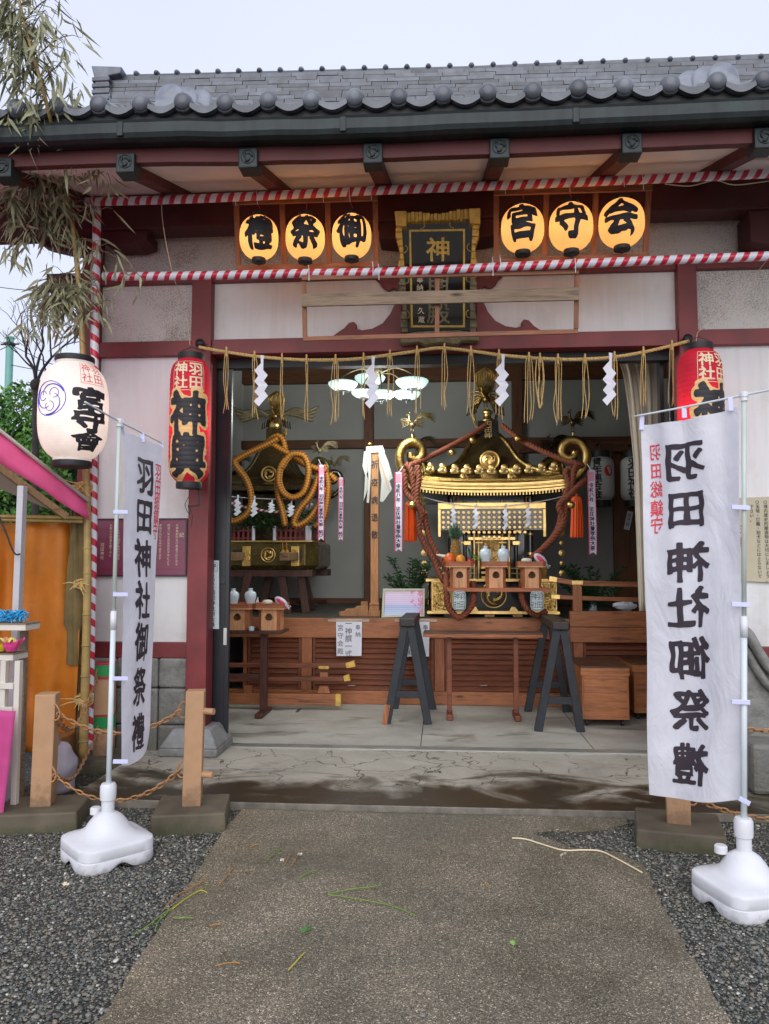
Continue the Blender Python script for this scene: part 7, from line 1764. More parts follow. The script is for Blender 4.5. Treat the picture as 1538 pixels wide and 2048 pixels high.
for px, tp, bt, lab in ((475, 990, 1032, 'small zigzag paper nearest the black door'), (508, 992, 1034, 'small zigzag paper between the two left ochre ropes'), (543, 1000, 1026, 'short zigzag paper above the shrine steps'), (582, 1000, 1034, 'small zigzag paper inside the hanging ochre loop')):
    shide(px, tp, 15, bt-tp, 9.12, name='small_streamer', label=lab, cat='paper streamer', group='small streamers on the bronze shrine')
# roof
zq0, zq1 = zL(982, 9.25), zL(885, 9.75); hq = .68
obj('eave_moulding', square_ring(cxl, cyl, [(.3, zq0+.02), (hq-.05, zq0), (hq, zq0+.01), (hq, zq0+.06), (hq-.03, zq0+.09), (hq-.08, zq0+.10)], .05), M['bronze'], ML, smooth=True, autos=True)
pf2 = []
for i in range(13): t = i/12; pf2.append(((hq-.05)*(1-t)*(1-.34*math.sin(PI*t))+.09*t, zq0+.09+(zq1-zq0-.09)*t**1.2))
obj('roof', square_ring(cxl, cyl, pf2, .05, 10), M['roof_lacquer'], ML, smooth=True, autos=True)
c_ = W(538, 948, 9.45); mb = MB(); ring(mb, c_, .09, .012); tomoe(mb, c_, .085); obj('comma_crest', mb, M['gold_flat'], ML, smooth=True)
for sx in (-1, 1):
    for sy in (-1, 1):
        obj('ridge_band', MB().tube([V3((cxl+sx*h_*1.01, cyl+sy*h_*1.01, z_+.02)) for h_, z_ in pf2], .03, 8), M['bronze'], ML, smooth=True)
        sp_ = scroll_path(cxl+sx*(hq-.05), cyl+sy*(hq-.05), zq0+.03, sx, sy, .72); n_ = len(sp_)
        obj('fern_scroll', MB().tube(sp_, [.035+.014*math.sin(PI*i/n_) for i in range(n_)], 10, flat=.8), M['bronze'], ML, smooth=True)
        top = max(sp_, key=lambda p: p.z); bird(ML, 'small_bird', top+V3((0, 0, .02)), .22, 'old_gold')
obj('apex_box', MB().hexa([(cxl+x*.11, cyl+y*.11, zq1-.04) for x, y in ((-1, -1), (1, -1), (1, 1), (-1, 1))], [(cxl+x*.10, cyl+y*.10, zL(858, 9.9)) for x, y in ((-1, -1), (1, -1), (1, 1), (-1, 1))]), M['bronze'], ML, bevel=.005)
zp = zL(853, 9.9)
obj('apex_globe', MB().ell((cxl, cyl, zp+.02), .085, .085, .08, 18, 12), M['gold_flat'], ML, smooth=True)
bird(ML, 'great_bird', (cxl, cyl, zp+.02), .30, 'gold_dim', 1, True)
mb = MB()
for sd in (-1, 1):
    for k in range(4): mb.tube(spline([(cxl+sd*.1, cyl, zp+.16), (cxl+sd*.25, cyl+.02*k, zp+.23-.02*k), (cxl+sd*.42, cyl+.02*k, zp+.20-.03*k), (cxl+sd*(.58-.03*k), cyl+.02*k, zp+.27-.06*k)], 5), [.02+.03*math.sin(PI*i_/15) for i_ in range(16)], 6, flat=.6)
obj('wing', mb, M['old_gold'], ML, smooth=True)
def ystr(pts, Y, r=.039, dy=0):
    P = spline([W(a, b_, Y+(i-len(pts)/2)*dy) for i, (a, b_) in enumerate(pts)], 7)
    stripes_uv('binding_rope', P, r, None, 22, parent=ML, mat_='braid', n=12, umul=3)
ystr([(556, 876), (534, 888), (498, 905), (472, 920), (470, 926), (477, 938), (491, 956), (501, 982), (502, 1008), (492, 1029), (470, 1042), (450, 1040)], 9.15)
ystr([(530, 892), (541, 879), (556, 872), (566, 881), (569, 900), (560, 905)], 9.25)
ystr([(541, 886), (560, 898), (578, 908), (604, 926), (627, 935), (645, 942)], 9.22)
ystr([(563, 935), (578, 913), (593, 908), (609, 914), (617, 937), (614, 966), (604, 987), (585, 995), (567, 985), (558, 962), (562, 933), (572, 918)], 9.08)
ystr([(568, 925), (558, 945), (555, 965), (557, 991), (564, 1019), (571, 1052)], 9.12)
ystr([(652, 938), (637, 951), (631, 970), (618, 996), (599, 1019), (588, 1044), (595, 1052), (613, 1043), (628, 1026), (640, 1003), (646, 975)], 9.06)
ystr([(648, 930), (653, 950), (656, 973), (653, 1008), (645, 1040), (628, 1053)], 9.2)
ystr([(604, 905), (612, 925), (622, 940), (640, 947), (660, 950), (672, 962)], 9.3)
for px, m_ in ((565, 1), (573, 1)):
    a, b_ = W(px, 1082, 9.1), W(px+1, 1104, 9.1); obj('cord_tassel', MB().tube([a, b_], .005, 5).lathe([(.004, .03), (.02, .015), (.024, 0), (.016, -.02), (.02, -.035)], b_, 12), M['braid_plain'] if 'braid_plain' in M else M.setdefault('braid_plain', mat('ochre cord', 'a86d1c', .7)), ML)
ribbon(643, 930, 1082, 12.5, 9.0, '令和八年 羽田神社夏季例大祭 結び', 'pink edged ribbon hanging in front of the bronze shrine ropes')
ribbon(682, 955, 1082, 10.5, 9.6, '令和八年 羽田神社夏季例大祭 結び', 'narrower pink edged ribbon further back, between the bronze shrine and the tall post')
# ================================================================== POSTS AND CHAINS
def bollard(name, label, bx, by, foot, top, w_, rotz=0, lean=(0, 0), bands=False, fh=.115):
    """footing half sizes foot=(hx, hy); post width w_ up to height top"""
    T = thing(name, label, 'post', (bx, by, 0), 'beige posts of the chain fence'); R_ = Matrix.Rotation(rotz, 3, 'Z')
    q = lambda hx, hy, z, o=(0, 0): [V3((bx, by, 0)) + R_ @ V3((sx*hx+o[0], sy*hy+o[1], z)) for sx, sy in ((-1, -1), (1, -1), (1, 1), (-1, 1))]
    obj('footing', MB().hexa(q(foot[0]*1.03, foot[1]*1.03, -.03), q(foot[0], foot[1], fh)), M['footing'], T, bevel=.012)
    sh = obj('shaft', MB().hexa(q(w_/2, w_/2, fh-.002), q(w_/2, w_/2, top, lean)), M['post_paint'], T, bevel=.005)
    if bands:
        for z0, z1, m_ in ((.71, .80, 'green_tape'), (.69, .712, 'red_tape'), (.80, .815, 'red_tape'), (.31, .40, 'green_tape'), (.40, .418, 'red_tape')):
            mb = MB().hexa(q(w_/2+.004, w_/2+.004, z0), q(w_/2+.004, w_/2+.004, z1)); obj('tape_band', mb, M[m_], sh, bevel=.003)
    return T, sh
def hook(T, p, d): obj('hook', MB().tube(spline([V3(p)+V3((0, 0, .05)), V3(p)+V3(d)*.4+V3((0, 0, .05)), V3(p)+V3(d), V3(p)+V3(d)*.6+V3((0, 0, -.04)), V3(p)+V3((0, 0, -.04))], 4), .006, 6), M['chain'], T, smooth=True)
p1 = G(74, 1615, .115); p2 = G(377, 1615, .115); p3 = G(200, 1512, .1); p4 = G(1364, 1652, .1)
P1, s1 = bollard('fence_post', 'leaning beige post beside the pink stall cloth', p1.x, p1.y+.07, (.245, .19), W(86, 1390, p1.y).z, .122, .22, (.012, 0))
P2, s2 = bollard('fence_post', 'beige post with two stubby pegs in front of the red column', p2.x, p2.y+.07, (.215, .20), W(382, 1384, p2.y).z, .112, .20, (.012, 0))
P3, s3 = bollard('fence_post', 'beige post wrapped in green and red tape behind the narrow banner', p3.x, p3.y+.07, (.24, .20), W(200, 1330, p3.y).z, .15, .3, (0, 0), True, .1)
P4, s4 = bollard('fence_post', 'beige post standing behind the wide white banner', p4.x, p4.y+.07, (.235, .21), .86, .13, -.22, (0, 0), False, .105)
for zz_ in (W(408, 1425, p2.y).z, W(408, 1553, p2.y).z):
    a = V3((p2.x+.055, p2.y+.05, zz_)); obj('peg', MB().tube([a, a+V3((.085, -.02, 0))], .020, 12), M['post_paint'], s2, smooth=True, autos=True)
for zz_ in (.35, .74): a = V3((p4.x-.06, p4.y+.05, zz_)); obj('peg', MB().tube([a, a+V3((-.075, -.02, 0))], .020, 12), M['post_paint'], s4, smooth=True, autos=True)
def chain(label, a, b, sag, link=.056, r=.0052, extra=None):
    a, b = V3(a), V3(b); n = 60; P = []
    for i in range(n+1): t = i/n; p = a.lerp(b, t); p.z -= sag*4*t*(1-t); P.append(p)
    if extra: P = spline(extra, 12)
    L_ = [0]
    for i in range(1, len(P)): L_.append(L_[-1]+(P[i]-P[i-1]).length)
    m = int(L_[-1]/(link*.74)); mb = MB(); j = 0
    for k in range(m):
        d = L_[-1]*(k+.5)/m
        while j < len(P)-2 and L_[j+1] < d: j += 1
        c = P[j].lerp(P[j+1], (d-L_[j])/(L_[j+1]-L_[j])); t = (P[j+1]-P[j]).normalized(); s_ = t.cross(V3((0, 0, 1))).normalized(); u = s_.cross(t)
        s_, u = (s_, u) if k % 2 else (u, s_)
        s_ = (s_*math.cos(.5)+u*math.sin(.5)); Q = []
        for i in range(12): an = 2*PI*i/12; Q.append(c + t*math.cos(an)*link*.48*(1 if abs(math.cos(an)) > .3 else 1) + s_*math.sin(an)*link*.26)
        mb.tube(Q, r, 5, closed=True)
    return tag(obj('chain', mb, M['chain'], smooth=True), label, 'chain', 'chains between the beige posts')
h1, h2 = V3((p1.x+.10, p1.y+.03, W(108, 1428, p1.y).z)), V3((p2.x-.075, p2.y+.05, W(357, 1424, p2.y).z))
chain('upper chain between the leaning post and the pegged post', h1, h2, .13)
l1, l2 = V3((p1.x+.085, p1.y+.03, W(100, 1552, p1.y).z)), V3((p2.x-.075, p2.y+.05, W(357, 1545, p2.y).z))
chain('lower sagging chain between the leaning post and the pegged post', l1, l2, .17)
t3, b3 = W(194, 1352, p3.y-.02), W(194, 1466, p3.y-.02)
chain('upper chain running back to the taped post', h1, t3, .22, extra=[h1, h1.lerp(t3, .12)+V3((0, 0, -.12)), h1.lerp(t3, .35)+V3((0, 0, -.20)), h1.lerp(t3, .62)+V3((0, 0, -.16)), t3])
chain('lower chain running back to the taped post', l1, b3, .2, extra=[l1, l1.lerp(b3, .2)+V3((0, 0, -.10)), l1.lerp(b3, .45)+V3((0, 0, -.15)), l1.lerp(b3, .75)+V3((0, 0, -.08)), b3])
for P_, pt, d in ((P1, h1-V3((.03, 0, 0)), (.05, -.01, 0)), (P1, l1-V3((.03, 0, 0)), (.05, -.01, 0)), (P2, h2+V3((.03, 0, 0)), (-.05, 0, 0)), (P2, l2+V3((.03, 0, 0)), (-.05, 0, 0)), (P3, t3+V3((0, .01, 0)), (0, -.03, 0)), (P3, b3+V3((0, .01, 0)), (0, -.03, 0))): hook(P_, pt, d)
r1 = V3((p4.x+.08, p4.y+.05, W(1390, 1600, p4.y).z)); hook(P4, r1-V3((.02, 0, 0)), (.05, 0, 0))
chain('chain leading off from the post behind the wide banner', r1, r1+V3((1.0, .02, .03)), .13)
chain('short upper chain behind the white pole of the wide banner', V3((p4.x+.08, p4.y+.05, .74)), V3((p4.x+1.05, p4.y+.06, .76)), .12)

# ================================================================== BAMBOO
def culm(label, name, px_pts, r0, r1, m, leaves=True):
    P = spline(px_pts, 6); n = len(P); T = thing(name, label, 'bamboo', P[0]); rad = [r0+(r1-r0)*i/n for i in range(n)]
    mb = MB().tube(P, rad, 10); L_ = 0; nx_ = .1
    for i in range(1, n):
        L_ += (P[i]-P[i-1]).length
        if L_ > nx_: mb.tube([P[i]-V3((0, 0, .006)), P[i], P[i]+V3((0, 0, .006))], [rad[i]*1.02, rad[i]*1.22, rad[i]*1.02], 10); nx_ += .24
    obj('culm', mb, M[m], T, smooth=True); return T, P, rad
YBm = 5.70
main = [W(166, 1516, YBm), W(170, 1380, YBm), W(174, 1200, YBm), W(175, 1050, YBm), W(172, 930, YBm), W(168, 800, YBm), W(165, 690, YBm), W(160, 600, YBm), W(152, 510, YBm-.05), W(140, 420, YBm-.1), W(124, 340, YBm-.35), W(104, 250, YBm-.85), W(78, 150, YBm-1.0), W(52, 60, YBm-1.05), W(30, -40, YBm-1.1)]
BT, BP, BR_ = culm('tall bamboo with drooping dry leaves in front of the left corner', 'bamboo', main, .033, .008, 'bamboo')
old = [W(155, 1512, 5.82), W(158, 1300, 5.82), W(160, 1150, 5.82), W(160, 1050, 5.85), W(157, 1000, 5.9)]
culm('grey weathered bamboo stake tied beside the leafy bamboo', 'bamboo', old, .03, .018, 'bamboo_old')
rs = random.Random(33); lf = MB(); tw_ = MB()
def spray(tip, d, n, L0=.13):
    for k in range(n):
        dd = V3((d.x*.5+rs.uniform(-.55, .55), d.y*.4+rs.uniform(-.4, .4), -.75+rs.uniform(-.5, .55))); lf.leaf(tip+V3((rs.uniform(-.03, .03), rs.uniform(-.03, .03), rs.uniform(-.05, .03))), dd, L0*rs.uniform(.65, 1.25), rs.uniform(.014, .026), bend=rs.uniform(-.2, .9))
def limb(a, b, n_sp, dens, L0=.13):
    a, b = V3(a), V3(b); m_ = a.lerp(b, .5)+V3((0, 0, .10*(b-a).length)); P = spline([a, m_, b], 6); tw_.tube(P, [.006-.004*i/len(P) for i in range(len(P))], 5)
    for i in range(3, len(P)):
        for _ in range(n_sp):
            d = V3((rs.uniform(-1, 1), rs.uniform(-.7, .5), rs.uniform(-.7, .3))); e = P[i]+d*rs.uniform(.06, .2); tw_.tube([P[i], P[i].lerp(e, .5)+V3((0, 0, .015)), e], [.003, .0025, .0015], 4); spray(e, d, dens, L0)
def near(py): return min(BP, key=lambda p: abs(p.z - W(130, py, p.y).z))
for (py, tx, ty, dy, ns, dn) in (
    (560, 60, 640, -.1, 2, 4), (560, 110, 610, .0, 3, 4), (540, 90, 580, .1, 2, 4), (600, 100, 560, -.1, 2, 4), (560, 150, 660, .2, 2, 3), (640, 215, 600, -.15, 1, 2), (600, 200, 555, -.1, 1, 2),
    (470, 10, 500, -.2, 2, 3), (450, 30, 420, -.1, 3, 4), (430, 60, 400, -.1, 2, 4), (480, 205, 500, -.2, 1, 2), (500, 290, 560, -.2, 1, 2),
    (400, 200, 420, -.2, 1, 2), (380, 0, 380, -.2, 3, 4), (360, 70, 350, -.15, 2, 4), (330, 215, 340, -.1, 1, 3), (330, 0, 300, -.1, 3, 4), (310, 165, 300, -.2, 2, 4),
    (270, 10, 230, -.1, 3, 5), (240, 50, 210, .1, 2, 4), (230, 140, 190, .1, 2, 2), (200, 0, 140, .0, 2, 4), (160, 120, 130, .0, 2, 3), (150, 20, 90, .0, 3, 5), (120, 135, 70, .0, 1, 3), (90, 10, 20, .0, 3, 5), (70, 90, 20, .0, 2, 4), (40, 30, -20, .0, 3, 5), (30, 110, -10, 0, 1, 3)):
    a = near(py); limb(a, W(tx, ty, a.y+dy), max(1, ns-(py < 350)), dn, .165 if py > 350 else .17)
obj('foliage', lf, M['bamboo_leaf'], BT, fixn=False); obj('branch', tw_, M['bamboo_old'], BT, smooth=True)
for i, (px, py) in enumerate(((168, 975), (166, 1168), (168, 1398))):
    mb = MB(); c = W(px, py, 5.74); rs2 = random.Random(i+40)
    for k in range(5): mb.rope([c+V3((math.cos(t)*.062, math.sin(t)*.055, -.03+.014*k+.01*math.sin(t*2+k))) for t in [2*PI*j/16 for j in range(17)]], .009, 2, .04, 5, .012)
    for k in range(9): d = V3((rs2.uniform(-1.6, 1), -.3, rs2.uniform(-.5, .6))); mb.tube([c+V3((0, -.06, 0)), c+V3((0, -.07, 0))+d*.05, c+V3((0, -.07, 0))+d*rs2.uniform(.08, .15)+V3((0, 0, -.02))], [.006, .005, .002], 5)
    tag(obj('straw_binding', mb, M['straw']), ['straw binding round the poles just under the white lantern', 'straw binding round the poles halfway up the orange sheet', 'low straw binding reaching towards the taped post'][i], 'binding', 'straw bindings on the bamboo')

# ================================================================== STALL
YK = 5.15
T = thing('market_stall', 'festival stall with pink canopy, white uprights and orange side sheet', 'stall', (X(20, YK), 5.2, 0))
e0, e1 = W(-330, 655, 4.4), W(172, 1008, 5.6)
# canopy: sloping pink sheet with valance, outer edge runs back along the bamboo
A0, A1 = W(-420, 528, 4.2), W(176, 1003, 5.62)
B0, B1 = A0+V3((-2.2, .55, 1.1)), A1+V3((-2.2, .55, 1.1))
n = 16; vs = []; fs = []
for i in range(n+1):
    t = i/n; a = A0.lerp(A1, t); b_ = B0.lerp(B1, t)
    for j in range(5): s_ = j/4; p = a.lerp(b_, s_); p.z -= .05*math.sin(PI*s_)+.012*math.sin(t*40); vs.append(p)
for i in range(n):
    for j in range(4): fs.append((i*5+j, i*5+j+1, (i+1)*5+j+1, (i+1)*5+j))
obj('canopy', MB().add(vs, fs), M['pink'], T, smooth=True, solid=.004)
vs = []
V0, V1 = W(-420, 648, 4.2), W(176, 1040, 5.62)
for i in range(n+1):
    t = i/n; a = A0.lerp(A1, t); b_ = V0.lerp(V1, t); 
    for j in range(4): p = a.lerp(b_, j/3); p.x += .015*math.sin(t*30+j); p.y += .01*math.sin(t*23); vs.append(p)
fs = [(i*4+j, i*4+j+1, (i+1)*4+j+1, (i+1)*4+j) for i in range(n) for j in range(3)]
obj('valance', MB().add(vs, fs), M['pink'], T, smooth=True, solid=.004)
obj('edge_tube', MB().tube([A0+V3((0, -.02, .01)), A1+V3((.01, -.02, .005))], .013, 10), M['shelf'], T, smooth=True)
U0, U1 = W(-300, 715, 4.4), W(133, 1034, 5.42)
obj('roof_bar', MB().bar(U0, U1, .035, .05), M['w_trunk'], T, bevel=.004)
uq = [U0+V3((0, .02, .02)), U1+V3((0, .02, .0)), U1+V3((-2, .4, .75)), U0+V3((-2, .4, .75))]; obj('lining', MB().add(uq, [(0, 1, 2, 3)]), M['canvas'], T)
up0, up1 = W(45, 972, YK), G(34, 1620, 0)
obj('upright', MB().bar((up0.x, YK, up0.z), (W(22, 1500, YK).x, YK, 0), .058, .045, up=(1, 0, 0)), mat('white painted upright', 'b9b6ba', .4, var=.05), T, bevel=.003)
for py, yy, m_ in ((1036, 5.62, 'bamboo'), (1043, 5.64, 'bamboo')): obj('cross_bar', MB().tube([W(-300, py-10, yy), W(165, py, yy)], .014, 8), M[m_], T, smooth=True)
# orange sheet: pleated, torn lower right
nu, nv = 70, 30; vs = []
for j in range(nv+1):
    v = j/nv
    for i in range(nu+1):
        u = i/nu; px = -320 + (482+0)*u; py = 1046 + v*458
        if u > .85: px -= (u-.85)*0
        yy = 5.80 + .035*math.sin(u*46+v*3) + .05*math.sin(u*13-v*4) + .03*mnoise.noise(V3((u*9, v*5, 2)))
        p = W(px, py, yy); p.z = max(p.z, .02); p.x += -.06*v*v*(u > .5)*(u-.5)*2; vs.append(p)
fs = [(j*(nu+1)+i, j*(nu+1)+i+1, (j+1)*(nu+1)+i+1, (j+1)*(nu+1)+i) for j in range(nv) for i in range(nu)]
obj('side_sheet', MB().add(vs, fs), M['orange'], T, smooth=True, fixn=False, solid=.003)
# folds of canvas hanging at the corner
vs = []; nu, nv = 24, 20
for j in range(nv+1):
    v = j/nv; w_ = .12+.10*v-.08*(v > .75)
    for i in range(nu+1):
        u = i/nu; a = 2*PI*u; p = W(158-3*v, 1000+v*330, 5.74); vs.append(p+V3(((w_*.35+.02*math.sin(a*3+v*5))*math.cos(a)-.03, (w_*.22+.015*math.sin(a*4))*math.sin(a)+.02, 0)))
fs = [(j*(nu+1)+i, j*(nu+1)+i+1, (j+1)*(nu+1)+i+1, (j+1)*(nu+1)+i) for j in range(nv) for i in range(nu)]
obj('gathered_canvas', MB().add(vs, fs), mat('olive canvas', '6b5a34', .8, var=.25, vs=8), T, smooth=True, fixn=False)
obj('elastic_cord', MB().tube(spline([W(-20, 990, 5.0), W(10, 1060, 5.05), W(28, 1105, 5.08), W(40, 1108, 5.08)], 4), .006, 5), M['black'], T)
# shelves with toys
YH = 4.85
SH = thing('display_shelf', 'white stepped display shelf holding toys at the stall', 'shelf', (X(0, YH), YH, 0))
for (xr1, y0, y1, ya, yb) in ((80, 1262, 1247, 4.82, 5.00), (58, 1322, 1307, 4.74, 4.92)):
    z1 = W(20, y1, ya).z; x1 = X(xr1, yb, 1250)
    obj('shelf_board', MB().box(x1-1.3, x1, ya, yb, z1-.045, z1-.008), M['shelf'], SH, bevel=.003); obj('shelf_top', MB().box(x1-1.3, x1+.004, ya-.004, yb, z1-.0075, z1), M['w_grey'], SH)
for px in (8, 36):
    obj('upright', MB().box(X(px, 4.7)-.0, X(px, 4.7)+.035, 4.70, 4.74, .0, W(20, 1322, 4.7).z), M['shelf'], SH, bevel=.002)
for py in (1370, 1418): obj('rung', MB().box(X(-120, 4.7), X(36, 4.7), 4.69, 4.72, W(20, py+8, 4.7).z, W(20, py-4, 4.7).z), M['shelf'], SH, bevel=.002)
obj('back_leg', MB().box(X(48, 5.0), X(48, 5.0)+.04, 4.98, 5.02, 0, W(20, 1262, 5.0).z), M['w_grey'], SH)
z1 = W(20, 1247, 4.75).z; rs = random.Random(17)
for k, px in enumerate((-30, -8, 14, 36)):
    mb = MB(); c = V3((X(px, 4.85), 4.88, z1))
    for i in range(60):
        a, r_ = rs.uniform(0, 6.28), rs.uniform(.01, .05); b_ = c+V3((math.cos(a)*r_, math.sin(a)*r_*.7, rs.uniform(.005, .07))); d = V3((rs.uniform(-1, 1), rs.uniform(-1, 1), rs.uniform(-.2, 1))).normalized()*rs.uniform(.012, .03)
        mb.tube([b_-d, b_+V3((0, 0, .006)), b_+d], .0042, 5)
    tag(obj('blue_toy', mb, M.setdefault('toy_blue', mat('blue toy', '2f9fd4', .4, var=.25, vs=60))), ['bright blue spiky toy cut by the photo edge', 'bright blue spiky toy, second on the upper shelf', 'bright blue spiky toy in front of the stall upright', 'bright blue spiky toy nearest the upper shelf end'][k], 'toy', 'blue toys on the upper shelf')
z1 = W(20, 1307, 4.65).z
for k, (px, colr, nm) in enumerate(((-25, 'd8c61e', 'yellow'), (5, 'd8c61e', 'yellow'), (27, 'e0468c', 'pink'))):
    mb = MB(); c = V3((X(px, 4.75), 4.76, z1)); mb.lathe([(.0, 0), (.03, .002), (.048, .03), (.055, .06), (.05, .062), (.03, .03), (0, .02)], c, 12)
    for i in range(12): a = 2*PI*i/12; mb.leaf(c+V3((math.cos(a)*.045, math.sin(a)*.045, .05)), (math.cos(a), math.sin(a), 1), .05, .03)
    T_ = thing('cup_toy', ['yellow crinkled toy cup at the photo edge', 'yellow crinkled toy cup beside the pink one', 'pink crinkled toy cup with yellow filling on the lower shelf'][k], 'toy', c, 'crinkled toy cups')
    obj('cup', mb, mat(nm+' toy plastic', colr, .35, var=.15, vs=50), T_, fixn=False)
    mb = MB(); mb.ell(c+V3((0, 0, .06)), .035, .035, .025, 12, 7); obj('filling', mb, mat('pale yellow toy', 'd8d070', .4, var=.2, vs=60), T_, smooth=True)
# magenta cloth below the shelves, bag of rubbish
vs = []; nu, nv = 30, 16
for j in range(nv+1):
    v = j/nv
    for i in range(nu+1):
        u = i/nu; x = X(-260+294*u, 4.6, 1500)+.05*v*u*-1; vs.append((x, 4.58+.03*math.sin(u*24)*(.3+v), W(20, 1420, 4.6).z*(1-v)+.012*v))
fs = [(j*(nu+1)+i, j*(nu+1)+i+1, (j+1)*(nu+1)+i+1, (j+1)*(nu+1)+i) for j in range(nv) for i in range(nu)]
tag(obj('table_cloth', MB().add(vs, fs), M['magenta'], smooth=True, fixn=False, solid=.003), 'magenta cloth hanging to the gravel under the toy shelf', 'cloth')
c = G(92, 1600, 0); c.y += .10; mb = MB(); mb.ell((c.x, c.y, .17), .155, .13, .19, 26, 18)
mb.v = [(x+.03*mnoise.noise(V3((x*14, y*14, z*14))), y+.03*mnoise.noise(V3((x*14+5, y*14, z*14))), max(.002, z*(1.0)+.035*mnoise.noise(V3((x*12, y*12+9, z*12))))) for x, y, z in mb.v]
mb.tube([(c.x-.05, c.y, .33), (c.x-.07, c.y, .45), (c.x-.12, c.y+.02, .60)], [.10, .05, .03], 12)
BG = thing('rubbish_bag', 'clear plastic rubbish bag slumped behind the leaning post', 'bag', (c.x, c.y, 0)); obj('film', mb, M['clear_bag'], BG, smooth=True)
for k in range(14):
    rr2 = random.Random(k); p = V3((c.x+rr2.uniform(-.08, .08), c.y+rr2.uniform(-.07, .07), .05+rr2.uniform(0, .2))); obj('wrapper', MB().leaf(p, (rr2.uniform(-1, 1), rr2.uniform(-1, 1), rr2.uniform(-1, 1)), .10, .06), M['white_paper'] if k % 3 else M['straw'], BG, fixn=False)
tag(obj('cardboard_box', MB().box(X(95, 5.5), X(128, 5.5), 5.45, 5.75, 0, .33), mat('brown cardboard', '8a5a2a', .8, var=.15), bevel=.006), 'brown box on the ground under the orange sheet', 'box')

# ================================================================== TREES AND DISTANCE ON THE LEFT
def crown(T, c, rx, ry, rz, n, L0, m1, m2, seed, lumps=16):
    rs = np.random.RandomState(seed); C = []
    for _ in range(lumps):
        d = rs.normal(size=3); d /= np.linalg.norm(d); k = rs.uniform(.35, .95); C.append((d*k*np.array([rx, ry, rz]), rs.uniform(.22, .42)))
    for m_, part in ((m1, .65), (m2, .35)):
        k = int(n*part); idx = rs.randint(0, lumps, k); cen = np.array([C[i][0] for i in idx]); rad = np.array([C[i][1] for i in idx])
        d = rs.normal(size=(k, 3)); d /= np.linalg.norm(d, axis=1)[:, None]; p = cen + d*rad[:, None]*np.array([rx, ry, rz])*rs.uniform(.6, 1.05, (k, 1)) + np.array(c)
        a = rs.normal(size=(k, 3)); a /= np.linalg.norm(a, axis=1)[:, None]; b_ = np.cross(a, rs.normal(size=(k, 3))); b_ /= np.linalg.norm(b_, axis=1)[:, None]
        L_ = (L0*rs.uniform(.6, 1.4, (k, 1))); V = np.stack([p-a*L_*.5, p+b_*L_*.22, p+a*L_*.5, p-b_*L_*.22], 1).reshape(-1, 3)
        o_ = np.array(ORG[T.name]); V = V - o_; F = np.arange(4*k).reshape(-1, 4)
        me = bpy.data.meshes.new('crown'); me.from_pydata(V.tolist(), [], F.tolist()); me.materials.append(M[m_]); o = bpy.data.objects.new('crown', me); COL.objects.link(o); o.parent = T; ORG[o.name] = ORG[T.name]
def tree(label, px, Y, ztop, rx, n, seed, zc=None, m1='leaf', m2='leaf_l'):
    x = X(px, Y); T = thing('garden_tree', label, 'tree', (x, Y, 0), 'green trees behind the stall'); zc = zc or ztop*.62
    tb = MB().tube([(x, Y, 0), (x+.05, Y, zc*.5), (x-.03, Y, zc)], [.14, .11, .07], 9); rs = random.Random(seed)
    for k in range(7): a = rs.uniform(0, 6.28); tb.tube([(x, Y, zc*.6), (x+math.cos(a)*rx*.4, Y+math.sin(a)*rx*.4, zc), (x+math.cos(a)*rx*.7, Y+math.sin(a)*rx*.7, zc+.3)], [.06, .04, .015], 6)
    obj('trunk', tb, M['bark'], T, smooth=True); crown(T, (x, Y, zc), rx, rx, ztop-zc, n, .085, m1, m2, seed)
tree('bright green bushy tree rising above the pink canopy', 20, 10.5, W(20, 735, 10.5).z, 1.15, 22000, 1)
tree('darker green tree behind the white lantern', 115, 11.5, W(100, 835, 11.5).z, 1.05, 17000, 2, m1='leaf_d', m2='leaf')
tree('green tree at the far left behind the stall', -160, 11.0, 4.4, 1.4, 14000, 3)
tree('low green tree further back by the wall', 90, 14.0, 3.2, 1.6, 14000, 4, m2='leaf')
T = thing('bare_tree', 'leafless dark tree with twisting twigs behind the white lantern', 'tree', (X(75, 9.0), 9.0, 0)); mb = MB(); rs = random.Random(14)
def grow(p, d, L_, r, depth):
    q = p+d*L_; m_ = p.lerp(q, .5)+V3((rs.uniform(-1, 1), rs.uniform(-1, 1), rs.uniform(-.5, 1)))*L_*.10; P = spline([p, m_, q], 3); mb.tube(P, [r*(1-.35*i/len(P)) for i in range(len(P))], 6 if depth > 2 else 4)
    if depth == 0: return
    for k in range(rs.choice((2, 3, 3))): grow(q if k < 2 else m_, (d+V3((rs.uniform(-.9, .9), rs.uniform(-.7, .7), rs.uniform(-.15, .7)))).normalized(), L_*rs.uniform(.6, .82), r*.6, depth-1)
b0 = W(72, 770, 9.0)
mb.tube([(b0.x+.1, 9.0, 0), (b0.x+.05, 9.0, b0.z*.5), (b0.x, 9.0, b0.z)], [.05, .045, .04], 9)
for d in ((.5, 0, .9), (.05, .1, 1), (-.35, 0, .9), (.9, 0, .5)): grow(b0, V3(d).normalized(), .38, .020, 4)
mb.ell((b0.x, 9.0, b0.z), .07, .07, .08, 10, 7); obj('trunk', mb, M['bark'], T, smooth=True)
p = W(20, 678, 22); T = thing('utility_pole', 'pale teal utility pole top beyond the green trees', 'pole', (p.x, 22, 0)); tl = mat('teal painted pole', '6fa79c', .5, var=.1)
obj('shaft', MB().tube([(p.x, 22, 0), (p.x, 22, p.z)], .11, 14), tl, T, smooth=True, autos=True); obj('cap', MB().lathe([(.11, 0), (.13, .01), (.13, .06), (.08, .08)], p, 14), tl, T, smooth=True)
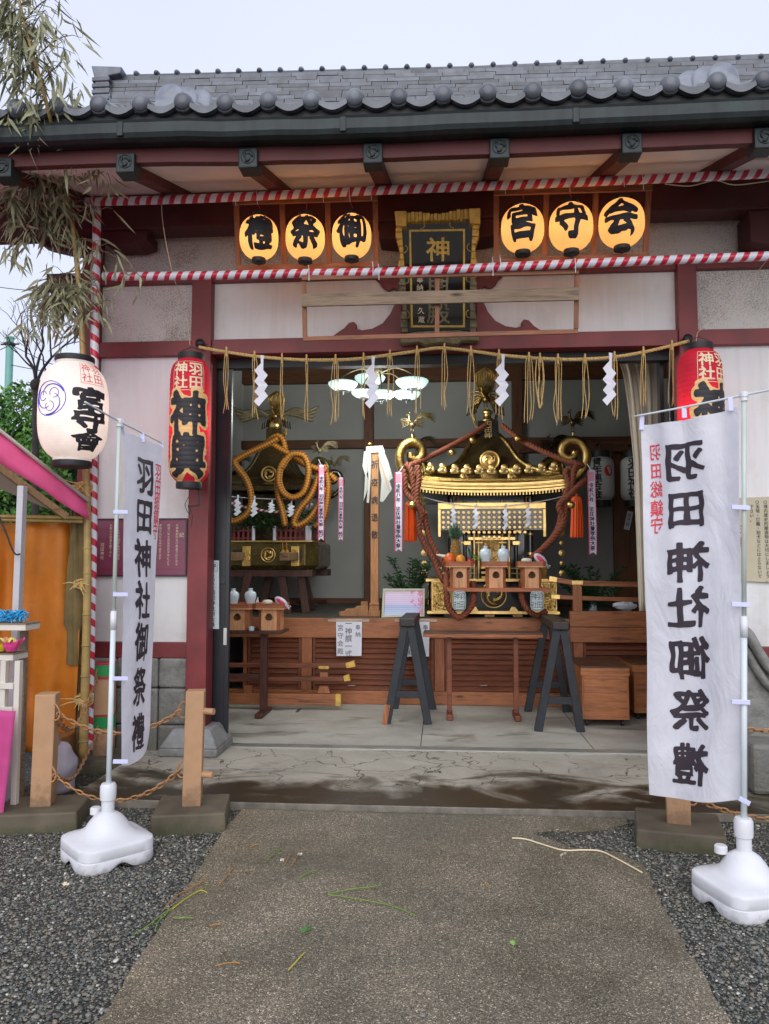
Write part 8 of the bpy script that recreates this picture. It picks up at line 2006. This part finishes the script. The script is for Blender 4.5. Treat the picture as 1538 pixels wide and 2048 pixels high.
obj('clamp', MB().lathe([(.14, 0), (.16, .01), (.16, .07), (.14, .08)], p-V3((0, 0, .2)), 14).bar(p+V3((-.28, 0, -.16)), p+V3((.28, 0, -.16)), .05, .04), M['iron'], T)
for i, (a, b_) in enumerate((((-40, 700), (20, 690)), ((22, 690), (190, 752)), ((22, 730), (190, 742)), ((-20, 572), (150, 574)))):
    A_, B_ = W(*a, 21.9), W(*b_, 21.9); m_ = A_.lerp(B_, .5)-V3((0, 0, .12)); tag(obj('overhead_wire', MB().tube(spline([A_, m_, B_], 6), .012, 5), M['iron']), ['thin wire left of the teal pole', 'thin wire sloping down from the teal pole to the hall', 'thin wire just under the sloping one at the teal pole', 'thin level wire high above the teal pole'][i], 'wire')
# neighbouring wall closing the grounds behind the trees
T = thing('boundary_wall', 'long pale boundary wall behind the trees and stall', 'wall', (-12, 17, 0)); obj('panel', MB().box(-40, -4.5, 17, 17.2, 0, 2.3), M['plaster'], T); obj('coping', MB().box(-40, -4.4, 16.93, 17.27, 2.3, 2.42), M['tile'], T)

# ================================================================== OLD RIDGE-END TILE ON THE RIGHT
T = thing('carved_stone', 'large grey curved roof-end ornament standing behind the wide banner pole', 'stone ornament', (2.45, 5.7, 0)); YO = 5.7
out_ = [(1488, 1262), (1500, 1268), (1520, 1300), (1552, 1338), (1600, 1350), (1640, 1330), (1640, 1480), (1560, 1490), (1500, 1490), (1490, 1460), (1486, 1380)]
obj('body', MB().prism([(W(a, b_, YO).x, W(a, b_, YO).z) for a, b_ in out_], lambda u, v, t: V3((u, YO+t, v)), .22), M['stone'], T, bevel=.02)
rim = spline([W(1486, 1258, YO-.03), W(1500, 1272, YO-.04), W(1520, 1308, YO-.05), W(1550, 1345, YO-.05), W(1600, 1360, YO-.05)], 6)
obj('raised_rim', MB().tube(rim, .045, 10, flat=.8).tube([p+V3((-.01, .02, -.12)) for p in rim], .03, 8), M['stone'], T, smooth=True)
obj('foot_stone', MB().box(W(1488, 1500, 5.6).x, 3.2, 5.45, 6.0, .052, W(1488, 1478, 5.6).z), M['stone'], T, bevel=.03)

# ================================================================== LITTER ON THE PATH
def gp(px, py): p = G(px, py, .02); return p
M['stem_green'] = mat('green stem', '6f8f2a', .5, var=.25); M['stem_tan'] = mat('dry stem', 'b07a34', .6, var=.2); M['stem_yellow'] = mat('yellow stem', 'bfb03a', .5, var=.2)
lit = [((270, 1868), (300, 1850), (330, 1826), (420, 1768), 'stem_green', 'long green stem lying across the left path edge'), ((326, 1820), (350, 1795), (385, 1775), (418, 1756), 'stem_tan', 'tan stem beside the long green one'),
       ((345, 1818), (370, 1800), (400, 1782), (415, 1786), 'stem_yellow', 'short yellow stem crossing the long green one'), ((436, 1772), (452, 1755), (462, 1742), (471, 1730), 'stem_tan', 'single tan straw above the crossing stems'),
       ((655, 1788), (700, 1780), (740, 1775), (765, 1770), 'stem_green', 'upper of two crossed green stems mid path'), ((656, 1789), (700, 1797), (780, 1812), (834, 1832), 'stem_green', 'lower of two crossed green stems mid path'),
       ((577, 1940), (588, 1930), (598, 1918), (610, 1904), 'stem_yellow', 'short thick yellow straw alone on the path'), ((583, 1732), (590, 1722), (597, 1710), (602, 1698), 'stem_tan', 'orange stem near the small white petal'),
       ((570, 1729), (575, 1720), (581, 1710), (584, 1705), 'stem_tan', 'thin tan stem left of the orange one'), ((530, 1725), (545, 1712), (558, 1702), (568, 1695), 'stem_green', 'faint green stem left of the petal'),
       ((966, 1762), (970, 1768), (974, 1772), (978, 1775), 'stem_tan', 'tiny tan straw near the path middle'), ((430, 1932), (450, 1929), (470, 1926), (480, 1927), 'stem_tan', 'pale tan straw low on the left of the path'),
       ((420, 1852), (430, 1850), (438, 1850), (444, 1848), 'stem_tan', 'very short tan straw near the left path edge'), ((310, 1862), (316, 1845), (330, 1832), (338, 1820), 'stem_green', 'green blade branching off on the gravel'), ((500, 1695), (506, 1692), (512, 1690), (520, 1688), 'stem_tan', 'small tan chip of straw near the slab'),
       ((345, 1836), (360, 1838), (376, 1836), (388, 1836), 'stem_green', 'light green blade lying flat at the path edge'), ((600, 1755), (612, 1749), (624, 1744), (636, 1741), 'stem_green', 'pale green blade between the petal and crossed stems')]
for a, b_, c_, d_, m_, lab in lit:
    P = spline([gp(*a), gp(*b_)+V3((0, 0, .004)), gp(*c_)+V3((0, 0, .003)), gp(*d_)], 4); tag(obj('fallen_straw', MB().tube(P, [.0024]*(len(P)-1)+[.0008], 5), M[m_]), lab, 'stem', 'stems and straws on the ground')
tag(obj('pale_twig', MB().tube(spline([gp(1024, 1676), gp(1050, 1678), gp(1080, 1687), gp(1125, 1700), gp(1165, 1700), gp(1200, 1702), gp(1235, 1718), gp(1284, 1745)], 5), .0042, 6), M['cream_ink']), 'long pale peeled twig curving across the gravel patch', 'twig')
for i, (px, py, s_, m_) in enumerate(((597, 1712, .016, 'rice'), (564, 1723, .012, 'rice'), (1126, 1711, .018, 'rice'), (650, 1671, .015, 'w_grey'), (498, 1743, .014, 'w_grey'), (612, 1864, .02, 'leaf'), (1032, 1890, .018, 'leaf_l'), (1062, 1817, .006, 'red_tape'), (133, 1770, .014, 'cream_ink'), (450, 1909, .012, 'w_grey'))):
    c = gp(px, py); mb = MB(); rs = random.Random(i)
    for k in range(4): mb.leaf(c+V3((0, 0, .004)), (rs.uniform(-1, 1), rs.uniform(-1, 1), .25), s_*1.6, s_*1.1)
    tag(obj('fallen_petal' if i < 3 else 'fallen_leaf', mb, M[m_], fixn=False), ['pinkish white petal beside the orange stem', 'small white petal left of the orange stem', 'white petal caught under the pale twig', 'small grey leaf nearest the slab', 'small grey leaf right of the tan straw', 'green scrap lying left of the path centre', 'bright green scrap right of the path centre', 'tiny red scrap on the path', 'pale chip on the gravel by the left banner base', 'tiny grey scrap left of the yellow straw'][i], 'petal' if i < 3 else 'leaf', 'scraps fallen on the ground')
